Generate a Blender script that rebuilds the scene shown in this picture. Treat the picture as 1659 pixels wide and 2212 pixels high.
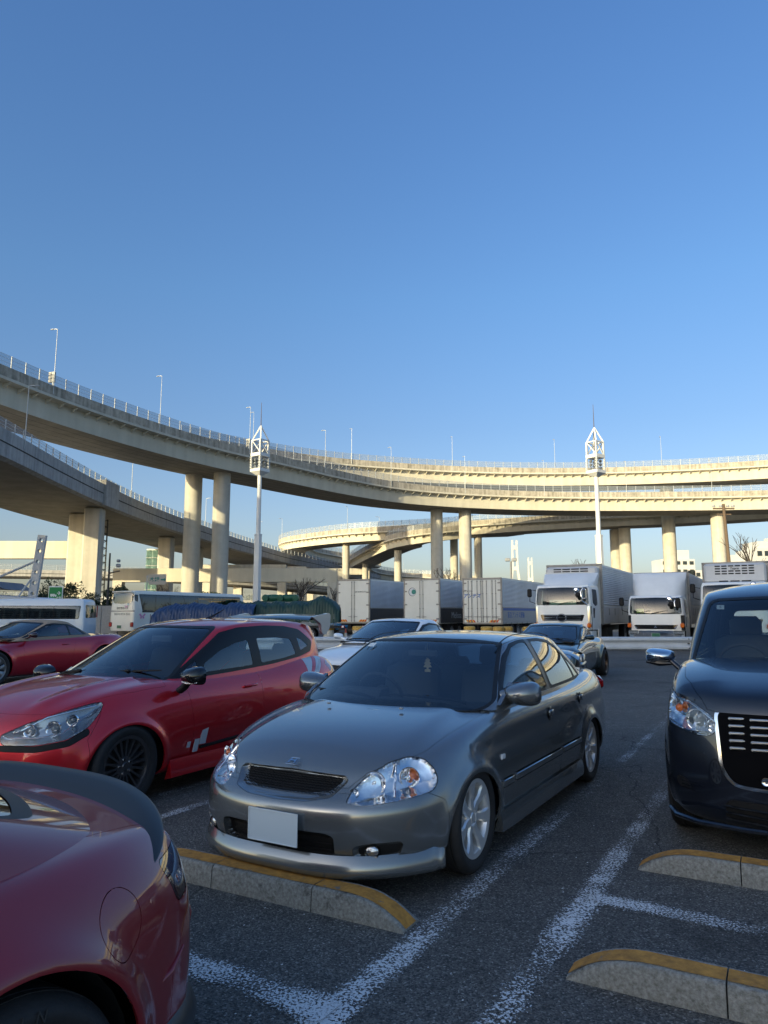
import bpy, bmesh, math, random
import numpy as np
from mathutils import Vector, Matrix
random.seed(7); rng = np.random.default_rng(7)
R = math.radians
S = bpy.context.scene
COL = S.collection
for _o in list(bpy.data.objects): bpy.data.objects.remove(_o)

# ------------------------------------------------------------------ camera, sky, sun, exposure
cam_d = bpy.data.cameras.new('camera'); cam = bpy.data.objects.new('camera', cam_d); COL.objects.link(cam)
cam.location = (0, 0, 1.46); cam.rotation_euler = (R(90 + 8.2), 0, 0)
cam_d.sensor_fit = 'VERTICAL'; cam_d.sensor_height = 36; cam_d.lens = 36 * 1540 / 2212
cam_d.clip_start = .05; cam_d.clip_end = 9000
S.camera = cam
SUN_DIR = Vector((-.66, -.75, 0)).normalized(); SUN_EL = R(12.5)
W = bpy.data.worlds.new('World'); S.world = W; W.use_nodes = True
nt = W.node_tree; bg = nt.nodes['Background']
sky = nt.nodes.new('ShaderNodeTexSky'); sky.sky_type = 'NISHITA'; sky.sun_disc = False
sky.sun_elevation = SUN_EL; sky.sun_rotation = math.atan2(SUN_DIR.x, SUN_DIR.y)
sky.air_density = 1.0; sky.dust_density = 1.6; sky.ozone_density = 2.2; sky.altitude = 0
# the same clear sky, graded by elevation to the deeper blue and pale horizon of the photograph
tcw = nt.nodes.new('ShaderNodeTexCoord'); sxw = nt.nodes.new('ShaderNodeSeparateXYZ'); nt.links.new(tcw.outputs['Generated'], sxw.inputs[0])
rw_ = nt.nodes.new('ShaderNodeValToRGB'); nt.links.new(sxw.outputs[2], rw_.inputs[0]); cr_ = rw_.color_ramp
cr_.elements[0].position = .10; cr_.elements[0].color = (0.575, 0.545, 0.600, 1); cr_.elements[1].position = .72; cr_.elements[1].color = (0.471, 0.669, 0.910, 1)
for ps, cc in ((.254, (0.504, 0.559, 0.657)), (.418, (0.494, 0.641, 0.778))): e_ = cr_.elements.new(ps); e_.color = (*cc, 1)
mw = nt.nodes.new('ShaderNodeMix'); mw.data_type = 'RGBA'; mw.blend_type = 'MULTIPLY'; mw.inputs[0].default_value = 1; mw.clamp_result = False
sdw = nt.nodes.new('ShaderNodeVectorMath'); sdw.operation = 'DOT_PRODUCT'; sdw.inputs[1].default_value = (SUN_DIR.x * math.cos(SUN_EL), SUN_DIR.y * math.cos(SUN_EL), math.sin(SUN_EL)); nt.links.new(tcw.outputs['Generated'], sdw.inputs[0])
fw = nt.nodes.new('ShaderNodeMapRange'); fw.interpolation_type = 'SMOOTHSTEP'; fw.inputs[1].default_value = -.02; fw.inputs[2].default_value = .5; fw.inputs[3].default_value = 1; fw.inputs[4].default_value = 0; nt.links.new(sdw.outputs['Value'], fw.inputs[0]); nt.links.new(fw.outputs[0], mw.inputs[0])
nt.links.new(sky.outputs[0], mw.inputs[6]); nt.links.new(rw_.outputs[0], mw.inputs[7])
nt.links.new(mw.outputs[2], bg.inputs[0]); bg.inputs[1].default_value = .148
sl = bpy.data.lights.new('sun', 'SUN'); sl.energy = 3.45; sl.angle = R(.6); sl.color = (1, .86, .52)
so = bpy.data.objects.new('sun', sl); COL.objects.link(so)
sd = Vector((SUN_DIR.x * math.cos(SUN_EL), SUN_DIR.y * math.cos(SUN_EL), math.sin(SUN_EL)))
so.rotation_euler = sd.to_track_quat('Z', 'Y').to_euler(); so.location = (0, 0, 60)
S.view_settings.view_transform = 'Standard'; S.view_settings.look = 'None'
S.view_settings.exposure = 1.06; S.view_settings.gamma = 1

# ------------------------------------------------------------------ helpers
def link(o, parent=None):
    COL.objects.link(o)
    if parent is not None: o.parent = parent
    return o
def tag(o, label=None, cat=None, group=None, kind=None):
    if label: o['label'] = label
    if cat: o['category'] = cat
    if group: o['group'] = group
    if kind: o['kind'] = kind
    return o
def empty(name, loc=(0, 0, 0), rz=0, label=None, cat=None, group=None):
    o = bpy.data.objects.new(name, None); COL.objects.link(o); o.location = loc; o.rotation_euler = (0, 0, rz)
    o.empty_display_size = .3
    return tag(o, label, cat, group)
def mkmesh(name, V, F, mats, smooth=False, angle=None, midx=None):
    me = bpy.data.meshes.new(name)
    me.from_pydata([tuple(map(float, v)) for v in V], [], [tuple(map(int, f)) for f in F])
    if not isinstance(mats, (list, tuple)): mats = [mats]
    for m in mats: me.materials.append(m)
    if midx is not None: me.polygons.foreach_set('material_index', list(midx))
    if smooth: me.shade_smooth() if angle is None else None
    me.update()
    if smooth and angle is not None:
        me.shade_smooth(); me.set_sharp_from_angle(angle=R(angle))
    return me
def mk(name, V, F, mats, parent=None, smooth=False, angle=None, loc=None, midx=None):
    o = bpy.data.objects.new(name, mkmesh(name, V, F, mats, smooth, angle, midx)); link(o, parent)
    if loc: o.location = loc
    return o
def inst(name, me, parent=None, loc=(0, 0, 0), rot=(0, 0, 0), sc=(1, 1, 1)):
    o = bpy.data.objects.new(name, me); link(o, parent); o.location = loc; o.rotation_euler = rot; o.scale = sc
    return o
def kids(o): return [c for c in list(bpy.data.objects) if c.parent == o]
def copy_tree(o, parent=None, cmap=None):
    if cmap is None:
        cmap = {}
        for c in bpy.data.objects:
            if c.parent: cmap.setdefault(c.parent.name, []).append(c)
    c = o.copy(); COL.objects.link(c); c.parent = parent
    for ch in cmap.get(o.name, []): copy_tree(ch, c, cmap)
    return c

class MB:
    """collects boxes, tubes, lathes into one mesh"""
    def __init__(s): s.V = []; s.F = []; s.M = []
    def add(s, V, F, m=0):
        b = len(s.V); s.V += [tuple(v) for v in V]; s.F += [tuple(i + b for i in f) for f in F]; s.M += [m] * len(F)
        return s
    def box(s, c, d, rz=0, m=0, bev=0, rot=None):
        hx, hy, hz = d[0] / 2, d[1] / 2, d[2] / 2
        if bev:
            b = min(bev, hx * .9, hy * .9, hz * .9); V = []
            for z, k in ((-hz, 1), (-hz + b, 0), (hz - b, 0), (hz, 1)):
                e = b if k else 0; x, y = hx - e, hy - e
                q = b * .9
                V += [(-x + q, -y, z), (x - q, -y, z), (x, -y + q, z), (x, y - q, z), (x - q, y, z), (-x + q, y, z), (-x, y - q, z), (-x, -y + q, z)]
            F = [tuple(range(7, -1, -1)), tuple(range(24, 32))]
            for r in range(3):
                for i in range(8): F.append((r * 8 + i, r * 8 + (i + 1) % 8, r * 8 + 8 + (i + 1) % 8, r * 8 + 8 + i))
        else:
            V = [(x, y, z) for z in (-hz, hz) for x, y in ((-hx, -hy), (hx, -hy), (hx, hy), (-hx, hy))]
            F = [(3, 2, 1, 0), (4, 5, 6, 7), (0, 1, 5, 4), (1, 2, 6, 5), (2, 3, 7, 6), (3, 0, 4, 7)]
        if rot is not None: M_ = rot
        else: M_ = Matrix.Rotation(rz, 3, 'Z')
        return s.add([M_ @ Vector(v) + Vector(c) for v in V], F, m)
    def tube(s, pts, r, n=8, m=0, cap=True, flat=1.0):
        pts = [Vector(p) for p in pts]; rs = r if isinstance(r, (list, tuple)) else [r] * len(pts)
        V = []; F = []; up = None
        for i, p in enumerate(pts):
            t = (pts[min(i + 1, len(pts) - 1)] - pts[max(i - 1, 0)]).normalized()
            if up is None:
                up = Vector((0, 0, 1)) if abs(t.z) < .9 else Vector((0, 1, 0))
            a = t.cross(up).normalized(); b = a.cross(t).normalized(); up = b
            for k in range(n):
                w = 2 * math.pi * (k + .5) / n
                V.append(p + (a * math.cos(w) + b * math.sin(w) * flat) * rs[i])
        for i in range(len(pts) - 1):
            for k in range(n):
                F.append((i * n + k, i * n + (k + 1) % n, i * n + n + (k + 1) % n, i * n + n + k))
        if cap: F += [tuple(range(n - 1, -1, -1)), tuple(range((len(pts) - 1) * n, len(pts) * n))]
        return s.add(V, F, m)
    def lathe(s, prof, n=24, c=(0, 0, 0), ax='Z', m=0, close=False):
        V = []; F = []
        for k in range(n):
            w = 2 * math.pi * k / n; cw, sw = math.cos(w), math.sin(w)
            for (r, h) in prof:
                v = {'Z': (r * cw, r * sw, h), 'Y': (r * sw, h, r * cw), 'X': (h, r * cw, r * sw)}[ax]
                V.append((v[0] + c[0], v[1] + c[1], v[2] + c[2]))
        q = len(prof)
        for k in range(n):
            k2 = (k + 1) % n
            for i in range(q - 1 + (1 if close else 0)):
                i2 = (i + 1) % q
                F.append((k * q + i, k2 * q + i, k2 * q + i2, k * q + i2))
        return s.add(V, F, m)
    def prism(s, poly, a, b, ax='Z', m=0):
        """extrude 2D polygon between a and b along axis (poly in the other two, cyclic order)"""
        def P(p, h): return {'Z': (p[0], p[1], h), 'Y': (p[0], h, p[1]), 'X': (h, p[0], p[1])}[ax]
        n = len(poly); V = [P(p, a) for p in poly] + [P(p, b) for p in poly]
        F = [tuple(range(n)), tuple(range(2 * n - 1, n - 1, -1))] + [(i, i + n, (i + 1) % n + n, (i + 1) % n) for i in range(n)]
        return s.add(V, F, m)
    def build(s, name, mats, parent=None, smooth=False, angle=35, loc=None, fix=True):
        o = mk(name, s.V, s.F, mats, parent, False, None, loc, s.M)
        if fix:
            bm = bmesh.new(); bm.from_mesh(o.data); bmesh.ops.recalc_face_normals(bm, faces=bm.faces); bm.to_mesh(o.data); bm.free()
        if smooth: o.data.shade_smooth(); o.data.set_sharp_from_angle(angle=R(angle))
        return o

# ------------------------------------------------------------------ materials
MATS = {}
def mat(name, col=(.5, .5, .5), rough=.5, metal=0, coat=0, spec=.5, emit=0, noise=0, nscale=8, bump=0, bscale=60, croug=.03, dirt=0):
    if name in MATS: return MATS[name]
    m = bpy.data.materials.new(name); m.use_nodes = True; t = m.node_tree; p = t.nodes['Principled BSDF']
    p.inputs['Base Color'].default_value = (*col, 1); p.inputs['Roughness'].default_value = rough
    p.inputs['Metallic'].default_value = metal; p.inputs['Coat Weight'].default_value = coat; p.inputs['Coat Roughness'].default_value = croug
    p.inputs['Specular IOR Level'].default_value = spec
    if emit: p.inputs['Emission Color'].default_value = (*col, 1); p.inputs['Emission Strength'].default_value = emit
    if noise or bump or dirt:
        tc = t.nodes.new('ShaderNodeTexCoord')
        co = tc.outputs['Object']
    if noise:
        n = t.nodes.new('ShaderNodeTexNoise'); n.inputs['Scale'].default_value = nscale; n.inputs['Detail'].default_value = 6; n.inputs['Roughness'].default_value = .65
        t.links.new(co, n.inputs['Vector'])
        r = t.nodes.new('ShaderNodeValToRGB'); r.color_ramp.elements[0].position = .3; r.color_ramp.elements[1].position = .72
        r.color_ramp.elements[0].color = tuple(c * (1 - noise) for c in col) + (1,); r.color_ramp.elements[1].color = tuple(min(1, c * (1 + noise * .6)) for c in col) + (1,)
        t.links.new(n.outputs['Fac'], r.inputs[0]); t.links.new(r.outputs[0], p.inputs['Base Color'])
    if bump:
        n2 = t.nodes.new('ShaderNodeTexNoise'); n2.inputs['Scale'].default_value = bscale; n2.inputs['Detail'].default_value = 4
        t.links.new(co, n2.inputs['Vector'])
        b = t.nodes.new('ShaderNodeBump'); b.inputs['Strength'].default_value = bump; b.inputs['Distance'].default_value = .01
        t.links.new(n2.outputs['Fac'], b.inputs['Height']); t.links.new(b.outputs[0], p.inputs['Normal'])
    MATS[name] = m
    return m
def paint(name, col, metal=.5, rough=.35, flake=.12, coat=1, croug=.02):
    if name in MATS: return MATS[name]
    m = mat(name, col, rough, metal, coat, croug=croug); t = m.node_tree; p = t.nodes['Principled BSDF']
    tc = t.nodes.new('ShaderNodeTexCoord')
    if flake:
        v = t.nodes.new('ShaderNodeTexVoronoi'); v.inputs['Scale'].default_value = 900; t.links.new(tc.outputs['Object'], v.inputs['Vector'])
        h = t.nodes.new('ShaderNodeHueSaturation'); h.inputs['Color'].default_value = (*col, 1)
        mr = t.nodes.new('ShaderNodeMapRange'); mr.inputs[3].default_value = 1 - flake; mr.inputs[4].default_value = 1 + flake * 1.6
        t.links.new(v.outputs['Color'], mr.inputs[0]); t.links.new(mr.outputs[0], h.inputs['Value']); t.links.new(h.outputs[0], p.inputs['Base Color'])
    # thin film of road dust, heavier low on the body
    n = t.nodes.new('ShaderNodeTexNoise'); n.inputs['Scale'].default_value = 3.5; n.inputs['Detail'].default_value = 8; t.links.new(tc.outputs['Object'], n.inputs['Vector'])
    m2 = t.nodes.new('ShaderNodeMapRange'); m2.inputs[1].default_value = .35; m2.inputs[2].default_value = .75; m2.inputs[3].default_value = croug; m2.inputs[4].default_value = croug + .05
    t.links.new(n.outputs['Fac'], m2.inputs[0]); t.links.new(m2.outputs[0], p.inputs['Coat Roughness'])
    return m
def glass(name, tint=(.45, .55, .55), refl=1.6, rough=.0):
    if name in MATS: return MATS[name]
    m = bpy.data.materials.new(name); m.use_nodes = True; t = m.node_tree
    for n in list(t.nodes): t.nodes.remove(n)
    out = t.nodes.new('ShaderNodeOutputMaterial'); mx = t.nodes.new('ShaderNodeMixShader'); tr = t.nodes.new('ShaderNodeBsdfTransparent'); gl = t.nodes.new('ShaderNodeBsdfGlossy')
    fr = t.nodes.new('ShaderNodeFresnel'); fr.inputs[0].default_value = 1.55
    tr.inputs[0].default_value = (*tint, 1); gl.inputs['Roughness'].default_value = rough; gl.inputs[0].default_value = (1, 1, 1, 1)
    mu = t.nodes.new('ShaderNodeMath'); mu.operation = 'MULTIPLY_ADD'; mu.inputs[1].default_value = refl; mu.inputs[2].default_value = .03; mu.use_clamp = True
    t.links.new(fr.outputs[0], mu.inputs[0]); t.links.new(mu.outputs[0], mx.inputs[0]); t.links.new(tr.outputs[0], mx.inputs[1]); t.links.new(gl.outputs[0], mx.inputs[2]); t.links.new(mx.outputs[0], out.inputs[0])
    MATS[name] = m
    return m
black_p = mat('black_plastic', (.012, .012, .013), .55, spec=.25, bump=.15, bscale=400)
gloss_black = mat('gloss_black', (.006, .006, .007), .12, coat=.6)
rubber = mat('rubber', (.016, .016, .017), .75, noise=.3, nscale=20, bump=.2, bscale=120)
seal_m = mat('window_rubber', (.008, .008, .009), .5)
cabin_m = mat('cabin_trim', (.06, .06, .064), .85, noise=.2, nscale=30)
seat_m = mat('seat_fabric', (.085, .085, .09), .9, bump=.3, bscale=200)
chrome = mat('chrome', (.75, .77, .8), .08, 1)
reflector = mat('lamp_reflector', (.8, .82, .85), .10, 1, bump=.10, bscale=30)
silver = mat('silver_paint', (.70, .71, .72), .30, .55, .6, noise=.08)
white_paint = mat('white_vehicle_paint', (.84, .84, .82), .35, 0, .4, noise=.06, nscale=2)
glass_car = glass('car_glass', (.74, .83, .83), 1.35)
glass_truck = glass('lorry_glass', (.62, .74, .70), .75)
glass_dark = glass('tinted_glass', (.22, .27, .28), 1.15)
lens = glass('clear_lens', (.96, .97, .98), .6)
amber = mat('amber_lens', (.75, .16, .01), .15, coat=1)
redlens = mat('red_lens', (.35, .008, .008), .12, coat=1)
plate_w = mat('plate_white', (.52, .60, .66), .45)
dark_void = mat('dark_underbody', (.004, .004, .004), .95)
# ------------------------------------------------------------------ car body tools
def spl(pts, n=6, closed=True):
    """Catmull-Rom through 2D points"""
    P = np.array(pts, float); m = len(P); out = []
    rngi = range(m) if closed else range(m - 1)
    for i in rngi:
        if closed: a, b, c, d = P[(i - 1) % m], P[i], P[(i + 1) % m], P[(i + 2) % m]
        else: a, b, c, d = P[max(i - 1, 0)], P[i], P[i + 1], P[min(i + 2, m - 1)]
        for k in range(n):
            t = k / n
            out.append(.5 * ((2 * b) + (-a + c) * t + (2 * a - 5 * b + 4 * c - d) * t * t + (-a + 3 * b - 3 * c + d) * t ** 3))
    if not closed: out.append(P[-1])
    return np.array(out)
def rnd(pts, r=.03, n=4):
    """polygon with rounded corners"""
    P = [np.array(p, float) for p in pts]; out = []; m = len(P)
    for i in range(m):
        a, b, c = P[i - 1], P[i], P[(i + 1) % m]
        u = a - b; w = c - b; lu, lw = np.linalg.norm(u), np.linalg.norm(w); rr = min(r, lu * .45, lw * .45)
        p, q = b + u / lu * rr, b + w / lw * rr
        for k in range(n + 1):
            t = k / n; out.append((1 - t) ** 2 * p + 2 * t * (1 - t) * b + t * t * q)
    return np.array(out)
def sdf(poly, X, Y):
    """signed distance to a polygon, negative inside"""
    P = np.asarray(poly, float); Q = np.roll(P, -1, 0)
    d = np.full(X.shape, 1e9); ins = np.zeros(X.shape, bool)
    for (ax, ay), (bx, by) in zip(P, Q):
        ex, ey = bx - ax, by - ay; L = ex * ex + ey * ey + 1e-12
        t = np.clip(((X - ax) * ex + (Y - ay) * ey) / L, 0, 1)
        d = np.minimum(d, (X - ax - t * ex) ** 2 + (Y - ay - t * ey) ** 2)
        c = (ay > Y) != (by > Y)
        with np.errstate(divide='ignore', invalid='ignore'):
            xi = ax + (Y - ay) * ex / (ey if ey != 0 else 1e-12)
        ins ^= c & (X < xi)
    d = np.sqrt(d)
    return np.where(ins, -d, d)
def box_cage(rings, topz, bow=None, pw=2.0, fr=(0, .36, .68, .9)):
    """rings: per level dict(side=[(x,y,z)..], f=(xc,zc,p), r=(xc,zc,p)); topz: centre heights per side station"""
    J = len(fr); n = len(rings[0]['side']); V = []; F = []
    def endcol(pt, e):
        o = []
        for f in fr:
            o.append((e[0] - (e[0] - pt[0]) * f ** e[2], f * pt[1], e[1] + (pt[2] - e[1]) * f ** (e[3] if len(e) > 3 else 2.)))
        return o
    idx = []
    for k, r in enumerate(rings):
        pts = endcol(r['side'][0], r['f']) + list(r['side']) + endcol(r['side'][-1], r['r'])[::-1]
        idx.append(list(range(len(V), len(V) + len(pts)))); V += pts
    m = len(idx[0])
    for k in range(len(rings) - 1):
        for i in range(m - 1): F.append((idx[k][i], idx[k + 1][i], idx[k + 1][i + 1], idx[k][i + 1]))
    grid = []
    for i in range(n):
        if i == 0: grid.append(idx[0][:J] + [idx[0][J]]); continue
        if i == n - 1: grid.append(idx[0][J + n:][::-1] + [idx[0][J + n - 1]]); continue
        e = rings[0]['side'][i]; row = []
        for f in fr:
            V.append((e[0] + (bow[i] if bow else 0) * (1 - f * f), e[1] * f, topz[i] - (topz[i] - e[2]) * f ** pw)); row.append(len(V) - 1)
        grid.append(row + [idx[0][J + i]])
    for i in range(n - 1):
        for j in range(J): F.append((grid[i][j], grid[i][j + 1], grid[i + 1][j + 1], grid[i + 1][j]))
    b = len(V); V = V + [(x, -y, z) for x, y, z in V]; F = F + [tuple(reversed([q + b for q in f])) for f in F]
    return V, F
class Shell:
    def __init__(s, V, F, lev=3):
        me = bpy.data.meshes.new('t'); me.from_pydata(V, [], F); bm = bmesh.new(); bm.from_mesh(me)
        bmesh.ops.remove_doubles(bm, verts=bm.verts, dist=1e-4); bmesh.ops.recalc_face_normals(bm, faces=bm.faces); bm.to_mesh(me); bm.free()
        o = bpy.data.objects.new('t', me); COL.objects.link(o)
        md = o.modifiers.new('s', 'SUBSURF'); md.levels = lev; md.render_levels = lev
        dg = bpy.context.evaluated_depsgraph_get(); ev = bpy.data.meshes.new_from_object(o.evaluated_get(dg))
        bm = bmesh.new(); bm.from_mesh(ev); bmesh.ops.triangulate(bm, faces=bm.faces); bm.to_mesh(ev); bm.free()
        s.V = np.empty(len(ev.vertices) * 3); ev.vertices.foreach_get('co', s.V); s.V = s.V.reshape(-1, 3)
        s.T = np.empty(len(ev.polygons) * 3, int); ev.polygons.foreach_get('vertices', s.T); s.T = s.T.reshape(-1, 3)
        bpy.data.objects.remove(o); bpy.data.meshes.remove(ev); bpy.data.meshes.remove(me)
        s.lab = np.zeros(len(s.T), int); s.names = ['body']; s.normals()
    def normals(s):
        a, b, c = s.V[s.T[:, 0]], s.V[s.T[:, 1]], s.V[s.T[:, 2]]; fn = np.cross(b - a, c - a); N = np.zeros_like(s.V)
        for k in range(3): np.add.at(N, s.T[:, k], fn)
        s.N = N / (np.linalg.norm(N, axis=1, keepdims=True) + 1e-12)
        c0 = s.V.mean(0)
        if ((s.V - c0) * s.N).sum() < 0: s.T = s.T[:, ::-1].copy(); s.N = -s.N
    def cut(s, g, mask=None):
        """split triangles along g = 0"""
        g = np.where(np.abs(g) < 2e-4, 2e-4, g); sg = g > 0; T = s.T
        mixed = (sg[T].sum(1) % 3) != 0
        if mask is not None: mixed &= mask
        if not mixed.any(): return g
        M = T[mixed]; L = s.lab[mixed]; sm = sg[M]; cnt = sm.sum(1)
        lone = np.where(cnt == 1, sm.argmax(1), (~sm).argmax(1)); r = np.arange(len(M))
        a, b, c = M[r, lone], M[r, (lone + 1) % 3], M[r, (lone + 2) % 3]
        def mid(p, q):
            lo, hi = np.minimum(p, q), np.maximum(p, q); key = lo * 10 ** 7 + hi
            return key, lo, hi
        k1, l1, h1 = mid(a, b); k2, l2, h2 = mid(a, c)
        ks, ui, inv = np.unique(np.r_[k1, k2], return_index=True, return_inverse=True)
        lo = np.r_[l1, l2][ui]; hi = np.r_[h1, h2][ui]
        t = (g[lo] / (g[lo] - g[hi]))[:, None]
        nV = s.V[lo] * (1 - t) + s.V[hi] * t; nN = s.N[lo] * (1 - t) + s.N[hi] * t; nN /= np.linalg.norm(nN, axis=1, keepdims=True)
        base = len(s.V); s.V = np.r_[s.V, nV]; s.N = np.r_[s.N, nN]; g = np.r_[g, np.zeros(len(nV))]
        ab = base + inv[:len(M)]; ac = base + inv[len(M):]
        nT = np.r_[np.c_[a, ab, ac], np.c_[ab, b, c], np.c_[ab, c, ac]]
        s.T = np.r_[T[~mixed], nT]; s.lab = np.r_[s.lab[~mixed], L, L, L]
        return g
    def cen(s): return s.V[s.T].mean(1)
    def region(s, name, gfun, cond=None, only=None, over=True):
        """label everything inside gfun(V)<0 that fulfils cond(centroid, normal)"""
        C = s.cen(); FN = s.N[s.T].mean(1)
        mk_ = np.ones(len(s.T), bool) if cond is None else cond(C, FN)
        if only is not None: mk_ &= np.isin(s.lab, [s.names.index(q) for q in only if q in s.names])
        s.cut(gfun(s.V), mk_)
        C = s.cen(); FN = s.N[s.T].mean(1)
        ok = gfun(C) < 0
        if cond is not None: ok &= cond(C, FN)
        if only is not None: ok &= np.isin(s.lab, [s.names.index(q) for q in only if q in s.names])
        if name not in s.names: s.names.append(name)
        s.lab[ok] = s.names.index(name)
    def part(s, label, name, m, parent, hem=.012, gap=.0012, off=0, sidesplit=False, depth_mat=None):
        if label not in s.names: return []
        L = s.names.index(label); sel = s.lab == L; res = []
        groups = [sel]
        if sidesplit:
            C = s.cen(); groups = [sel & (C[:, 1] > 0), sel & (C[:, 1] <= 0)]
        for q in groups:
            T = s.T[q]
            if not len(T): continue
            u, inv = np.unique(T, return_inverse=True); T = inv.reshape(-1, 3); V = s.V[u].copy(); N = s.N[u].copy()
            e = np.r_[T[:, [0, 1]], T[:, [1, 2]], T[:, [2, 0]]]; key = np.sort(e, 1); _, ix, ct = np.unique(key, axis=0, return_index=True, return_counts=True)
            be = e[ix[ct == 1]]; bv = np.unique(be)
            if gap and len(bv):
                d = np.zeros_like(V)
                # inward direction: perpendicular to boundary edge in the surface
                t = V[be[:, 1]] - V[be[:, 0]]; t /= (np.linalg.norm(t, axis=1, keepdims=True) + 1e-12)
                for k in (0, 1): np.add.at(d, be[:, k], np.cross(N[be[:, k]], t))
                d /= (np.linalg.norm(d, axis=1, keepdims=True) + 1e-9)
                V[bv] += d[bv] * gap
            if off: V += N * off
            nv = len(V); F = [tuple(t_) for t_ in T]
            if hem and len(bv):
                mp = {b_: nv + i for i, b_ in enumerate(bv)}; V = np.r_[V, V[bv] - N[bv] * hem]; N = np.r_[N, N[bv]]
                F += [(b_, a_, mp[a_], mp[b_]) for a_, b_ in be]
            me = bpy.data.meshes.new(name); me.from_pydata(V.tolist(), [], [tuple(int(i) for i in f) for f in F]); me.materials.append(m)
            nt_ = len(T); sm = np.zeros(len(F), bool); sm[:nt_] = True; me.polygons.foreach_set('use_smooth', sm)
            if hem and depth_mat: me.materials.append(depth_mat); mi = np.zeros(len(F), int); mi[nt_:] = 1; me.polygons.foreach_set('material_index', mi)
            me.update()
            ln = []
            me.validate()
            li = np.empty(len(me.loops), int); me.loops.foreach_get('vertex_index', li)
            LN = N[li]; LN[nt_ * 3:] = 0   # zero = automatic normal on the hem
            me.normals_split_custom_set([tuple(x) for x in LN])
            o = bpy.data.objects.new(name, me); link(o, parent); res.append(o)
        return res
    def yat(s, x, z):
        d = (s.V[:, 0] - x) ** 2 + (s.V[:, 2] - z) ** 2 + (s.V[:, 1] < .3) * 9
        i = np.argsort(d)[:4]; w = 1 / (d[i] + 1e-6); return float((s.V[i, 1] * w).sum() / w.sum())
    def xat(s, y, z, sg=1):
        d = (s.V[:, 1] - y) ** 2 + (s.V[:, 2] - z) ** 2 + (s.V[:, 0] * sg < -1.2 * (sg < 0) - .0) * 9
        i = np.argsort(d)[:4]; w = 1 / (d[i] + 1e-6); return float((s.V[i, 0] * w).sum() / w.sum())
    def zat(s, x, y):
        d = (s.V[:, 0] - x) ** 2 + (s.V[:, 1] - y) ** 2 + (s.N[:, 2] < .2) * 9
        i = np.argsort(d)[:4]; w = 1 / (d[i] + 1e-6); return float((s.V[i, 2] * w).sum() / w.sum())
    def raise_at(s, f):
        s.V = s.V + f(s.V, s.N); s.normals()
def side(poly): return lambda P: sdf(poly, P[:, 0], P[:, 2])
def top(poly): return lambda P: sdf(poly, P[:, 0], np.abs(P[:, 1]))
def front(poly): return lambda P: sdf(poly, np.abs(P[:, 1]), P[:, 2])
def diag(poly, phi=45):
    c, sn = math.cos(R(phi)), math.sin(R(phi))
    return lambda P: sdf(poly, -sn * P[:, 0] + c * np.abs(P[:, 1]), P[:, 2])
def grow(f, d): return lambda P: f(P) - d
def circ(cx, cz, r): return lambda P: np.hypot(P[:, 0] - cx, P[:, 2] - cz) - r
def line(pts, w):
    """thin strip region along an open polyline (x,z)"""
    P = np.array(pts, float)
    def f(Q):
        X, Y = Q[:, 0], Q[:, 2]; d = np.full(X.shape, 1e9)
        for (ax, ay), (bx, by) in zip(P[:-1], P[1:]):
            ex, ey = bx - ax, by - ay; L = ex * ex + ey * ey
            t = np.clip(((X - ax) * ex + (Y - ay) * ey) / L, 0, 1); d = np.minimum(d, np.hypot(X - ax - t * ex, Y - ay - t * ey))
        return d - w
    return f

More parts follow.
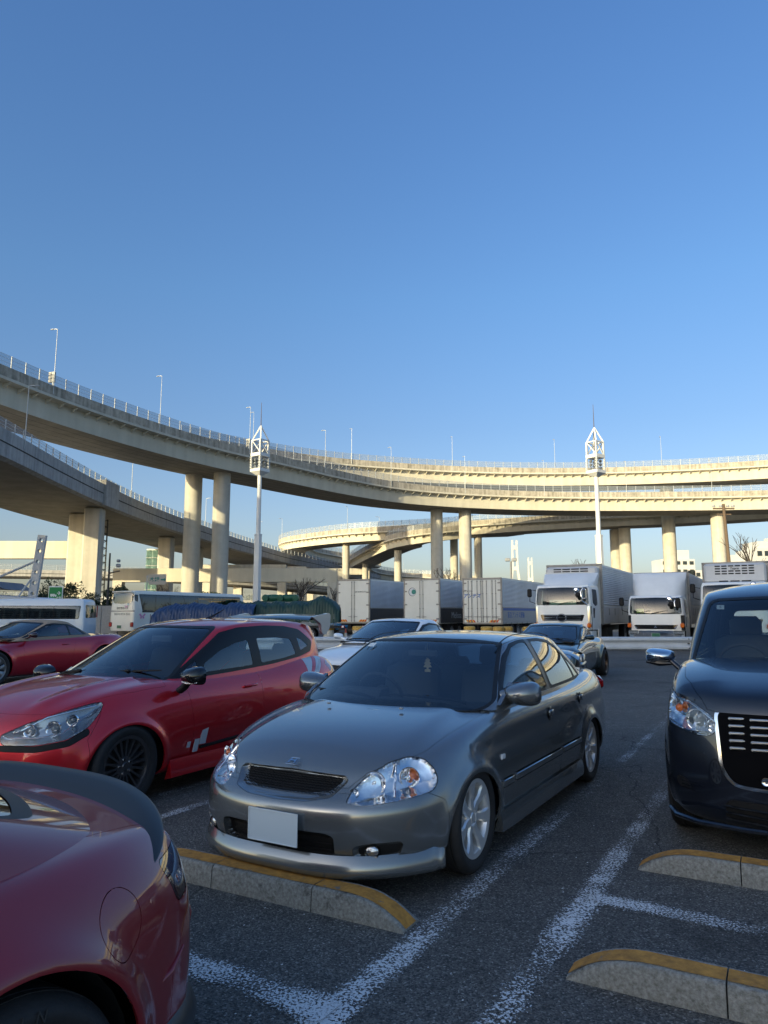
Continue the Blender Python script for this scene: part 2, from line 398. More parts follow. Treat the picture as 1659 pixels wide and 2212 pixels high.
def make_wheel(kind, Rt, Rr, w, rim_m, parent, loc, flip=False, spokes=7, tread=True, lug=5, name='wheel', text=None, lip_m=None):
    """axis along y, outer face towards +y; tyre is the part, rim etc. its children"""
    key = (kind, Rt, Rr, w)
    if key not in WHEELS:
        b = MB(); hw = w / 2
        prof = [(Rr - .012, -hw * .75), (Rr + .015, -hw * .93), ((Rr + Rt) / 2, -hw), (Rt - .022, -hw * .93), (Rt - .006, -hw * .78), (Rt, -hw * .55)]
        for gx in (-.3, 0, .3):
            prof += [(Rt, (gx - .04) * w), (Rt - .008, (gx - .035) * w), (Rt - .008, (gx + .035) * w), (Rt, (gx + .04) * w)]
        prof += [(Rt, hw * .55 + .004), (Rt - .006, hw * .78), (Rt - .022, hw * .93), ((Rr + Rt) / 2 + .01, hw * .995), ((Rr + Rt) / 2, hw * 1.0), ((Rr + Rt) / 2 - .01, hw * .98), (Rr + .015, hw * .95), (Rr - .002, hw * .80), (Rr - .012, hw * .75)]
        b.lathe(prof, 64, ax='Y', close=True)
        tyre = b.build('tyre', rubber, None, True, 50); me_t = tyre.data; bpy.data.objects.remove(tyre)
        rb = MB()
        rb.lathe([(Rr - .02, -hw * .8), (Rr - .03, -hw * .5), (Rr - .035, hw * .45), (Rr - .022, hw * .78), (Rr - .004, hw * .86), (Rr + .006, hw * .84), (Rr + .006, hw * .78), (Rr - .012, hw * .70), (Rr - .028, hw * .4), (Rr - .03, -hw * .8)], 64, ax='Y')
        o = rb.build('rim', rim_m, None, True, 40); me_r = o.data; bpy.data.objects.remove(o)
        # one spoke, pointing up (+z)
        sb = MB(); y0, y1 = hw * .30, hw * .68
        if kind == 'seven': prof_s = [(.045, .032, .70), (.09, .024, .66), (Rr * .62, .028, .76), (Rr * .85, .040, .80), (Rr - .018, .062, .83)]
        elif kind == 'turbo': prof_s = [(.05, .012, .55), (Rr * .5, .010, .60), (Rr * .8, .013, .62), (Rr - .02, .020, .66)]
        elif kind == 'blade': prof_s = [(.05, .03, .55), (Rr * .5, .035, .62), (Rr * .8, .055, .66), (Rr - .02, .08, .72)]
        else: prof_s = [(.05, .022, .5), (Rr * .6, .024, .6), (Rr - .02, .04, .72)]
        V = []; F = []
        for (r_, h_, yy) in prof_s:
            sh = .045 * (r_ / Rr) if kind == 'turbo' else 0
            V += [(-h_ + sh, yy * hw - .012, r_), (-h_ * .72 + sh, yy * hw, r_), (h_ * .72 + sh, yy * hw, r_), (h_ + sh, yy * hw - .012, r_), (h_ * .8 + sh, yy * hw - .04, r_), (-h_ * .8 + sh, yy * hw - .04, r_)]
        for i in range(len(prof_s) - 1):
            for k in range(6): F.append((i * 6 + k, i * 6 + (k + 1) % 6, i * 6 + 6 + (k + 1) % 6, i * 6 + 6 + k))
        F += [tuple(range(6)), tuple(range(len(V) - 1, len(V) - 7, -1))]
        sb.add(V, F); o = sb.build('spoke', rim_m, None, True, 40); me_s = o.data; bpy.data.objects.remove(o)
        hb = MB(); hb.lathe([(.0, hw * .70), (.026, hw * .70), (.03, hw * .66), (.032, hw * .6), (.072, hw * .56), (.078, hw * .40), (.078, hw * .1)], 32, ax='Y')
        for k in range(lug):
            a = 2 * math.pi * k / lug + .3
            hb.lathe([(0, hw * .66), (.009, hw * .66), (.0105, hw * .62), (.0105, hw * .5)], 6, c=(.053 * math.sin(a), 0, .053 * math.cos(a)), ax='Y', m=1)
        o = hb.build('hub', [rim_m, chrome], None, True, 40); me_h = o.data; bpy.data.objects.remove(o)
        db = MB(); db.lathe([(.06, -.01), (Rr * .72, -.01), (Rr * .72, -.03), (.06, -.03)], 40, ax='Y', close=True)
        db.box((.0, .0, Rr * .62), (.13, .06, .07), bev=.01, m=1)
        o = db.build('brake_disc', [mat('brake_disc', (.18, .17, .16), .4, .9), black_p], None, True, 40); me_d = o.data; bpy.data.objects.remove(o)
        bb = MB(); bb.lathe([(0, -hw * .7), (Rr - .03, -hw * .7)], 32, ax='Y'); o = bb.build('back', dark_void, None); me_b = o.data; bpy.data.objects.remove(o)
        WHEELS[key] = (me_t, me_r, me_s, me_h, me_d, me_b)
    me_t, me_r, me_s, me_h, me_d, me_b = WHEELS[key]
    t = inst(name, me_t, parent, loc, (0, random.random() * 6.28, math.pi if flip else 0))
    inst('rim', me_r, t); inst('hub', me_h, t); inst('brake_disc', me_d, t); inst('wheel_barrel_back', me_b, t)
    for k in range(spokes):
        inst('spoke', me_s, t, (0, 0, 0), (0, 2 * math.pi * k / spokes, 0))
    return t
WHEELS = {}
def text_mesh(s, size, m, ext=.002, shear=0, bold=0, name='lettering', font=None):
    c = bpy.data.curves.new('t', 'FONT'); c.body = s; c.size = size; c.extrude = ext; c.align_x = 'CENTER'; c.align_y = 'CENTER'; c.shear = shear; c.offset = bold
    o = bpy.data.objects.new('t', c); COL.objects.link(o); dg = bpy.context.evaluated_depsgraph_get(); me = bpy.data.meshes.new_from_object(o.evaluated_get(dg))
    bpy.data.objects.remove(o); me.name = name; me.materials.clear(); me.materials.append(m); return me
def lettering(s, size, m, parent, loc, rot, **k):
    """flat lettering; rot is euler (text lies in its xy plane, faces +z)"""
    return inst('lettering', text_mesh(s, size, m, **k), parent, loc, rot)
def curve_pts(pts, n=8):
    P = np.array(pts, float); return spl3(P, n)
def spl3(P, n=8):
    P = np.array(P, float); m = len(P); out = []
    for i in range(m - 1):
        a, b, c, d = P[max(i - 1, 0)], P[i], P[i + 1], P[min(i + 2, m - 1)]
        for k in range(n):
            t = k / n; out.append(.5 * ((2 * b) + (-a + c) * t + (2 * a - 5 * b + 4 * c - d) * t * t + (-a + 3 * b - 3 * c + d) * t ** 3))
    out.append(P[-1]); return np.array(out)

Lv = Vector((.8766, -.4813, 0)); Nv = Vector((.4813, .8766, 0))   # the parking grid: across and along the bays
YAW = math.atan2(-.8766, -.4813)                                   # parked cars' heading (nose towards the viewer)
def ms(m, s, z=0): return Lv * m + Nv * s + Vector((0, 0, z))
def ring(xs, ys, zs, f, r): return dict(side=list(zip(xs, ys, zs)), f=f, r=r)

def interior(t, xd, zf, w, xs_front, zroof, xrear=None, rhd=True, headz=None):
    """dashboard, wheel, seats; xd dash x, zf belt height"""
    b = MB()
    b.prism([(xd + .25, zf - .35), (xd + .28, zf - .04), (xd - .02, zf + .005), (xd - .16, zf - .03), (xd - .2, zf - .35)], -w, w, 'Y')
    sy = -.36 if rhd else .36
    b.prism([(xd + .05, zf - .02), (xd - .02, zf + .05), (xd - .13, zf + .055), (xd - .17, zf - .03)], sy - .19, sy + .19, 'Y')
    b.build('dashboard', cabin_m, t, True, 40)
    sw = MB(); pts = []
    c0 = Vector((xd - .34, sy, zf - .02)); ax = Vector((-.9, 0, .42)).normalized(); a = Vector((0, 1, 0)); c_ = ax.cross(a)
    for k in range(25): w_ = 2 * math.pi * k / 24; pts.append(c0 + (a * math.cos(w_) + c_ * math.sin(w_)) * .185)
    sw.tube(pts, .014, 8); sw.tube([c0 + a * .18, c0 - a * .18], .018, 6, flat=.6); sw.tube([c0, c0 + c_ * .18], .018, 6)
    sw.lathe([(0, .02), (.06, .015), (.07, -.02)], 16, c=tuple(c0), ax='X')
    sw.tube([c0, c0 - ax * .25], .03, 8); sw.build('steering_wheel', cabin_m, t, True, 50)
    seatxs = [(xs_front, .36), (xs_front, -.36)]
    hz = headz or (zf + .28)
    for (sx, y) in seatxs:
        s = MB(); s.box((sx + .22, y, zf - .42), (.52, .50, .16), bev=.05)
        s.box((sx - .10, y, zf - .10), (.16, .50, .62), bev=.06, rot=Matrix.Rotation(R(-16), 3, 'Y'))
        s.box((sx - .22, y, hz), (.10, .26, .19), bev=.04, rot=Matrix.Rotation(R(-12), 3, 'Y'))
        s.tube([(sx - .2, y - .06, hz - .2), (sx - .21, y - .06, hz)], .008, 6); s.tube([(sx - .2, y + .06, hz - .2), (sx - .21, y + .06, hz)], .008, 6)
        s.build('seat', seat_m, t, True, 60)
    if xrear is not None:
        s = MB(); s.box((xrear + .22, 0, zf - .42), (.52, 1.2, .18), bev=.05); s.box((xrear - .10, 0, zf - .14), (.16, 1.24, .56), bev=.06, rot=Matrix.Rotation(R(-18), 3, 'Y'))
        for y in (-.38, .38): s.box((xrear - .2, y, zf + .14), (.09, .26, .13), bev=.04)
        s.build('rear_seat', seat_m, t, True, 60)
def underbody(t, x0, x1, w, z0=.14, z1=.34, m=None):
    x0 -= .2; x1 += .1; w *= .94; b = MB(); b.box(((x0 + x1) / 2, 0, (z0 + z1) / 2), (abs(x0 - x1), w * 2, z1 - z0)); b.box((x0 + .12, 0, (z0 + z1) / 2 + .02), (.26, w * 1.3, z1 - z0 - .05)); b.build('underbody', m or dark_void, t)
def wheel_liners(t, ws, Ra, yo, yi=.5):
    for wx, wz in ws:
        for sgn in (1, -1):
            b = MB(); V = []; F = []; n = 20
            for k in range(n + 1):
                a = math.pi * (-.12 + 1.24 * k / n)
                V += [(wx + Ra * math.cos(a), sgn * yo, wz + Ra * math.sin(a)), (wx + Ra * math.cos(a), sgn * yi, wz + Ra * math.sin(a))]
            for k in range(n): F.append((2 * k, 2 * k + 1, 2 * k + 3, 2 * k + 2))
            b.add(V, F); b.add([V[2 * k + 1] for k in range(n + 1)], [tuple(range(n + 1))]); b.build('wheel_arch_liner', dark_void, t)
def plate(t, loc, rot, w=.33, h=.165, m=None):
    b = MB(); b.box((0, 0, 0), (w, h, .004), bev=.002, m=0)
    for sx in (-1, 1): b.box((sx * (w / 2 - .003), 0, .003), (.005, h - .004, .004), m=1)
    for sy in (-1, 1): b.box((0, sy * (h / 2 - .003), .003), (w - .004, .005, .004), m=1)
    o = b.build('license_plate', [m or plate_w, mat('plate_rim', (.62, .68, .72), .3)], t); o.location = loc; o.rotation_euler = rot; return o
# ------------------------------------------------------------------ ground
def nodes_of(m): return m.node_tree, m.node_tree.nodes['Principled BSDF']
def asphalt():
    m = mat('asphalt', (.06, .06, .06), .82); t, p = nodes_of(m); N = t.nodes.new; L = t.links.new
    tc = N('ShaderNodeTexCoord'); co = tc.outputs['Object']
    v = N('ShaderNodeTexVoronoi'); v.inputs['Scale'].default_value = 130; L(co, v.inputs['Vector'])
    r = N('ShaderNodeValToRGB'); cr = r.color_ramp; cr.elements[0].position = 0; cr.elements[0].color = (.024, .025, .026, 1); cr.elements[1].position = 1; cr.elements[1].color = (.30, .29, .27, 1)
    e = cr.elements.new(.45); e.color = (.078, .075, .070, 1); e = cr.elements.new(.80); e.color = (.128, .122, .112, 1); e = cr.elements.new(.93); e.color = (.16, .155, .145, 1)
    sp = N('ShaderNodeSeparateColor'); L(v.outputs['Color'], sp.inputs[0]); L(sp.outputs[0], r.inputs[0])
    n1 = N('ShaderNodeTexNoise'); n1.inputs['Scale'].default_value = .55; n1.inputs['Detail'].default_value = 8; n1.inputs['Roughness'].default_value = .6; L(co, n1.inputs['Vector'])
    mr = N('ShaderNodeMapRange'); mr.inputs[1].default_value = .3; mr.inputs[2].default_value = .7; mr.inputs[3].default_value = .66; mr.inputs[4].default_value = 1.2; L(n1.outputs['Fac'], mr.inputs[0])
    n3 = N('ShaderNodeTexNoise'); n3.inputs['Scale'].default_value = 9; n3.inputs['Detail'].default_value = 5; L(co, n3.inputs['Vector'])
    mr3 = N('ShaderNodeMapRange'); mr3.inputs[1].default_value = .35; mr3.inputs[2].default_value = .65; mr3.inputs[3].default_value = .88; mr3.inputs[4].default_value = 1.1; L(n3.outputs['Fac'], mr3.inputs[0])
    mm = N('ShaderNodeMath'); mm.operation = 'MULTIPLY'; L(mr.outputs[0], mm.inputs[0]); L(mr3.outputs[0], mm.inputs[1])
    h = N('ShaderNodeHueSaturation'); L(r.outputs[0], h.inputs['Color']); L(mm.outputs[0], h.inputs['Value']); L(h.outputs[0], p.inputs['Base Color'])
    # oil drips, tyre scuffs and long cracks
    n5 = N('ShaderNodeTexNoise'); n5.inputs['Scale'].default_value = .9; n5.inputs['Detail'].default_value = 3; L(co, n5.inputs['Vector'])
    m5 = N('ShaderNodeMapRange'); m5.inputs[1].default_value = .60; m5.inputs[2].default_value = .72; m5.inputs[3].default_value = 1; m5.inputs[4].default_value = .45; L(n5.outputs['Fac'], m5.inputs[0])
    nd = N('ShaderNodeTexNoise'); nd.inputs['Scale'].default_value = 1.5; nd.inputs['Detail'].default_value = 4; L(co, nd.inputs['Vector']); ma = N('ShaderNodeMix'); ma.data_type = 'RGBA'; ma.inputs[0].default_value = .35; L(co, ma.inputs[6]); L(nd.outputs['Color'], ma.inputs[7])
    vc = N('ShaderNodeTexVoronoi'); vc.feature = 'DISTANCE_TO_EDGE'; vc.inputs['Scale'].default_value = .55; L(ma.outputs[2], vc.inputs['Vector'])
    m6 = N('ShaderNodeMapRange'); m6.inputs[1].default_value = .001; m6.inputs[2].default_value = .0045; m6.inputs[3].default_value = .35; m6.inputs[4].default_value = 1; L(vc.outputs['Distance'], m6.inputs[0])
    q5 = N('ShaderNodeMath'); q5.operation = 'MULTIPLY'; L(m5.outputs[0], q5.inputs[0]); L(m6.outputs[0], q5.inputs[1]); q6 = N('ShaderNodeMath'); q6.operation = 'MULTIPLY'; L(mm.outputs[0], q6.inputs[0]); L(q5.outputs[0], q6.inputs[1]); L(q6.outputs[0], h.inputs['Value'])
    bp = N('ShaderNodeBump'); bp.inputs['Strength'].default_value = .75; bp.inputs['Distance'].default_value = .006
    v2 = N('ShaderNodeTexVoronoi'); v2.inputs['Scale'].default_value = 130; L(co, v2.inputs['Vector'])
    n2 = N('ShaderNodeTexNoise'); n2.inputs['Scale'].default_value = 45; n2.inputs['Detail'].default_value = 6; L(co, n2.inputs['Vector'])
    ad = N('ShaderNodeMath'); ad.operation = 'SUBTRACT'; L(n2.outputs['Fac'], ad.inputs[0]); L(v2.outputs['Distance'], ad.inputs[1]); L(ad.outputs[0], bp.inputs['Height']); L(bp.outputs[0], p.inputs['Normal'])
    return m
ASPH = asphalt()
g = MB(); g.add([(-3000, -3000, 0), (3000, -3000, 0), (3000, 4000, 0), (-3000, 4000, 0)], [(0, 1, 2, 3)])
tag(g.build('ground', ASPH), kind='structure')

def worn_paint(name, col, cover=.5, sc=88):
    """thermoplastic paint with most of the top aggregate bare"""
    m = mat(name, col, .7); t, p = nodes_of(m); N = t.nodes.new; L = t.links.new
    out = t.nodes['Material Output']; tr = N('ShaderNodeBsdfTransparent'); mx = N('ShaderNodeMixShader'); tc = N('ShaderNodeTexCoord'); co = tc.outputs['Object']
    n = N('ShaderNodeTexNoise'); n.inputs['Scale'].default_value = sc; n.inputs['Detail'].default_value = 3; n.inputs['Roughness'].default_value = .6; L(co, n.inputs['Vector'])
    n2 = N('ShaderNodeTexNoise'); n2.inputs['Scale'].default_value = 2.4; n2.inputs['Detail'].default_value = 4; L(co, n2.inputs['Vector'])
    uv = N('ShaderNodeUVMap'); uv.uv_map = 'UVMap'; sx = N('ShaderNodeSeparateXYZ'); L(uv.outputs[0], sx.inputs[0])
    # u runs 0..1 across the stripe: thinner towards both rims; v holds the wear of this stretch
    a = N('ShaderNodeMath'); a.operation = 'SUBTRACT'; L(sx.outputs[0], a.inputs[0]); a.inputs[1].default_value = .5
    ab = N('ShaderNodeMath'); ab.operation = 'ABSOLUTE'; L(a.outputs[0], ab.inputs[0])
    e = N('ShaderNodeMapRange'); e.inputs[1].default_value = .22; e.inputs[2].default_value = .5; e.inputs[3].default_value = 0; e.inputs[4].default_value = .16; L(ab.outputs[0], e.inputs[0])
    s1 = N('ShaderNodeMath'); s1.operation = 'MULTIPLY_ADD'; L(n2.outputs['Fac'], s1.inputs[0]); s1.inputs[1].default_value = .42; L(n.outputs['Fac'], s1.inputs[2])
    s2 = N('ShaderNodeMath'); s2.operation = 'SUBTRACT'; L(s1.outputs[0], s2.inputs[0]); L(e.outputs[0], s2.inputs[1])
    s3 = N('ShaderNodeMath'); s3.operation = 'ADD'; L(s2.outputs[0], s3.inputs[0]); L(sx.outputs[1], s3.inputs[1])
    th = N('ShaderNodeMapRange'); th.inputs[1].default_value = .725; th.inputs[2].default_value = .795; th.inputs[4].default_value = .95; L(s3.outputs[0], th.inputs[0])
    L(th.outputs[0], mx.inputs[0]); L(tr.outputs[0], mx.inputs[1]); L(p.outputs[0], mx.inputs[2]); L(mx.outputs[0], out.inputs['Surface'])
    return m
WP = worn_paint('worn_white_paint', (.62, .64, .66))
STR = []
def stripe(a, b, w, wear0, wear1, n=8, z=.004, name='painted_line'):
    z = z + .0016 * len(STR); STR.append(1)
    a, b = Vector(a), Vector(b); d = (b - a).normalized(); s = Vector((-d.y, d.x, 0)) * w / 2; V = []; F = []; U = []
    for i in range(n + 1):
        p = a.lerp(b, i / n); V += [p + s, p - s]
    for i in range(n): F.append((2 * i, 2 * i + 1, 2 * i + 3, 2 * i + 2))
    V = [(v.x, v.y, z) for v in V]
    o = mk(name, V, F, WP); uv = o.data.uv_layers.new(name='UVMap')
    for l in o.data.loops: uv.data[l.index].uv = (l.vertex_index % 2, wear0 + (wear1 - wear0) * (l.vertex_index // 2) / n)
    return tag(o, kind='structure')
stripe(ms(-1.555, 2.05), ms(-1.49, 7.6), .185, .07, -.13)
stripe(ms(-1.49, 7.6), ms(-1.49, 12.5), .15, -.04, -.08)
stripe(ms(-1.0, 2.28), ms(-.97, 3.95), .185, -.01, .07)
stripe(ms(-.97, 3.95), ms(-.93, 8.9), .18, .04, -.13)
stripe(ms(-4.6, 2.50), ms(-1.55, 2.42), .21, .02, .06)
stripe(ms(-.97, 3.98), ms(3.2, 3.78), .20, .04, .01)
stripe(ms(-4.02, 2.5), ms(-4.02, 8.5), .15, -.02, -.07)
stripe(ms(-4.50, 2.5), ms(-4.50, 8.5), .15, -.03, -.07)
stripe(ms(-1.3, 9.6), ms(5, 9.9), .14, -.03, -.08)
stripe((14, 26, 0), (60, 26, 0), .16, .08, .08); stripe((-30, 27.5, 0), (4, 27.5, 0), .16, .06, .06)
# paint chips and grit lying about
b = MB()
for k in range(260):
    m_, s_ = random.uniform(-3.2, 2.4), random.uniform(2.0, 8); p = ms(m_, s_); r_ = random.uniform(.002, .006) * (2.0 if random.random() < .06 else 1)
    b.add([p + Vector((math.cos(a) * r_ * random.uniform(.6, 1.3), math.sin(a) * r_ * random.uniform(.6, 1.3), .004 if i < 4 else .004 + r_ * .5)) for i, a in enumerate([0, 1.5, 3.1, 4.6, .8])], [(0, 1, 4), (1, 2, 4), (2, 3, 4), (3, 0, 4)])
tag(b.build('paint_chips', mat('paint_chip', (.55, .56, .57), .7)), 'white flakes of paint and grit scattered over the asphalt', 'grit', kind='stuff')

# ------------------------------------------------------------------ concrete wheel stops
def concrete(name, c0, c1, sc=14, streak=0, bump=.35, bs=160):
    m = mat(name, c1, .88); t, p = nodes_of(m); N = t.nodes.new; L = t.links.new; tc = N('ShaderNodeTexCoord'); co = tc.outputs['Object']
    n = N('ShaderNodeTexNoise'); n.inputs['Scale'].default_value = sc; n.inputs['Detail'].default_value = 9; n.inputs['Roughness'].default_value = .7; L(co, n.inputs['Vector'])
    r = N('ShaderNodeValToRGB'); r.color_ramp.elements[0].position = .33; r.color_ramp.elements[0].color = (*c0, 1); r.color_ramp.elements[1].position = .68; r.color_ramp.elements[1].color = (*c1, 1)
    if streak:
        mp = N('ShaderNodeMapping'); mp.inputs['Scale'].default_value = (1, 1, .06); L(co, mp.inputs['Vector']); n4 = N('ShaderNodeTexNoise'); n4.inputs['Scale'].default_value = streak; n4.inputs['Detail'].default_value = 5; L(mp.outputs[0], n4.inputs['Vector'])
        a = N('ShaderNodeMath'); a.operation = 'MULTIPLY_ADD'; a.inputs[1].default_value = .55; L(n4.outputs['Fac'], a.inputs[0])
        a2 = N('ShaderNodeMath'); a2.operation = 'MULTIPLY'; a2.inputs[1].default_value = .45; L(n.outputs['Fac'], a2.inputs[0]); L(a2.outputs[0], a.inputs[2]); L(a.outputs[0], r.inputs[0])
    else: L(n.outputs['Fac'], r.inputs[0])
    L(r.outputs[0], p.inputs['Base Color'])
    if bump:
        v = N('ShaderNodeTexNoise'); v.inputs['Scale'].default_value = bs; v.inputs['Detail'].default_value = 5; L(co, v.inputs['Vector']); b = N('ShaderNodeBump'); b.inputs['Strength'].default_value = bump; b.inputs['Distance'].default_value = .006; L(v.outputs['Fac'], b.inputs['Height']); L(b.outputs[0], p.inputs['Normal'])
    return m
def chipped(m, c, lo, hi, sc):
    t, p = nodes_of(m); N = t.nodes.new; L = t.links.new; tc = N('ShaderNodeTexCoord'); n = N('ShaderNodeTexNoise'); n.inputs['Scale'].default_value = sc; n.inputs['Detail'].default_value = 10; n.inputs['Roughness'].default_value = .75; L(tc.outputs['Object'], n.inputs['Vector'])
    mr = N('ShaderNodeMapRange'); mr.inputs[1].default_value = lo; mr.inputs[2].default_value = hi; L(n.outputs['Fac'], mr.inputs[0]); mx = N('ShaderNodeMix'); mx.data_type = 'RGBA'; L(mr.outputs[0], mx.inputs[0]); mx.inputs[6].default_value = (*c, 1)
    src = p.inputs['Base Color'].links[0].from_socket; L(src, mx.inputs[7]); L(mx.outputs[2], p.inputs['Base Color'])
KC = concrete('kerb_concrete', (.12, .115, .10), (.30, .30, .28), 60, 0, .9, 110)
YP = concrete('yellow_paint', (.26, .12, .025), (.55, .26, .045), 20, 0, .3, 120)
chipped(YP, (.16, .14, .12), .36, .40, 9); chipped(KC, (.05, .045, .04), .34, .44, 5)
def stop(cuts, s0, label, round_l=False, round_r=False, H=.115, Wd=.175):
    root = empty('wheel_stop', ms(cuts[0], s0), math.atan2(Lv.y, Lv.x), label, 'wheel stop', 'concrete wheel stops painted yellow')
    L0 = cuts[0]
    for i in range(len(cuts) - 1):
        a, c = cuts[i] - L0 + .003, cuts[i + 1] - L0 - .003; n = 14; V = []; F = []; Y = []; YF = []
        for k in range(n + 1):
            x = a + (c - a) * k / n; h = H; dy = 0
            if i == 0 and round_l: u = max(0, 1 - (x - a) / .36); h = H * (1 - u ** 2.6 * .92)
            if i == len(cuts) - 2 and round_r: u = max(0, 1 - (c - x) / .36); h = H * (1 - u ** 2.6 * .92)
            j = random.uniform(-.0012, .0012)
            r_ = min(.016, h * .4)
            V += [(x, 0, 0), (x, .006, max(h - r_, .004)), (x, .006 + r_ * .4 + j, h - r_ * .3), (x, .022, h + j), (x, Wd - .022, h + j), (x, Wd - .006, max(h - r_, .004)), (x, Wd, 0)]
            Y += [(x, .030 + random.uniform(-.002, .002), h + .0035), (x, Wd - .040 + random.uniform(-.002, .002), h + .0035)]
        for k in range(n):
            for q in range(6): F.append((k * 7 + q, k * 7 + 7 + q, k * 7 + 8 + q, k * 7 + 1 + q))
            YF.append((2 * k, 2 * k + 2, 2 * k + 3, 2 * k + 1))
        F += [tuple(range(7)), tuple(range(n * 7 + 6, n * 7 - 1, -1))]
        o = mk('kerb_block', V, F, KC, root, True, 40); y = mk('yellow_band', Y, YF, YP, o, True)
stop([-3.42, -2.79, -2.14, -1.62], 3.14, 'worn yellow-topped concrete wheel stop under the front bumper of the grey saloon', True, True)
stop([-.86, -.265, .34, .95, 1.5], 3.09, 'yellow-topped concrete wheel stop nearest the viewer, at the bottom right corner', True, False)
stop([-.82, -.28, .33, .94, 1.3], 4.54, 'yellow-topped concrete wheel stop in front of the black taxi', True, True)

# ------------------------------------------------------------------ guard rail
GW = mat('galvanised_white', (.52, .54, .56), .5, .1, noise=.14, nscale=2.5, bump=.1)
rail = empty('guard_rail', (0, 22, 0), 0, 'white corrugated steel guard rail running across behind the parked cars', 'guard rail')
prof = [(0, .40), (-.03, .405), (-.075, .445), (-.08, .50), (-.045, .545), (-.008, .575), (-.008, .625), (-.045, .655), (-.08, .70), (-.075, .755), (-.03, .795), (0, .80)]
for k in range(-5, 9):
    x0 = k * 4.0 + 1.3; V = []; F = []
    for x in (x0 + .004 - .17, x0 + 4.0):
        dd = -.004 if x < x0 else 0
        V += [(x, p[0] - .12 + dd, p[1]) for p in prof] + [(x, p[0] - .112 + dd, p[1]) for p in prof[::-1]]
    n = len(prof) * 2
    for i in range(n): F.append((i, (i + 1) % n, n + (i + 1) % n, n + i))
    F += [tuple(range(n)), tuple(range(2 * n - 1, n - 1, -1))]
    o = mk('rail_beam', V, F, GW, rail, True, 35)
    for bx in (-.12, .30):
        for bz in (.465, .60, .735):
            q = MB(); q.lathe([(0, -.225), (.016, -.222), (.019, -.205), (.019, -.12)], 8, c=(x0 + bx, 0, bz), ax='Y'); q.build('bolt', mat('rust_bolt', (.05, .045, .045), .7), o)
    q = MB(); q.lathe([(.057, 0), (.057, .70), (0, .72)], 16, c=(x0 + .09, -.04, 0)); q.box((x0 + .09, -.085, .60), (.09, .05, .3)); q.build('rail_post', GW, rail, True)

# ------------------------------------------------------------------ elevated decks
STEEL = concrete('cream_girder_paint', (.47, .44, .36), (.61, .58, .49), .5, 1.0, 0)
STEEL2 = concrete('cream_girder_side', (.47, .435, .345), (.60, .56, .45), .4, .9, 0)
PARA = concrete('stained_parapet', (.15, .135, .105), (.58, .53, .44), 1.6, 2.4, .3, 6)
DECKC = concrete('grey_concrete', (.24, .235, .225), (.47, .46, .44), 1.2, 2.0, .3, 5)
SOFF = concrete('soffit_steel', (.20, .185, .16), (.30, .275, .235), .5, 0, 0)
POST = mat('fence_post_grey', (.44, .46, .47), .5, .2)
PIER = concrete('pier_concrete', (.36, .335, .28), (.58, .55, .47), .5, 1.1, .25, 4)
def fence_mat():
    m = bpy.data.materials.new('mesh_fence'); m.use_nodes = True; t = m.node_tree; p = t.nodes['Principled BSDF']; p.inputs['Base Color'].default_value = (.27, .31, .35, 1); p.inputs['Roughness'].default_value = .5
    tr = t.nodes.new('ShaderNodeBsdfTransparent'); mx = t.nodes.new('ShaderNodeMixShader'); mx.inputs[0].default_value = .42; o = t.nodes['Material Output']
    t.links.new(tr.outputs[0], mx.inputs[1]); t.links.new(p.outputs[0], mx.inputs[2]); t.links.new(mx.outputs[0], o.inputs['Surface']); return m
FENCE = fence_mat()
def resample(P, step):
    Q = spl3(P, 10); d = np.r_[0, np.cumsum(np.linalg.norm(np.diff(Q, axis=0), axis=1))]; n = max(2, int(round(d[-1] / step))); s = np.linspace(0, d[-1], n + 1)
    return np.stack([np.interp(s, d, Q[:, k]) for k in range(3)], 1), d[-1] / n
def sweep(P, prof, m, name, parent, side=1, i0=0, i1=None, closed=True, smooth=False):
    """prof: (offset to the far side, height)"""
    i1 = len(P) - 1 if i1 is None else i1; V = []; F = []; n = len(prof)
    T = np.gradient(P, axis=0)
    for i in range(i0, i1 + 1):
        t = T[i]; nx, ny = t[1], -t[0]; l = math.hypot(nx, ny); nx, ny = nx / l * side, ny / l * side
        for o_, h in prof: V.append((P[i][0] + nx * o_, P[i][1] + ny * o_, P[i][2] + h))
    q = n if closed else n - 1
    for i in range(i1 - i0):
        for k in range(q): F.append((i * n + k, i * n + (k + 1) % n, i * n + n + (k + 1) % n, i * n + n + k))
    if closed: F += [tuple(range(n)), tuple(range(len(V) - 1, len(V) - 1 - n, -1))]
    b = MB(); b.add(V, F); return b.build(name, m, parent, smooth, 30)
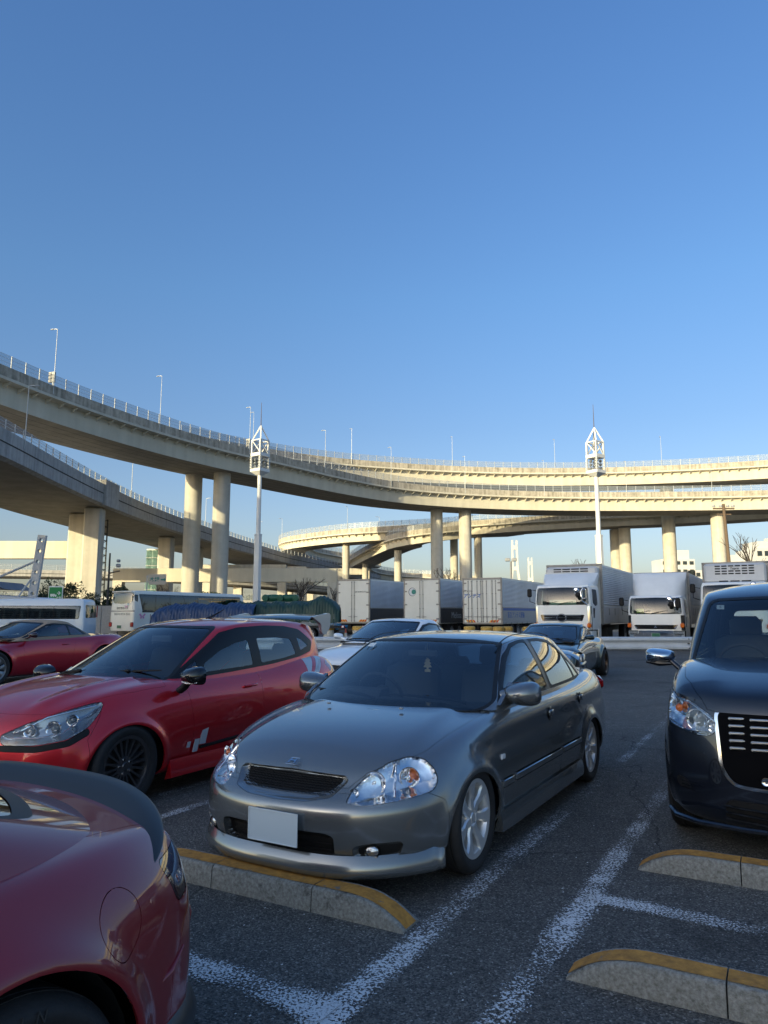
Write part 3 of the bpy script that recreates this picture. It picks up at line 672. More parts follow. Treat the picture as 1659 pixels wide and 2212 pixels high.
def deck(label, pts, width, style='steel', side=-1, step=2.0, lamps=None, gir_h=2.3, fence_h=1.3, fs=1, span=14, farfence=True, gir_m=STEEL2):  # last argument: cream paint of the girder
    root = empty('elevated_highway', (0, 0, 0), 0, label, 'elevated highway', 'elevated highway decks of the interchange')
    P, ds = resample(pts, step); n = len(P) - 1; w = width
    if style == 'steel':
        for i0 in range(0, n, span):
            i1 = min(n, i0 + span)
            sweep(P, [(0, 0), (w - 1.8, 0), (w - 1.8, gir_h), (0, gir_h)], [gir_m], 'girder', root, side, i0, i1)
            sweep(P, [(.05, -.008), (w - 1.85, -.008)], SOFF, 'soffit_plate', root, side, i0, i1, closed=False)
            for fr_ in (.2, .4, .6, .8):
                sweep(P, [((w - 1.8) * fr_ - .04, -.012), ((w - 1.8) * fr_ + .04, -.012)], mat('joint_dark', (.03, .03, .03), .9), 'soffit_joint', root, side, i0, i1, closed=False)
            sweep(P, [(-.95, gir_h + .12), (0, gir_h), (w - 1.8, gir_h), (w - .85, gir_h + .12), (w - .85, gir_h + .42), (-.95, gir_h + .42)], STEEL, 'deck_slab', root, side, i0, i1)
        zt = gir_h + .42; o0 = -.95; o1 = w - .85
        # brackets under the overhang
        T = np.gradient(P, axis=0); bm_ = None; k = 0
        br = MB(); br.prism([(0, 0), (0, -.55), (-.88, -.06), (-.88, .0)], -.05, .05, 'Y'); me = br.build('bracket', STEEL); dme = me.data; bpy.data.objects.remove(me)
        for i in range(0, n + 1):
            if k > 290: break
            t = T[i]; nx, ny = t[1], -t[0]; l = math.hypot(nx, ny); nx, ny = nx / l * side, ny / l * side
            inst('bracket', dme, root, (P[i][0] - nx * .004, P[i][1] - ny * .004, P[i][2] + gir_h - .005), (0, 0, math.atan2(ny, nx))); k += 1
    else:
        for i0 in range(0, n, span):
            i1 = min(n, i0 + span)
            sweep(P, [(0, .25), (.5, 0), (w - .5, 0), (w, .25), (w, gir_h), (0, gir_h)], [DECKC], 'girder', root, side, i0, i1)
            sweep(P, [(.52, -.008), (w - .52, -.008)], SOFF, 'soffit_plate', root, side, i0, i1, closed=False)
            sweep(P, [(-.03, gir_h * .62), (.02, gir_h * .62), (.02, gir_h * .62 + .12), (-.03, gir_h * .62 + .12)], mat('groove_dark', (.03, .03, .03), .9), 'groove_shade', root, side, i0, i1)  # raised dark strip stands in for the shade inside the fascia groove
        zt = gir_h; o0 = 0; o1 = w
    ph = 1.1 if style == 'steel' else .35
    for i0 in range(0, n, 3):
        i1 = min(n, i0 + 3); j = random.uniform(-.015, .015)
        sweep(P, [(o0 + j, zt), (o0 + .3, zt), (o0 + .3, zt + ph), (o0 + j, zt + ph)], PARA if style == 'steel' else DECKC, 'parapet_panel', root, side, i0, i1)
    sweep(P, [(o1 - .3, zt), (o1, zt), (o1, zt + ph), (o1 - .3, zt + ph)], PARA, 'far_parapet', root, side)
    T = np.gradient(P, axis=0)
    pb = MB(); pb.box((0, 0, fence_h / 2), (.09, .09, fence_h)); o = pb.build('p', POST); pme = o.data; bpy.data.objects.remove(o)
    def edge(i, off):
        t = T[i]; nx, ny = t[1], -t[0]; l = math.hypot(nx, ny); return P[i][0] + nx / l * side * off, P[i][1] + ny / l * side * off
    for off, tagf in ((o0 + .12, ''), (o1 - .12, 'far_')):
        if off > 1 and not farfence: continue
        for i in range(0, n + 1, fs):
            x, y = edge(i, off); inst('fence_post', pme, root, (x, y, P[i][2] + zt + ph), (0, 0, math.atan2(T[i][1], T[i][0])))
        for i in range(0, n, fs):
            i2 = min(n, i + fs); xa, ya = edge(i, off); xb, yb = edge(i2, off); za, zb = P[i][2] + zt + ph, P[i2][2] + zt + ph
            mk('fence_panel', [(xa, ya, za + .04), (xb, yb, zb + .04), (xb, yb, zb + fence_h - .05), (xa, ya, za + fence_h - .05)], [(0, 1, 2, 3)], FENCE, root)
        q = MB()
        for hz in (.02, fence_h * .36, fence_h * .68, fence_h - .04):
            pts_ = [(*edge(i, off), P[i][2] + zt + ph + hz) for i in range(0, n + 1)]; q.tube(pts_, .016, 4, cap=False)
        tag(q.build('fence_rail', POST, root), kind='stuff')
    return root, P, T, edge, zt + ph, o0
def lamp_post(loc, h, rz, label, panel=False, name='lamp_post'):
    r_ = empty(name, loc, rz, label, 'lamp post', 'lamp posts standing along the elevated roads')
    b = MB(); b.tube([(0, 0, -1.0), (0, 0, h * .5), (0, 0, h)], [.05, .042, .03], 8); b.build('pole', POST, r_, True)
    b = MB(); b.tube([(0, 0, h - .05), (.3, 0, h + .05), (.8, 0, h + .05)], [.05, .05, .04], 6); b.box((.75, 0, h + .06), (.45, .18, .09), bev=.03); b.build('lamp_head', POST, r_, True)
    if panel:
        for i in range(3):
            for j in range(2):
                b = MB(); b.box((.22 + j * .42, -.1, .6 + i * .42), (.38, .3, .36), bev=.03); b.build('floodlight', mat('flood_grey', (.35, .34, .30), .5), r_)
    return r_
A1 = [(-49, 20, 23), (-47.5, 38, 23), (-43.8, 56, 23), (-39.7, 71.3, 23), (-36.0, 82, 23), (-31.0, 93, 23), (-24.8, 103.5, 23), (-16.5, 114.5, 23), (-7.5, 126.5, 23), (2, 136, 23), (13, 142, 23), (27, 146, 23), (42, 147.6, 23), (60, 147.4, 23), (79, 145.5, 23), (100, 141, 23), (125, 131, 23), (150, 114, 23)]
A2 = [(-35.5, 120, 28.7), (-28.5, 128.5, 29.0), (-20, 137.5, 29.4), (-10, 145, 29.7), (2, 150.5, 29.9), (15, 154.5, 30), (30, 156.5, 30), (47, 156.8, 30.1), (62, 155, 30.2), (80, 150.5, 30.3), (100, 143, 30.5), (122, 130, 30.8), (144, 110, 31)]
Bp = [(-34, 18, 15.5), (-34.2, 40, 15.5), (-34.6, 62, 15.5), (-35.6, 76, 15.5), (-36.4, 90, 15.5), (-36.6, 105, 15.5), (-35.8, 122, 15.5), (-34.2, 138, 15.5), (-32.8, 154, 15.4), (-30.2, 170, 15.3), (-26, 187, 14.8), (-17.5, 206, 13.9), (-9, 226, 12.8), (2, 247, 11.4)]
Cp = [(125, 147, 24.2), (105, 154, 23.6), (84, 160, 22.9), (67, 162.8, 22.2), (53, 163.5, 21.7), (38.6, 166, 21.2), (23.3, 169.5, 20.6), (11.7, 171.8, 20.0), (1.5, 172.5, 19.5), (-9.5, 176, 19.2), (-20, 186, 19.2), (-27.5, 197, 19.2), (-29.6, 209, 19), (-26, 221, 18.3), (-16, 230, 17.4), (-2, 233, 16.5)]
Dp = [(36, 182, 21.8), (26, 175, 20.7), (15, 167, 18.9), (7, 165.6, 17.8), (1.8, 171.5, 17.3), (-2, 182, 16.7), (-6, 196, 16), (-10, 213, 15.2), (-11.5, 229, 14.4), (-8, 243, 13.6), (3, 250, 12.8), (17, 247, 12), (30, 238, 11.2)]
dk1 = deck('lower of the two long cream decks sweeping from top left to right with shaded girder', A1, 9.8, side=-1, step=1.95)
dk2 = deck('upper cream deck curving behind and above the long sweeping one', A2, 9.6, side=-1, step=1.95, farfence=False)
dkB = deck('grey concrete viaduct entering low at the left edge and dropping away', Bp, 15, 'conc', side=-1, step=1.9, gir_h=2.45, fence_h=1.0)
dkC = deck('thin cream ramp that turns back in a wide hook above the boxes', Cp, 8.6, side=1, step=1.9, gir_h=1.7, fence_h=1.35, farfence=True)
dkD = deck('shaded lower ramp curling in a tight hook behind the three box trucks', Dp, 8, side=1, step=1.9, gir_h=1.6, fence_h=1.2, farfence=True)
# expansion-joint bulges and pier heads
def pier(x, y, top, r, label, name='bridge_pier', cap=None, sq=False, group='round concrete bridge piers', rz=0, w2=None):
    t = empty(name, (x, y, 0), rz, label, 'bridge pier', group)
    b = MB()
    if sq: b.box((0, 0, top / 2), (r * 2, (w2 or r) * 2, top), bev=.25)
    else: b.lathe([(r, 0), (r, top * .45), (r, top), (0, top)], 40)
    b.build('shaft', PIER, t, True, 40)
    if not sq:
        b = MB(); b.lathe([(r + .004, top * .5), (r + .03, top * .5 + .05), (r + .03, top * .5 + .12), (r + .004, top * .5 + .18)], 40); b.build('construction_joint', PIER, t, True)
    if cap: b = MB(); b.box((0, 0, top - cap[2] / 2), cap, bev=.08); b.build('pier_cap', PIER, t)
    return t
piers = [(-29.6, 109.2, 22.99, 1.3, 'left of the two thick round piers under the shaded sweep'), (-24.9, 107.9, 22.99, 1.28, 'right of the two thick round piers, beside the left light tower'),
 (10.9, 146.5, 22.99, 1.25, 'thick round pier with a shaded upper half above the second box truck'), (16.9, 147.5, 22.99, 1.3, 'sunlit thick round pier above the third box truck'),
 (71.2, 151.0, 22.99, 1.38, 'sunlit round pier between the utility pole and the banded one'), (64.4, 160.2, 29.98, 1.45, 'tallest round pier, rising past the lower deck to the upper one'),
 (56.4, 166.2, 21.6, 1.35, 'right one of the close pair of round piers beside the right light tower'), (55.4, 169.8, 21.6, 1.3, 'left, half hidden one of the close pair of piers by the right light tower'),
 (22.9, 173, 20.6, .95, 'slim round pier just right of the two thick central ones'), (17.2, 174.6, 20.2, .95, 'slim round pier seen between the two thick central ones'),
 (-9.6, 179.8, 19.2, .9, 'slim sunlit pier holding the wide hook ramp at its left part'), (3.4, 173.6, 17.0, .9, 'slim pier holding the tight lower hook, above the first box gap'), (-5.3, 201.5, 15.8, .85, 'slim pier inside the curl of the lower hook'),
 (-26.9, 206, 19, .9, 'slim pier at the far turn of the wide hook ramp'), (30, 160, 29.9, 1.2, 'round pier of the upper deck'), ]
for p_ in piers[:-1]: pier(p_[0], p_[1], p_[2], p_[3], p_[4])
pier(-38.3, 93.5, 15.5, 1.12, 'square grey pier under the concrete viaduct at the left', sq=True, group='square concrete piers', w2=1.1, rz=.12)
for i, (x, y) in enumerate(((-42.5, 99), (-39.5, 129), (-39.5, 150))): pier(x, y, 15.5, 1.2, ['second square pier behind the first under the viaduct', 'square viaduct pier seen left of the round pair', 'far square viaduct pier in the shade'][i], sq=True, group='square concrete piers')
# hammerhead block on the viaduct fascia
b = MB(); b.box((0, 0, 0), (3.6, 4.6, 3.4), bev=.05); o = b.build('corbel_block', DECKC, dkB[0]); o.location = (-37.9, 93.6, 17.2)
def portal(label, x0, x1, y, zt, h, w=1.9, legs=(0, 1), rz=0, mats=None):
    t = empty('portal_frame', (x0, y, 0), rz, label, 'portal frame', 'concrete portal frames'); L_ = x1 - x0
    b = MB(); b.box((L_ / 2, 0, zt - h / 2), (L_, w, h), bev=.04); b.build('cross_beam', mats or STEEL2, t)
    for k in legs:
        b = MB(); b.box((w / 2 + k * (L_ - w), 0, (zt - h) / 2), (w, w * .96, zt - h), bev=.04); b.build('leg', PIER, t)
portal('broad cream cross beam at the far left with sun and shadow on it', -84, -47.2, 112, 12.9, 2.75, 1.6, (0, 1))
portal('long low cream beam running behind the trees on the left', -46, -8, 122, 9.25, 2.3, 1.6, (0, 1))
portal('shaded portal frame behind the left light tower', -40, -21.6, 158, 12.4, 1.9, 1.8, (0, 1), mats=PIER)
portal('portal frame under the falling end of the viaduct', -36, -18.6, 172, 12.9, 1.8, 2.0, (0, 1), mats=PIER)
portal('smaller portal frame right of the bare tree', -27, -10.5, 186, 12.6, 1.8, 1.9, (0, 1), mats=PIER)
portal('farthest portal frame by the slim piers', -22, -4, 205, 14.6, 1.8, 1.9, (0, 1), mats=PIER)
lowd = deck('distant low viaduct with a glass fence behind the viaduct piers', [(-95, 150, 9.5), (-60, 160, 9.3), (-30, 172, 8), (-5, 195, 6.4), (20, 225, 5)], 9, 'conc', side=-1, step=3, gir_h=1.3, fence_h=1.2, farfence=False)
farw = deck('low distant road with a pale noise fence behind the lorries', [(-130, 190, 4.0), (-60, 205, 4.0), (0, 215, 4.0), (60, 215, 4.0)], 9, 'conc', side=-1, step=3, gir_h=1.3, fence_h=1.9, farfence=False)
for dkk, (s0, st) in ((dk1, (3, 9)), (dk2, (8, 12)), (dkC, (12, 15)), (dkB, (8, 18)), (dkD, (10, 15))):
    root, P, T, edge, zz, o0 = dkk; k = 0
    nm = {'e': 0}
    ords = ['first', 'second', 'third', 'fourth', 'fifth', 'sixth', 'seventh', 'eighth', 'ninth', 'tenth', 'eleventh', 'twelfth', 'thirteenth', 'fourteenth', 'fifteenth', 'sixteenth']
    dn = {id(dk1): 'the lower sweeping deck', id(dk2): 'the upper curving deck', id(dkC): 'the wide hook ramp', id(dkB): 'the grey viaduct', id(dkD): 'the tight hook ramp'}[id(dkk)]
    for i in range(s0, len(P), st):
        x, y = edge(i, o0 - .05); lamp_post((x, y, P[i][2] + zz), 6.6 if dkk in (dk1, dk2) else 5.4, math.atan2(-T[i][0], T[i][1]) + (math.pi if dkk is not dkB else 0), 'thin grey lamp post on ' + dn + ', ' + ords[k % 16] + ' from its left end', panel=(dkk is dk1 and k in (3, 5)))
        k += 1
        if k > 15: break

# ------------------------------------------------------------------ light towers
TW = mat('tower_white', (.66, .66, .64), .45, noise=.05, nscale=1.5)
def light_tower(loc, label, rz):
    t = empty('light_tower', loc, rz, label, 'light tower', 'white steel light towers')
    b = MB(); b.lathe([(.30, 0), (.27, 7.1), (.29, 7.1), (.29, 7.2), (.17, 7.2)], 6); b.build('base_column', TW, t)
    b = MB(); b.lathe([(.165, 7.2), (.15, 11.6)], 20); b.build('pole', TW, t, True)
    b = MB(); b.add([(-.5, -.5, 11.75), (.5, -.5, 11.75), (.5, .5, 11.75), (-.5, .5, 11.75), (-.18, -.18, 11.5), (.18, -.18, 11.5), (.18, .18, 11.5), (-.18, .18, 11.5)], [(0, 1, 5, 4), (1, 2, 6, 5), (2, 3, 7, 6), (3, 0, 4, 7), (4, 5, 6, 7)])
    b.box((0, 0, 11.85), (1.0, 1.0, .22)); b.build('lower_tray', TW, t)
    b = MB(); b.box((0, 0, 13.0), (.98, .98, .26)); b.build('upper_tray', TW, t)
    for sx in (-1, 1):
        for sy in (-1, 1):
            b = MB(); b.tube([(sx * .44, sy * .44, 11.96), (sx * .44, sy * .44, 12.88)], .03, 6); b.build('corner_rod', TW, t)
            b = MB()
            for k in range(7): b.box((sx * .44, sy * .44, 12.05 + k * .12), (.15, .15, .055))
            b.build('louvre_stack', TW, t)
            b = MB(); b.box((sx * .42, sy * .42, 13.6), (.11, .11, 1.0)); b.build('frame_post', TW, t)
            b = MB(); b.tube([(sx * .42, sy * .42, 14.1), (0, 0, 15.2)], .07, 4); b.build('roof_strut', TW, t)
    for a in range(4):
        M_ = Matrix.Rotation(a * math.pi / 2, 3, 'Z')
        b = MB(); b.tube([M_ @ Vector((-.42, -.42, 14.08)), M_ @ Vector((.42, -.42, 14.08))], .06, 4); b.build('ring_bar', TW, t)
        b = MB(); b.tube([M_ @ Vector((-.42, -.42, 14.08)), M_ @ Vector((.36 * (1 if a % 2 else 1), -.42, 13.2))], .05, 4); b.build('diagonal_brace', TW, t)
        for k in range(3):
            for q in (-1, 1):
                c = M_ @ Vector((q * .2, -.28, 12.12 + k * .27)); b = MB(); dr = M_ @ Vector((0, -1, -.45)); qm = dr.to_track_quat('Z', 'Y').to_matrix(); lb = MB().lathe([(0, .1), (.09, .08), (.11, .0), (.05, -.12), (0, -.13)], 12)
                b.add([qm @ Vector(v) + c for v in lb.V], lb.F); b.build('spotlight', [mat('spot_glass', (.35, .37, .38), .15, .6)], t, True)
    b = MB(); b.tube([(.05, .05, 13), (.05, .05, 15.2), (.05, .05, 17.0)], [.05, .035, .015], 6); b.build('lightning_rod', mat('rod_dark', (.10, .08, .08), .6), t)
light_tower((-9.05, 51, 0), 'white light tower with pyramid frame, the left one, half hidden behind the coach', .95)
light_tower((15.6, 51.5, 0), 'white light tower with pyramid frame, the right one, above the refrigerated lorry', .62)

# ------------------------------------------------------------------ unseen block added behind the viewer to keep the sun off the car park
WALLM = concrete('shade_block_wall', (.40, .38, .34), (.50, .48, .43), .8, .8, .1, 10)
t = empty('shade_block', (-96, -110, 0), math.atan2(-.66, .75) + 0, 'tall pale block added well behind the viewer to shade the car park', 'building')
b = MB(); b.box((-8, -8, 22.5), (150, 16, 45)); b.build('wall', WALLM, t)
b = MB(); b.box((-8, -8, 45.3), (151.5, 17.5, .6)); b.build('roof', mat('roof_grey', (.22, .22, .22), .7), t)
wm = MB().box((0, 0, 0), (3.4, .12, 1.9)).build('w', glass_dark); wme = wm.data; bpy.data.objects.remove(wm)
wf = MB().box((0, .05, 0), (3.7, .14, 2.2)).build('w', dark_void); wfe = wf.data; bpy.data.objects.remove(wf)
for fl in range(9):
    for k in range(28):
        f_ = inst('window', wfe, t, (-76 + k * 4.8, .02, 3 + fl * 4.6)); inst('pane', wme, f_, (0, .08, 0))
# ------------------------------------------------------------------ generic car assembly
FR = (math.pi / 2, 0, math.pi / 2); RR = (math.pi / 2, 0, -math.pi / 2); LR = (math.pi / 2, 0, math.pi)
def greenhouse(base, rail, fb, ft, rb, rt, topz, bulge=.03, lev=3, pw=2.2, bow=None, ts=(0, .3, .62, .88, 1.0)):
    rings = []
    for t in ts[::-1]:
        sd_ = []
        for (a, b) in zip(base, rail):
            u = 4 * t * (1 - t) * bulge
            sd_.append((a[0] + (b[0] - a[0]) * t, a[1] + (b[1] - a[1]) * t + u, a[2] + (b[2] - a[2]) * t))
        lf = tuple(fb[i] + (ft[i] - fb[i]) * t + (u * .5 if i == 0 else 0) for i in range(2)) + (2.4,)
        lr = tuple(rb[i] + (rt[i] - rb[i]) * t - (u * .5 if i == 0 else 0) for i in range(2)) + (2.4,)
        rings.append(dict(side=sd_, f=lf, r=lr))
    V, F = box_cage(rings, topz, bow, pw, fr=(0, .4, .74, .93))
    return Shell(V, F, lev)
def arches(sh, ws, ra, amp, sig=.045, ymin=.55):
    def f(V, N):
        o = np.zeros_like(V)
        for wx, wz in ws:
            r = np.hypot(V[:, 0] - wx, V[:, 2] - wz)
            a = amp * np.exp(-((r - ra) / sig) ** 2) * (np.abs(V[:, 1]) > ymin) * np.clip((V[:, 2] - .1) / .15, 0, 1)
            o[:, 1] += np.sign(V[:, 1]) * a
        return o
    sh.raise_at(f)
def void_arches(sh, ws, ra):
    for wx, wz in ws:
        sh.region('void', circ(wx, wz, ra), lambda C, N: (np.abs(C[:, 1]) > .42))
def finish(t, sh, pmat, panels, hem=.012, gap=.0012):
    """panels: label -> (part name, material, split left/right)"""
    for L in sh.names:
        if L == 'void': continue
        nm, m, sp = panels.get(L, (L, pmat, False))
        sh.part(L, nm, m, t, hem=hem, gap=gap, sidesplit=sp)

def wiper(t, p0, p1, lift=.02, name='wiper'):
    p0, p1 = Vector(p0), Vector(p1); b = MB(); mid = p0.lerp(p1, .45) + Vector((.02, 0, lift))
    b.tube([p0, p0.lerp(p1, .2) + Vector((.015, 0, lift)), mid], [.011, .009, .007], 6)
    d = (p1 - p0); a = p0 + d * .12; e = p1
    b.tube([a + Vector((.012, 0, .008)), a.lerp(e, .5) + Vector((.016, 0, lift * .7)), e + Vector((.008, 0, .006))], [.006, .009, .005], 6)
    b.box(tuple(mid), (.03, .05, .02), bev=.005)
    return b.build(name, black_p, t, True, 60)
def mirror(t, c, size, m, sgn=1, arm=None, arm_m=None, ar=(.035, .03, .026, .022), glass_back=True, name='door_mirror', tilt=0, indic=None, taper=.72):
    """ellipsoid-like housing, open to the back"""
    lx, ly, lz = size; V = []; F = []; nu, nv = 10, 20
    for i in range(nu + 1):
        u = i / nu; rr = math.cos(u * math.pi / 2) ** .55 if i < nu else 0
        for k in range(nv):
            a = 2 * math.pi * k / nv; ca, sa = math.cos(a), math.sin(a)
            sy = abs(ca) ** .62 * (1 if ca > 0 else -1); sz = abs(sa) ** .68 * (1 if sa > 0 else -1)
            tp = 1 - (1 - taper) * (.5 - .5 * sy)
            V.append((u * lx, sy * ly / 2 * rr, sz * lz / 2 * rr * tp))
    for i in range(nu):
        for k in range(nv): F.append((i * nv + k, i * nv + (k + 1) % nv, i * nv + nv + (k + 1) % nv, i * nv + nv + k))
    rot = Matrix.Rotation(R(tilt), 3, 'X')
    V = [rot @ Vector(v) for v in V]
    V = [(c[0] + v[0], (c[1] + v[1]) * 1, c[2] + v[2]) for v in V]
    V = [(x, y * sgn, z) for x, y, z in V]
    o = mk(name, V, F, m, t); bm = bmesh.new(); bm.from_mesh(o.data); bmesh.ops.remove_doubles(bm, verts=bm.verts, dist=1e-5); bmesh.ops.recalc_face_normals(bm, faces=bm.faces); bm.to_mesh(o.data); bm.free(); o.data.shade_smooth()
    b = MB(); b.lathe([(0, 0), (.47, 0)], 24, c=(0, 0, 0), ax='X')
    g = MB(); g.add([(c[0] - .001, sgn * (c[1] + v[1] * ly * .97), c[2] + v[2] * lz * .94) for v in b.V], b.F); g.build('mirror_glass', chrome, o)
    if arm:
        ab = MB(); ab.tube([(p[0], p[1] * sgn, p[2]) for p in arm], list(ar)[:len(arm)], 10, flat=.7); ab.build('mirror_foot', arm_m or m, o, True, 60)
    if indic:
        ib = MB(); ib.tube([(p[0], p[1] * sgn, p[2]) for p in indic], [.006, .012, .012, .005][:len(indic)], 8, flat=.7); ib.build('turn_repeater', lens_white, o, True, 60)
    return o
lens_white = mat('frosted_lens', (.75, .76, .78), .15, coat=1)
def lamp_unit(t, sh, lab, name, parts_fn, m=lens, recess=.05):
    """clear cover from the shell plus a bright bowl behind it"""
    obs = sh.part(lab, name, m, t, hem=0, gap=.002, sidesplit=True)
    for o in obs:
        L = sh.names.index(lab); me = o.data
        c = me.copy(); c.name = 'lamp_bowl'
        n = len(c.vertices); co = np.empty(n * 3); c.vertices.foreach_get('co', co); co = co.reshape(-1, 3); nn = np.array([tuple(v.normal) for v in me.vertices])
        ed = np.zeros(n); bm = bmesh.new(); bm.from_mesh(c)
        bv = [v.index for v in bm.verts if v.is_boundary]; bm.free()
        B = co[bv]; d = np.min(np.linalg.norm(co[:, None, :] - B[None, ::2, :], axis=2), axis=1)
        dep = .004 + recess * np.clip(d / .07, 0, 1) ** .7
        co -= nn * dep[:, None]; c.vertices.foreach_set('co', co.ravel()); c.materials.clear(); c.materials.append(parts_fn if not callable(parts_fn) else reflector); c.update()
        inst('lamp_bowl', c, o)
        yield o

def remap_z(t, fz, skip=('wheel',)):
    done = set()
    def go(o, dz):
        for c in [c for c in bpy.data.objects if c.parent == o]:
            if c.name.split('.')[0] in skip: continue
            if c.location.length > 1e-6 or c.rotation_euler[2] or c.rotation_euler[1] or c.rotation_euler[0]:
                c.location.z = float(fz(c.location.z)); continue
            me = c.data
            if me.name in done: continue
            done.add(me.name); n = len(me.vertices); co = np.empty(n * 3); me.vertices.foreach_get('co', co); co = co.reshape(-1, 3); co[:, 2] = fz(co[:, 2]); me.vertices.foreach_set('co', co.ravel()); me.update(); go(c, 0)
    go(t, 0)
# ------------------------------------------------------------------ grey saloon
def civic():
    P = paint('grey_pearl', (.205, .218, .226), .70, .24, .07)
    t = empty('parked_car', (0, 0, 0), 0, 'grey four-door saloon with clear headlights and blank pale plate in the middle', 'car')
    X = [.47, .27, 0, -.35, -.75, -1.25, -1.75, -2.2, -2.6, -2.95, -3.25, -3.45]
    def lv(y, z, f, r, dx=0): return ring([x + (dx if i == 0 else 0) for i, x in enumerate(X)], y, z, f, r)
    rings = [
        lv([.665, .725, .762, .785, .79, .79, .79, .785, .77, .745, .70, .655], [.700, .775, .842, .895, .92, .93, .94, .95, .975, 1.0, 1.0, .98], (.655, .700, 3.2), (-3.62, 1.01, 3)),
        lv([.72, .785, .82, .83, .835, .84, .84, .84, .835, .82, .79, .74], [.622, .700, .785, .835, .84, .845, .85, .86, .88, .90, .905, .89], (.688, .622, 3.4), (-3.655, .90, 3)),
        lv([.755, .825, .855, .855, .855, .855, .855, .86, .86, .85, .825, .78], [.568, .615, .655, .66, .66, .66, .66, .67, .68, .70, .71, .71], (.806, .566, 3.6), (-3.68, .70, 3)),
        lv([.77, .84, .86, .86, .86, .86, .86, .86, .865, .86, .83, .785], [.50, .50, .50, .50, .50, .50, .50, .50, .51, .53, .55, .55], (.84, .505, 3.6), (-3.70, .56, 3)),
        lv([.765, .84, .855, .85, .845, .845, .845, .85, .86, .855, .825, .78], [.33, .33, .33, .33, .33, .33, .33, .33, .34, .36, .38, .40], (.835, .325, 3.6), (-3.68, .40, 3)),
        lv([.75, .81, .82, .82, .82, .82, .82, .82, .83, .83, .80, .74], [.19, .19, .19, .19, .19, .19, .19, .19, .20, .22, .26, .28], (.80, .19, 3.4), (-3.62, .29, 3)),
        lv([.65, .70, .72, .72, .72, .72, .72, .72, .72, .72, .68, .60], [.17, .17, .17, .17, .17, .17, .17, .17, .17, .19, .23, .25], (.68, .17, 3), (-3.5, .26, 3))]
    tz = [.72, .808, .868, .912, .95, .95, .95, .96, .98, 1.02, 1.03, 1.0]
    bow = [0, .15, .14, .10, .05, 0, 0, 0, 0, -.05, -.12, 0]
    V, F = box_cage(rings, tz, bow, 2.4, fr=(0, .36, .68, .90))
    sh = Shell(V, F, 4)
    ws = [(0, .295), (-2.62, .295)]
    # soft shapes: bonnet swage, bumper shelf, waist line
    def shape(V, N):
        o = np.zeros_like(V); y = np.abs(V[:, 1]); x = V[:, 0]; z = V[:, 2]
        hl = .60 - .06 * np.clip((.7 - x) / 1.1, 0, 1)   # line of the bonnet crease
        up = (N[:, 2] > .5) & (x > -.45)
        o[:, 2] += up * .020 * (1 / (1 + np.exp((y - hl) / .022))) * np.clip((.72 - x) / .25, 0, 1)
        # waist groove
        sd_ = (np.abs(N[:, 1]) > .6)
        o[:, 1] += sd_ * np.sign(V[:, 1]) * -.006 * np.exp(-((z - .74 - .03 * np.clip(-x / 3, 0, 1)) / .05) ** 2) * (x < 0)
        return o
    sh.raise_at(shape)
    arches(sh, ws, .352, .016)
    sh.region('void', top(rnd([(-.44, -.2), (-.49, .735), (-2.75, .70), (-2.95, -.2)], .1)), lambda C, N: (C[:, 2] > .86) & (N[:, 2] > .4))
    void_arches(sh, ws, .333)
    xy = lambda C: C[:, 0]
    # bumpers, bonnet, boot, doors
    sh.region('front_bumper', side(rnd([(.335, .10), (.34, .545), (.46, .605), (.60, .60), (1.2, .60), (1.2, -.1)], .02)), lambda C, N: C[:, 0] > .2, only=['body'])
    sh.region('rear_bumper', side(rnd([(-2.98, .10), (-2.98, .60), (-3.4, .66), (-4, .66), (-4, 0)], .02)), lambda C, N: C[:, 0] < -2.6, only=['body'])
    sh.region('headlamp', diag(rnd([(-.190, .560), (-.135, .620), (-.045, .690), (.07, .742), (.19, .762), (.275, .752), (.325, .705), (.338, .645), (.30, .600), (.10, .572), (-.08, .553)], .03), 42), lambda C, N: (C[:, 0] > .15) & (C[:, 2] > .50) & (C[:, 2] < .8))
    GI = front(rnd([(-.2, .668), (.322, .656), (.330, .642), (.288, .600), (.18, .584), (-.2, .576)], .008))
    sh.region('grille', front(rnd([(-.2, .690), (.352, .676), (.376, .652), (.325, .580), (.20, .556), (-.2, .544)], .012)), lambda C, N: (C[:, 0] > .45) & (C[:, 2] > .5))
    sh.region('bonnet', top(rnd([(.80, -.2), (.77, .22), (.70, .365), (.62, .43), (.47, .575), (.28, .665), (-.1, .715), (-.47, .735), (-.50, .6), (-.36, .3), (-.34, -.2)], .03)), lambda C, N: (C[:, 0] > -.6) & (N[:, 2] > .32) & (C[:, 2] > .62), only=['body', 'front_bumper'])
    sh.region('intake', front(rnd([(-.2, .215), (.33, .222), (.372, .252), (.375, .365), (.33, .385), (-.2, .392)], .03)), lambda C, N: C[:, 0] > .5, only=['front_bumper'])
    fog = [(-.145, .300), (-.07, .322), (.105, .328), (.122, .308), (.105, .235), (-.04, .218), (-.135, .228)]
    sh.region('fog_panel', diag(rnd([(a - .01, b + .008) for a, b in fog], .03), 42), lambda C, N: (C[:, 0] > .3) & (C[:, 2] < .4), only=['front_bumper'])
    sh.region('boot_lid', top([(-3.05, -.2), (-3.0, .60), (-3.9, .60), (-3.9, -.2)]), lambda C, N: (C[:, 0] < -2.8) & (C[:, 2] > .66), only=['body'])
    dl = lambda C, N: (np.abs(C[:, 1]) > .5)
    sh.region('front_door', side(rnd([(-.56, 1.1), (-.565, .80), (-.60, .45), (-.595, .30), (-.62, .245), (-1.66, .245), (-1.665, .40), (-1.62, .75), (-1.60, 1.1)], .04)), dl, only=['body'])
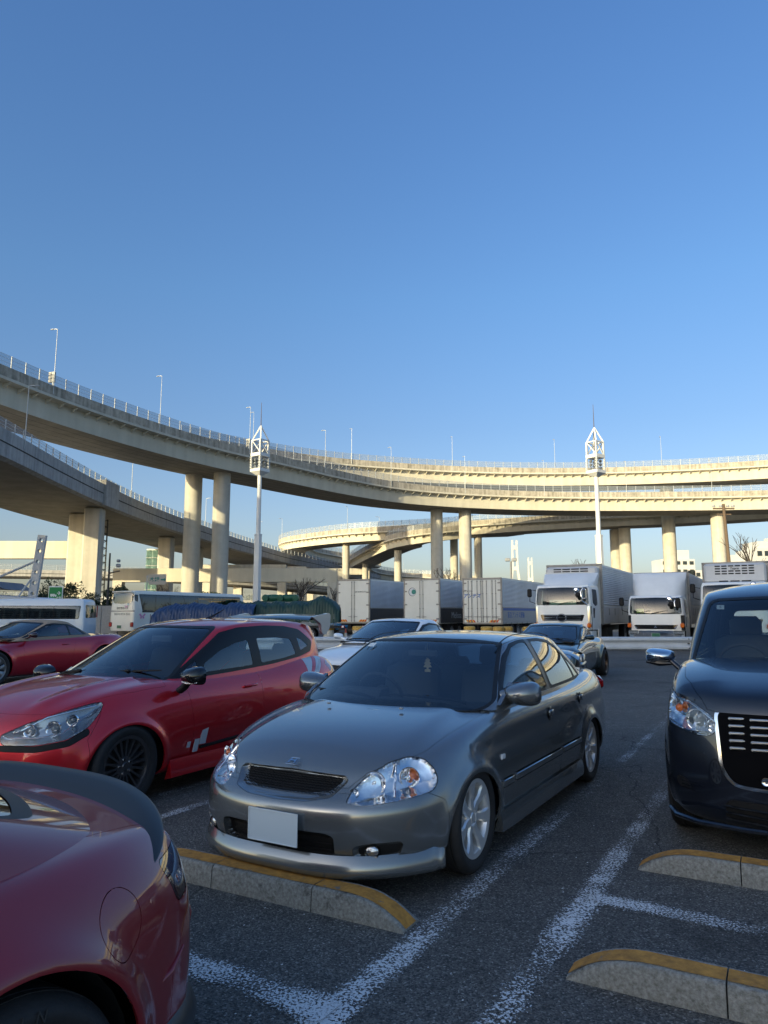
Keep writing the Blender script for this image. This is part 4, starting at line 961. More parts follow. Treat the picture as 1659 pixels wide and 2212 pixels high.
    sh.region('rear_door', side(rnd([(-1.60, 1.1), (-1.62, .75), (-1.665, .40), (-1.66, .245), (-2.12, .245), (-2.20, .32), (-2.25, .50), (-2.36, .66), (-2.52, .76), (-2.56, 1.1)], .04)), dl, only=['body'])
    pan = {'body': ('body', P, False), 'front_bumper': ('bumper', P, False), 'rear_bumper': ('bumper', P, False), 'bonnet': ('bonnet', P, False), 'boot_lid': ('boot_lid', P, False),
           'front_door': ('door', P, True), 'rear_door': ('door', P, True)}
    doors = []
    for L in list(sh.names):
        if L in ('void', 'headlamp', 'grille', 'intake', 'fog_panel'): continue
        nm, m, sp = pan[L]; r = sh.part(L, nm, m, t, hem=.014, gap=.0014, sidesplit=sp)
        if 'door' in L: doors.append(r)
        for o in r:
            if L == 'front_bumper': bump = o
            if L == 'bonnet': bonnet = o
            if L == 'body': body = o
    # headlamps
    for o in lamp_unit(t, sh, 'headlamp', 'headlight', reflector, lens, .045):
        me = o.data; co = np.array([tuple(v.co) for v in me.vertices]); sg = 1 if co[:, 1].mean() > 0 else -1
        b = MB()
        def ray(a, z, dep):  # point in the lamp along the diagonal axis
            ph = R(42); nx, ny = math.cos(ph), math.sin(ph)
            A = -ny * co[:, 0] + nx * np.abs(co[:, 1]); i = np.argmin((A - a) ** 2 + (co[:, 2] - z) ** 2); p = co[i]
            return Vector((p[0] - nx * dep, p[1] - sg * ny * dep, p[2]))
        ax = Vector((.86, .4 * sg, 0)).normalized(); q = ax.to_track_quat('Z', 'Y').to_matrix()
        for (a, z, r_, dp) in ((-.02, .645, .062, .030), (.17, .668, .052, .026), (-.13, .595, .022, .02)):
            b = MB()
            c = ray(a, z, dp); prof = [(.012, -.035), (r_ * .5, -.028), (r_ * .85, -.012), (r_, .004), (r_ + .004, .004)]
            k0 = MB().lathe(prof, 28); b.add([q @ Vector(v) + c for v in k0.V], k0.F, 0)
            k1 = MB().lathe([(0, .0), (.008, -.002), (.011, -.012), (.010, -.035)], 12); b.add([q @ Vector(v) + c for v in k1.V], k1.F, 1)
            b.build('reflector_bowl', [reflector, chrome], o, True, 50)
        c = ray(.19, .675, .022); am = MB(); k1 = MB().lathe([(0, .012), (.016, .008), (.022, -.004), (.02, -.03)], 16); am.add([q @ Vector(v) + c for v in k1.V], k1.F); am.build('indicator_bulb', amber, o, True, 60)
        c0 = ray(.075, .585, .01); c1 = ray(.11, .735, .012); sb = MB(); sb.tube([c0, c0.lerp(c1, .5), c1], .006, 6); sb.build('divider', chrome, o, True)
    # grille: frame from the shell moved back, mesh insert
    def inset(lab, name, m, dep, mm=None, parent=t, frame=.03, fm=None, inner=None):
        L = sh.names.index(lab)
        if inner is not None: sh.region(lab + '_in', inner, None, only=[lab])
        L2 = sh.names.index(lab + '_in') if inner is not None else -9
        sel = (sh.lab == L) | (sh.lab == L2); LB = sh.lab[sel]; T = sh.T[sel]; u, inv = np.unique(T, return_inverse=True); T = inv.reshape(-1, 3); Vv = sh.V[u].copy(); Nn = sh.N[u].copy()
        e = np.r_[T[:, [0, 1]], T[:, [1, 2]], T[:, [2, 0]]]; key = np.sort(e, 1); _, ix, ct = np.unique(key, axis=0, return_index=True, return_counts=True)
        bv = np.unique(e[ix[ct == 1]]); d = np.min(np.linalg.norm(Vv[:, None] - Vv[None, bv], axis=2), axis=1)
        w = np.clip(d / frame, 0, 1); w = w * w * (3 - 2 * w)
        Vv = Vv - np.array([1, 0, 0]) * (dep * w + .001)[:, None]
        mi = (LB == L2).astype(int) if inner is not None else (d[T].mean(1) > frame * .5).astype(int)
        return mk(name, Vv, T, [fm or P, m], parent, True, None, None, mi)
    g = inset('grille', 'grille', black_p, .035, frame=.018, inner=GI)
    b = MB()
    for row in range(8):
        for k in range(-26, 27):
            y = k * .0125 + (row % 2) * .00625; z = .585 + row * .0105
            if abs(y) < .325 - max(0, .600 - z) * 3: b.box((sh.xat(y, z) - .027, y, z), (.006, .0115, .0032), rot=Matrix.Rotation(R(35 if k % 2 else -35), 3, 'X'))
    o = b.build('grille_mesh', gloss_black, g); tag(o, kind='stuff')
    it = inset('intake', 'lower_intake', black_p, .06, frame=.014)
    b = MB()
    for z in (.262, .300, .338, .372):
        b.tube([(.765 - .9 * (y / .8) ** 3.2 * .5, y * s_, z) for s_ in (-1,) for y in (.33, .22, .11)] + [(.765 - .45 * (y / .8) ** 3.2, y, z) for y in (0, .11, .22, .33)], .007, 6, flat=.6)
    b.build('intake_slat', black_p, it, True)
    FI = diag(rnd([(-.142, .296), (-.075, .312), (.095, .318), (.108, .302), (.092, .248), (-.04, .234), (-.128, .242)], .02), 42)
    fp = inset('fog_panel', 'fog_light_panel', black_p, .030, frame=.014, inner=FI)
    for sg in (1, -1):
        b = MB(); ax = Vector((.93, .36 * sg, 0)).normalized(); q = ax.to_track_quat('Z', 'Y').to_matrix(); c = Vector((.680, .545 * sg, .275))
        k0 = MB().lathe([(0, .010), (.024, .008), (.035, .0), (.036, -.03)], 28); b.add([q @ Vector(v) + c for v in k0.V], k0.F, 0)
        k0 = MB().lathe([(.036, .003), (.041, .005), (.042, -.03)], 28); b.add([q @ Vector(v) + c for v in k0.V], k0.F, 1)
        b.build('fog_light', [mat('fog_lens', (.55, .57, .6), .08, .9, bump=.5, bscale=60), gloss_black], fp, True, 50)
    # front lip
    lipV = []; lipF = []; n = 41
    for i in range(n):
        u = -1 + 2 * i / (n - 1); y = .80 * math.sin(u * math.pi / 2); a = abs(y) / .80
        xx = .812 - .42 * a ** 3.4 if a < .985 else .38
        if i in (0, n - 1): xx = .34
        for (dx, z) in ((-.012, .245), (.010, .20), (.022, .155), (.016, .118), (-.03, .112), (-.05, .15)):
            lipV.append((xx + dx, y * (1 + (dx * .6)), z + .02 * a ** 4 * (1 if z > .18 else 0)))
    for i in range(n - 1):
        for k in range(5): lipF.append((i * 6 + k, i * 6 + k + 1, i * 6 + 7 + k, i * 6 + 6 + k))
    lip = mk('front_lip', lipV, lipF, P, t, True)
    # number plate, badge
    plate(t, (.858, .035, .395), (math.pi / 2, 0, math.pi / 2))
    bd = MB()
    for pl in ([(-.036, -.026), (-.027, .026), (-.018, .026), (-.025, -.026)], [(.036, -.026), (.027, .026), (.018, .026), (.025, -.026)], [(-.024, -.004), (-.022, .006), (.022, .006), (.024, -.004)]):
        bd.prism([(p[0] * .66, p[1] * .84) for p in pl], 0, .006, 'Z')
    fr_ = spl([(-.040, -.032), (-.034, .030), (.034, .030), (.040, -.032)], 1)
    for i in range(4):
        a, c = fr_[i], fr_[(i + 1) % 4]; bd.tube([(a[0] * .84, a[1] * .9, .002), (c[0] * .84, c[1] * .9, .002)], .0016, 6)
    o = bd.build('badge', chrome, bonnet); o.location = (.640, 0, .722); o.rotation_euler = (R(26), 0, math.pi / 2)
    nz = MB()
    for y in (-.28, .28): nz.box((-.12, y, .932), (.022, .026, .012), bev=.004)
    nz.build('washer_nozzle', mat('nozzle_grey', (.3, .31, .32), .4), bonnet, True)
    # cabin
    bx = [-.42, -.56, -.95, -1.4, -1.9, -2.4, -2.88, -3.06]; rx = [-1.12, -1.21, -1.45, -1.7, -1.95, -2.2, -2.42, -2.52]
    gh = greenhouse(list(zip(bx, [.785, .795, .80, .80, .80, .785, .74, .67], [.86, .87, .88, .88, .89, .90, .92, .94])),
                    list(zip(rx, [.585, .612, .626, .63, .625, .608, .58, .53], [1.300, 1.322, 1.348, 1.356, 1.355, 1.342, 1.315, 1.29])),
                    (-.15, .90), (-1.02, 1.350), (-3.20, .95), (-2.60, 1.33), [1.36, 1.385, 1.402, 1.408, 1.402, 1.388, 1.365, 1.34], .022, 4)
    sidec = lambda C, N: (np.abs(N[:, 1]) > .45)
    w1 = rnd([(-.64, .962), (-.80, 1.070), (-1.02, 1.205), (-1.20, 1.290), (-1.36, 1.318), (-1.49, 1.322), (-1.60, .968)], .03)
    w2 = rnd([(-1.70, .97), (-1.60, 1.322), (-1.80, 1.322), (-2.02, 1.300), (-2.20, 1.255), (-2.34, 1.19), (-2.44, .985)], .03)
    w3 = rnd([(-2.485, .985), (-2.39, 1.165), (-2.52, 1.09), (-2.66, .992)], .012)
    opening = rnd([(-.56, .935), (-.79, 1.098), (-1.02, 1.235), (-1.22, 1.318), (-1.40, 1.342), (-1.8, 1.345), (-2.08, 1.322), (-2.26, 1.27), (-2.45, 1.16), (-2.60, 1.07), (-2.76, .962)], .03)
    gh.region('window_trim', side(opening), sidec)
    for w_ in (w1, w2, w3): gh.region('side_window', side(w_), sidec, only=['window_trim'])
    gh.region('pillar_trim', side([(-1.545, .93), (-1.655, .93), (-1.565, 1.36), (-1.50, 1.36)]), sidec, only=['window_trim'])
    wsP = rnd([(-.4, .895), (.66, .915), (.728, .952), (.560, 1.305), (.515, 1.322), (-.4, 1.345)], .03)
    fc = lambda C, N: (C[:, 0] > -1.3) & (N[:, 0] > .2)
    gh.region('windscreen_seal', grow(front(wsP), .022), fc); gh.region('windscreen', front(wsP), fc)
    rc = lambda C, N: (C[:, 0] < -2.3) & (N[:, 0] < -.2)
    rwP = rnd([(-.4, .99), (.58, 1.0), (.50, 1.29), (-.4, 1.315)], .05)
    gh.region('rear_seal', grow(front(rwP), .02), rc); gh.region('rear_window', front(rwP), rc)
    gh.region('void', lambda Q: Q[:, 2] - .91, lambda C, N: N[:, 0] > .2)
    gp = {'body': ('roof', P), 'window_trim': ('window_seal', seal_m), 'pillar_trim': ('pillar', mat('pillar_grey', (.06, .062, .066), .3)), 'side_window': ('side_window', glass_car), 'windscreen_seal': ('windscreen_seal', seal_m), 'windscreen': ('windscreen', glass_car), 'rear_seal': ('rear_window_seal', seal_m), 'rear_window': ('rear_window', glass_car)}
    for L, (nm, m) in gp.items():
        for o in gh.part(L, nm, m, t, hem=0 if 'window' == nm[-6:] else .008, gap=0, off=-.003 if 'window' == nm[-6:] or nm == 'windscreen' else 0, sidesplit=L in ('window_trim', 'pillar_trim', 'side_window')):
            if nm == 'windscreen': wsc = o
            if nm == 'roof': roof = o
    # roof ditch mouldings
    for sg in (1, -1):
        b = MB(); pts = [(-1.05, .572, 1.303), (-1.3, .575, 1.368), (-1.7, .578, 1.386), (-2.1, .565, 1.376), (-2.4, .545, 1.345)]
        b.tube([(p[0], p[1] * sg, p[2]) for p in spl3(pts, 5)], .006, 6, flat=.6); b.build('roof_moulding', seal_m, roof, True)
    # cowl and wipers
    b = MB(); V = []; F = []
    for i in range(21):
        y = -.745 + 1.49 * i / 20; a = abs(y) / .745; x0 = -.335 - .13 * a ** 2.4; V += [(x0 + .012, y, .937 - .025 * a * a), (x0 - .13, y, .925 - .02 * a * a), (x0 - .13, y, .90), (x0 + .012, y, .90)]
    for i in range(20):
        for k in range(3): F.append((i * 4 + k, i * 4 + 4 + k, i * 4 + 5 + k, i * 4 + 1 + k))
    b.add(V, F); b.build('cowl_panel', black_p, t, True)
    wiper(t, (-.36, -.06, .950), (-.52, -.64, .975)); wiper(t, (-.47, .58, .945), (-.36, .0, .985))
    # door furniture
    hd = []
    for sg in (1, -1):
        for hx, hz in ((-1.44, .795), (-2.30, .825)):
            b = MB(); b.lathe([(.0, .006), (.040, .006), (.046, .002)], 28, c=(0, 0, 0), ax='Y'); sy_ = sh.yat(hx, hz); V = [(v[0] * 1.25 + hx, (sy_ + .001 + v[1]) * sg, v[2] * 1.05 + hz) for v in b.V]; q = MB(); q.add(V, b.F, 1)
            q.box((hx, (sy_ + .014) * sg, hz + .008), (.10, .02, .044), bev=.008, m=0)
            par = doors[0 if hx > -2 else 1][0 if sg > 0 else 1]
            q.build('door_handle', [P, gloss_black], par, True, 60)
        # side mouldings and skirt
        b = MB()
        b.box((-.475, (sh.yat(-.475, .478) + .004) * sg, .478), (.20, .022, .058), bev=.009); b.build('side_moulding', P, body, True)
        b = MB(); b.box((-1.13, (sh.yat(-1.13, .480) + .004) * sg, .480), (1.045, .024, .060), bev=.01); b.build('side_moulding', P, doors[0][0 if sg > 0 else 1], True)
        b = MB(); b.box((-1.945, (sh.yat(-1.945, .484) + .004) * sg, .484), (.53, .024, .060), bev=.01); b.build('side_moulding', P, doors[1][0 if sg > 0 else 1], True)
        b = MB(); V = []; F = []
        for i, x in enumerate((-.36, -.50, -.9, -1.4, -1.9, -2.2, -2.28)):
            o_ = .008 if 0 < i < 6 else 0
            V += [(x, (.846 + o_ * .3) * sg, .275), (x, (.852 + o_) * sg, .235), (x, (.860 + o_) * sg, .19), (x, (.858 + o_) * sg, .125), (x, .80 * sg, .12)]
        for i in range(6):
            for k in range(4): F.append((i * 5 + k, i * 5 + 5 + k, i * 5 + 6 + k, i * 5 + 1 + k))
        F += [(0, 1, 2, 3, 4), (30, 31, 32, 33, 34)]
        b.add(V, F); b.build('side_skirt', P, t, True, 40)
        b = MB(); b.box((-.405, (sh.yat(-.405, .655) + .002) * sg, .655), (.062, .014, .036), bev=.006); b.build('turn_repeater', lens_white, body, True)
        mirror(t, (-.78, .860, .995), (.15, .27, .185), P, sg, arm=[(-.72, .70, .975), (-.72, .76, .985), (-.72, .84, .985)], arm_m=P, tilt=4, ar=(.062, .058, .05))
        b = MB(); b.prism([(-.56, .935), (-.80, .945), (-.80, 1.07), (-.72, 1.03)], .785 * sg, .755 * sg, 'Y'); b.build('mirror_sail', P, t)
    # boot spoiler
    b = MB(); V = []; F = []; n = 25
    for i in range(n):
        u = -1 + 2 * i / (n - 1); y = .60 * u; a = abs(u) ** 6; x0 = -3.46 + .10 * a; zz = 1.145 - .11 * a
        V += [(x0 + .06, y, zz), (x0, y, zz + .014), (x0 - .13, y, zz + .022), (x0 - .14, y, zz + .008), (x0, y, zz - .014)]
    for i in range(n - 1):
        for k in range(5): F.append((i * 5 + k, i * 5 + (k + 1) % 5, i * 5 + 5 + (k + 1) % 5, i * 5 + 5 + k))
    F += [(0, 1, 2, 3, 4), tuple(range(5 * n - 5, 5 * n))]
    b.add(V, F)
    for sg in (1, -1): b.box((-3.42, .58 * sg, 1.06), (.12, .035, .15), bev=.012)
    b.box((-3.45, 0, 1.06), (.1, .035, .16), bev=.01)
    b.build('boot_spoiler', P, t, True, 50)
    for sg in (1, -1):
        b = MB(); b.box((-3.55, .62 * sg, .84), (.10, .26, .14), bev=.045); b.build('tail_lamp', redlens, t, True)
    for wx, wz in ws:
        for sg in (1, -1): make_wheel('seven', .298, .214, .205, silver, t, (wx, .748 * sg, .298), flip=sg < 0, spokes=7)
    wheel_liners(t, ws, .336, .765, .5)
    underbody(t, .55, -3.4, .70, .15, .40)
    interior(t, -.62, .93, .66, -1.35, 1.35, -2.25)
    # mirror and air freshener inside
    b = MB(); b.box((-1.02, -.02, 1.235), (.03, .25, .062), bev=.014); b.tube([(-1.02, 0, 1.25), (-1.06, 0, 1.33)], .008, 6); b.build('rear_view_mirror', mat('mirror_back', (.10, .11, .12), .5), t, True)
    tr = [(0, .075), (.012, .055), (.007, .052), (.021, .035), (.012, .033), (.028, .012), (.017, .010), (.034, -.015), (.008, -.018), (.008, -.030), (.022, -.032), (.022, -.052)]
    poly = tr + [(-a, b_) for a, b_ in tr[::-1]]
    b = MB(); b.prism([(a, b_) for a, b_ in poly[:-1]], -.001, .001, 'X'); b.tube([(0, 0, .074), (0, 0, .17)], .0012, 5)
    o = b.build('air_freshener', mat('freshener_card', (.85, .60, .30), .7), None); o.parent = None
    tag(o, 'tan tree-shaped air freshener hanging behind the grey saloon\'s windscreen', 'air freshener')
    b = MB(); b.box((0, 0, 0), (.001, .055, .055)); o2 = b.build('inspection_sticker', mat('sticker_white', (.6, .66, .68), .5), wsc); o2.location = (-1.005, -.47, 1.295); o2.rotation_euler = (0, R(-62), 0)
    fz = lambda z: np.interp(z, [-1, .10, .20, .33, .55, .72, .95, 1.02, 1.42], [-.985, .115, .195, .295, .475, .640, .885, .950, 1.345])
    remap_z(t, fz)
    return t, o
cv, fresh = civic()
cv.location = (-.192, 4.742, 0); cv.rotation_euler = (0, 0, YAW - R(1.3))
bpy.context.view_layer.update(); fresh.location = cv.matrix_world @ Vector((-1.02, .02, 1.075)); fresh.rotation_euler = (0, 0, YAW + R(12))
# ------------------------------------------------------------------ the other parked cars
def lerp_tab(tab, x):
    xs = [a for a, _ in tab][::-1]; ys = [b for _, b in tab][::-1]; return float(np.interp(x, xs, ys))
def auto_car(p):
    """p: tables along x (front to rear) of crest height, crest half width, shoulder etc."""
    X = p['X']; tb = p['tab']; lev = []
    def col(key): return [lerp_tab(tb[key], x) for x in X]
    for k, f in zip(('E', 'S', 'M', 'L', 'B'), ('fE', 'fS', 'fM', 'fL', 'fB')):
        lev.append(ring(X, col('y' + k), col('z' + k), p[f][0], p[f][1]))
    U = ring(X, [y * .85 for y in col('yB')], [z - .02 for z in col('zB')], (p['fB'][0][0] - .12, p['fB'][0][1] - .01, 3), (p['fB'][1][0] + .12, p['fB'][1][1] - .01, 3)); lev.append(U)
    V, F = box_cage(lev, [lerp_tab(tb['zC'], x) for x in X], p.get('bow'), p.get('pw', 2.3), fr=(0, .36, .68, .90))
    sh = Shell(V, F, p.get('lev', 3)); return sh
def cabin_parts(t, gh, P, opening, wins, ws, rw, roofm=None, gl=None, glw=None, zcut=.9, frame=None):
    gl = gl or glass_car; sidec = lambda C, N: (np.abs(N[:, 1]) > .45)
    gh.region('window_trim', side(opening), sidec)
    for w_ in wins: gh.region('side_window', side(w_), sidec, only=['window_trim'])
    fc = lambda C, N: (N[:, 0] > .2) & (C[:, 0] > ws[1]); rc = lambda C, N: (C[:, 0] < rw[1]) & (N[:, 0] < -.15)
    gh.region('windscreen_seal', grow(front(ws[0]), .022), fc); gh.region('windscreen', front(ws[0]), fc)
    gh.region('rear_seal', grow(front(rw[0]), .02), rc); gh.region('rear_window', front(rw[0]), rc)
    out = {}
    for L, (nm, m) in {'body': ('roof', roofm or P), 'window_trim': ('window_seal', frame or seal_m), 'side_window': ('side_window', gl), 'windscreen_seal': ('windscreen_seal', seal_m), 'windscreen': ('windscreen', glw or glass_car), 'rear_seal': ('rear_window_seal', seal_m), 'rear_window': ('rear_window', glass_car)}.items():
        out[L] = gh.part(L, nm, m, t, hem=.008 if 'trim' in L or L == 'body' else 0, gap=0, off=-.003 if 'window' == L[-6:] or L == 'windscreen' else 0, sidesplit=L in ('window_trim', 'side_window'))
    return out
def shell_parts(t, sh, P, names):
    """names: label -> (part name, material, split)"""
    out = {}
    for L in sh.names:
        if L in ('void', 'headlamp') or L not in names: continue
        nm, m, sp = names[L]; out[L] = sh.part(L, nm, m, t, hem=.012, gap=.0013, sidesplit=sp)
    return out
def lamp_bits(o, phi, spots, bulb_amber=None, bars=()):
    """bowls behind a lamp cover; spots: (a, z, r, depth)"""
    co = np.array([tuple(v.co) for v in o.data.vertices]); sg = 1 if co[:, 1].mean() > 0 else -1; ph = R(phi); nx, ny = math.cos(ph), math.sin(ph)
    A = -ny * co[:, 0] + nx * np.abs(co[:, 1])
    def at(a, z, dep): i = np.argmin((A - a) ** 2 + (co[:, 2] - z) ** 2); q = co[i]; return Vector((q[0] - nx * dep, q[1] - sg * ny * dep, q[2]))
    q = Vector((.9, .3 * sg, 0)).normalized().to_track_quat('Z', 'Y').to_matrix()
    for (a, z, r_, dp) in spots:
        b = MB(); c = at(a, z, dp)
        for prof, m in (([(.012, -.035), (r_ * .5, -.028), (r_ * .85, -.012), (r_, .004), (r_ + .006, .006), (r_ + .006, -.01)], 0), ([(0, .012), (r_ * .3, .008), (r_ * .45, -.01), (r_ * .4, -.03)], 1)):
            k0 = MB().lathe(prof, 24); b.add([q @ Vector(v) + c for v in k0.V], k0.F, m)
        b.build('projector', [chrome, mat('projector_lens', (.25, .28, .3), .05, .3, coat=1)], o, True, 50)
    if bulb_amber:
        c = at(*bulb_amber); b = MB(); k1 = MB().lathe([(0, .012), (.018, .008), (.026, -.006), (.02, -.03)], 14); b.add([q @ Vector(v) + c for v in k1.V], k1.F); b.build('indicator_bulb', amber, o, True, 60)
    for br in bars:
        b = MB(); b.tube([at(*k) for k in br], .007, 6); b.build('light_strip', chrome, o, True, 60)
def proto(fn, loc, rz=YAW): t = fn(); t.location = loc; t.rotation_euler = (0, 0, rz); return t

# ---- red hatchback
def hatch():
    P = paint('hatch_red', (.58, .012, .022), .5, .32, .08)
    silver_d = mat('decal_silver', (.50, .52, .55), .35, .2, .5)
    t = empty('parked_car', label='red five-door hatchback with black mirror, silver stripes on its rear wing and tall roof spoiler', cat='car')
    X = [.47, .27, 0, -.4, -.8, -1.3, -1.8, -2.25, -2.6, -2.85, -3.0, -3.12]
    tb = dict(zC=[(.47, .83), (.27, .92), (0, .985), (-.4, 1.03), (-2.6, 1.05), (-3.12, 1.05)],
              zE=[(.47, .80), (.27, .88), (0, .945), (-.4, .985), (-1, .985), (-1.8, 1.02), (-2.4, 1.09), (-2.8, 1.10), (-3.12, 1.02)], yE=[(.47, .64), (.27, .69), (0, .72), (-.4, .735), (-1.8, .745), (-2.6, .735), (-3, .68), (-3.12, .62)],
              zS=[(.47, .70), (.27, .76), (0, .82), (-.4, .86), (-1.8, .90), (-2.4, .95), (-3.12, .93)], yS=[(.47, .74), (.27, .79), (0, .83), (-.4, .84), (-1.8, .845), (-2.6, .86), (-3, .80), (-3.12, .72)],
              zM=[(.47, .58), (.27, .61), (0, .64), (-3.12, .68)], yM=[(.47, .79), (.27, .845), (0, .875), (-.5, .865), (-1.3, .855), (-2, .865), (-2.6, .90), (-3, .83), (-3.12, .76)],
              zL=[(.47, .38), (-3.12, .42)], yL=[(.47, .80), (.27, .86), (0, .885), (-.5, .86), (-1.3, .845), (-2, .86), (-2.6, .905), (-3, .83), (-3.12, .76)],
              zB=[(.47, .20), (-.6, .19), (-2.6, .20), (-3.12, .27)], yB=[(.47, .76), (0, .84), (-1.3, .83), (-2.6, .86), (-3.12, .72)])
    p = dict(X=X, tab=tb, bow=[0, .13, .12, .10, .05, 0, 0, 0, 0, -.03, -.05, 0], lev=4, fE=((.66, .80, 3), (-3.18, 1.04, 3)), fS=((.76, .70, 3), (-3.22, .93, 3)), fM=((.82, .58, 3), (-3.26, .68, 3)), fL=((.85, .38, 3), (-3.27, .42, 3)), fB=((.82, .20, 3), (-3.16, .27, 3)))
    sh = auto_car(p); ws = [(0, .31), (-2.59, .31)]
    def shape(V, N):
        o = np.zeros_like(V); sd_ = np.abs(N[:, 1]) > .5; x, z = V[:, 0], V[:, 2]
        o[:, 1] -= sd_ * np.sign(V[:, 1]) * .022 * np.exp(-((z - .36 - .05 * np.clip(-x - 1, 0, 2)) / .10) ** 2) * np.clip((-x - .45) / .2, 0, 1) * np.clip((x + 2.2) / .25, 0, 1)
        o[:, 2] += (N[:, 2] > .5) * .018 * np.exp(-((np.abs(V[:, 1]) - .40 - .08 * np.clip(.6 - x, 0, 1)) / .07) ** 2) * (x > -.35) * np.clip((.62 - x) / .2, 0, 1)
        return o
    sh.raise_at(shape); arches(sh, ws, .375, .018)
    sh.region('void', top(rnd([(-.44, -.2), (-.50, .69), (-2.8, .66), (-2.9, -.2)], .1)), lambda C, N: (C[:, 2] > .90) & (N[:, 2] > .4))
    void_arches(sh, ws, .358)
    sh.region('headlamp', diag(rnd([(-.26, .655), (-.10, .735), (.12, .815), (.33, .868), (.415, .877), (.40, .80), (.33, .69), (.20, .615), (.0, .582), (-.24, .585)], .04), 45), lambda C, N: (C[:, 0] > .05) & (C[:, 2] > .55) & (C[:, 2] < .95))
    sh.region('lamp_base', grow(diag(rnd([(-.26, .585), (.0, .578), (.20, .61), (.33, .69), (.345, .64), (.22, .565), (0, .53), (-.26, .54)], .02), 45), .0), lambda C, N: (C[:, 0] > .05) & (C[:, 2] < .8), only=['body'])
    sh.region('front_bumper', side([(.335, -.1), (.345, .60), (.20, .80), (1.3, .80), (1.3, -.1)]), lambda C, N: (C[:, 0] > .2), only=['body'])
    sh.region('bonnet', top(rnd([(.9, -.3), (.80, .25), (.56, .56), (.25, .68), (-.12, .745), (-.46, .76), (-.45, -.3)], .03)), lambda C, N: (C[:, 0] > -.6) & (N[:, 2] > .3) & (C[:, 2] > .70), only=['body'])
    sh.region('grille', front(rnd([(-.3, .56), (.38, .57), (.35, .66), (-.3, .69)], .03)), lambda C, N: C[:, 0] > .5, only=['body', 'front_bumper'])
    sh.region('lower_intake', front(rnd([(-.3, .23), (.50, .24), (.42, .44), (-.3, .46)], .04)), lambda C, N: C[:, 0] > .5, only=['front_bumper'])
    dl = lambda C, N: np.abs(C[:, 1]) > .5
    sh.region('silver_stripe', side([(-1.99, .62), (-2.15, .62), (-2.66, 1.12), (-2.44, 1.12)]), dl, only=['body']); sh.region('silver_stripe', side([(-2.19, .62), (-2.25, .62), (-2.80, 1.06), (-2.72, 1.10)]), dl, only=['body'])
    sh.region('front_door', side(rnd([(-.64, 1.2), (-.655, .85), (-.70, .55), (-.69, .30), (-.74, .255), (-1.62, .255), (-1.66, .4), (-1.63, .75), (-1.62, 1.2)], .04)), dl, only=['body'])
    sh.region('rear_door', side(rnd([(-1.62, 1.2), (-1.63, .75), (-1.66, .4), (-1.62, .255), (-2.08, .255), (-2.20, .40), (-2.26, .62), (-2.40, .80), (-2.44, 1.2)], .04)), dl, only=['body', 'silver_stripe'])
    sh.region('tail_lamp', diag(rnd([(1.50, .82), (1.44, 1.00), (1.60, 1.05), (1.84, 1.02), (1.78, .84)], .04), 135), lambda C, N: (C[:, 0] < -2.7) & (C[:, 2] > .75), only=['body'])
    out = shell_parts(t, sh, P, {'body': ('body', P, False), 'front_bumper': ('bumper', P, False), 'bonnet': ('bonnet', P, False), 'front_door': ('door', P, True), 'rear_door': ('door', P, True), 'grille': ('grille', black_p, False), 'lower_intake': ('lower_intake', black_p, False), 'silver_stripe': ('stripe_decal', silver_d, False), 'tail_lamp': ('tail_lamp', redlens, True), 'lamp_base': ('lamp_trim', black_p, True)})
    for o in lamp_unit(t, sh, 'headlamp', 'headlight', reflector, lens, .05):
        o.children[0].data.materials[0] = mat('smoked_chrome', (.38, .39, .40), .15, .85, bump=.2, bscale=20)
        lamp_bits(o, 45, [(.10, .70, .055, .03), (-.06, .68, .045, .03), (.22, .75, .04, .028)], None, [[(-.16, .66, .012), (.05, .78, .012), (.2, .815, .012), (.36, .845, .010)], [(-.2, .635, .01), (0, .64, .012), (.16, .665, .012), (.24, .735, .012), (.34, .79, .01)]])
    bx = [-.40, -.58, -1.0, -1.5, -2.0, -2.42, -2.80, -2.98]; rx = [-1.28, -1.40, -1.6, -1.9, -2.2, -2.52, -2.80, -2.93]
    gh = greenhouse(list(zip(bx, [.72, .742, .76, .765, .765, .75, .70, .60], [.90, .93, .94, .95, .97, 1.0, 1.02, 1.02])), list(zip(rx, [.555, .585, .605, .610, .60, .58, .55, .50], [1.36, 1.395, 1.415, 1.425, 1.425, 1.418, 1.395, 1.36])),
                    (-.08, .95), (-1.14, 1.400), (-3.10, 1.04), (-3.0, 1.40), [1.405, 1.435, 1.455, 1.465, 1.465, 1.458, 1.44, 1.41], .03, 4)
    opening = rnd([(-.52, 1.00), (-.80, 1.145), (-1.05, 1.265), (-1.28, 1.345), (-1.5, 1.382), (-1.9, 1.395), (-2.25, 1.385), (-2.52, 1.35), (-2.74, 1.23), (-2.66, 1.135), (-2.4, 1.09), (-1.9, 1.045), (-1.3, 1.012), (-.8, .99)], .03)
    w1 = rnd([(-.92, 1.03), (-.95, 1.10), (-1.18, 1.195), (-1.40, 1.25), (-1.585, 1.275), (-1.60, 1.055)], .02); w2 = rnd([(-1.73, 1.065), (-1.72, 1.285), (-2.05, 1.285), (-2.29, 1.265), (-2.34, 1.12), (-2.1, 1.09)], .025)
    w0 = rnd([(-.66, 1.03), (-.87, 1.125), (-.86, 1.03)], .01); w3 = rnd([(-2.44, 1.15), (-2.42, 1.28), (-2.52, 1.25), (-2.62, 1.19)], .012)
    wsP = rnd([(-.4, .95), (.60, .98), (.665, 1.005), (.505, 1.36), (.46, 1.375), (-.4, 1.395)], .04)
    rwP = rnd([(-.4, 1.10), (.52, 1.10), (.42, 1.33), (-.4, 1.345)], .05)
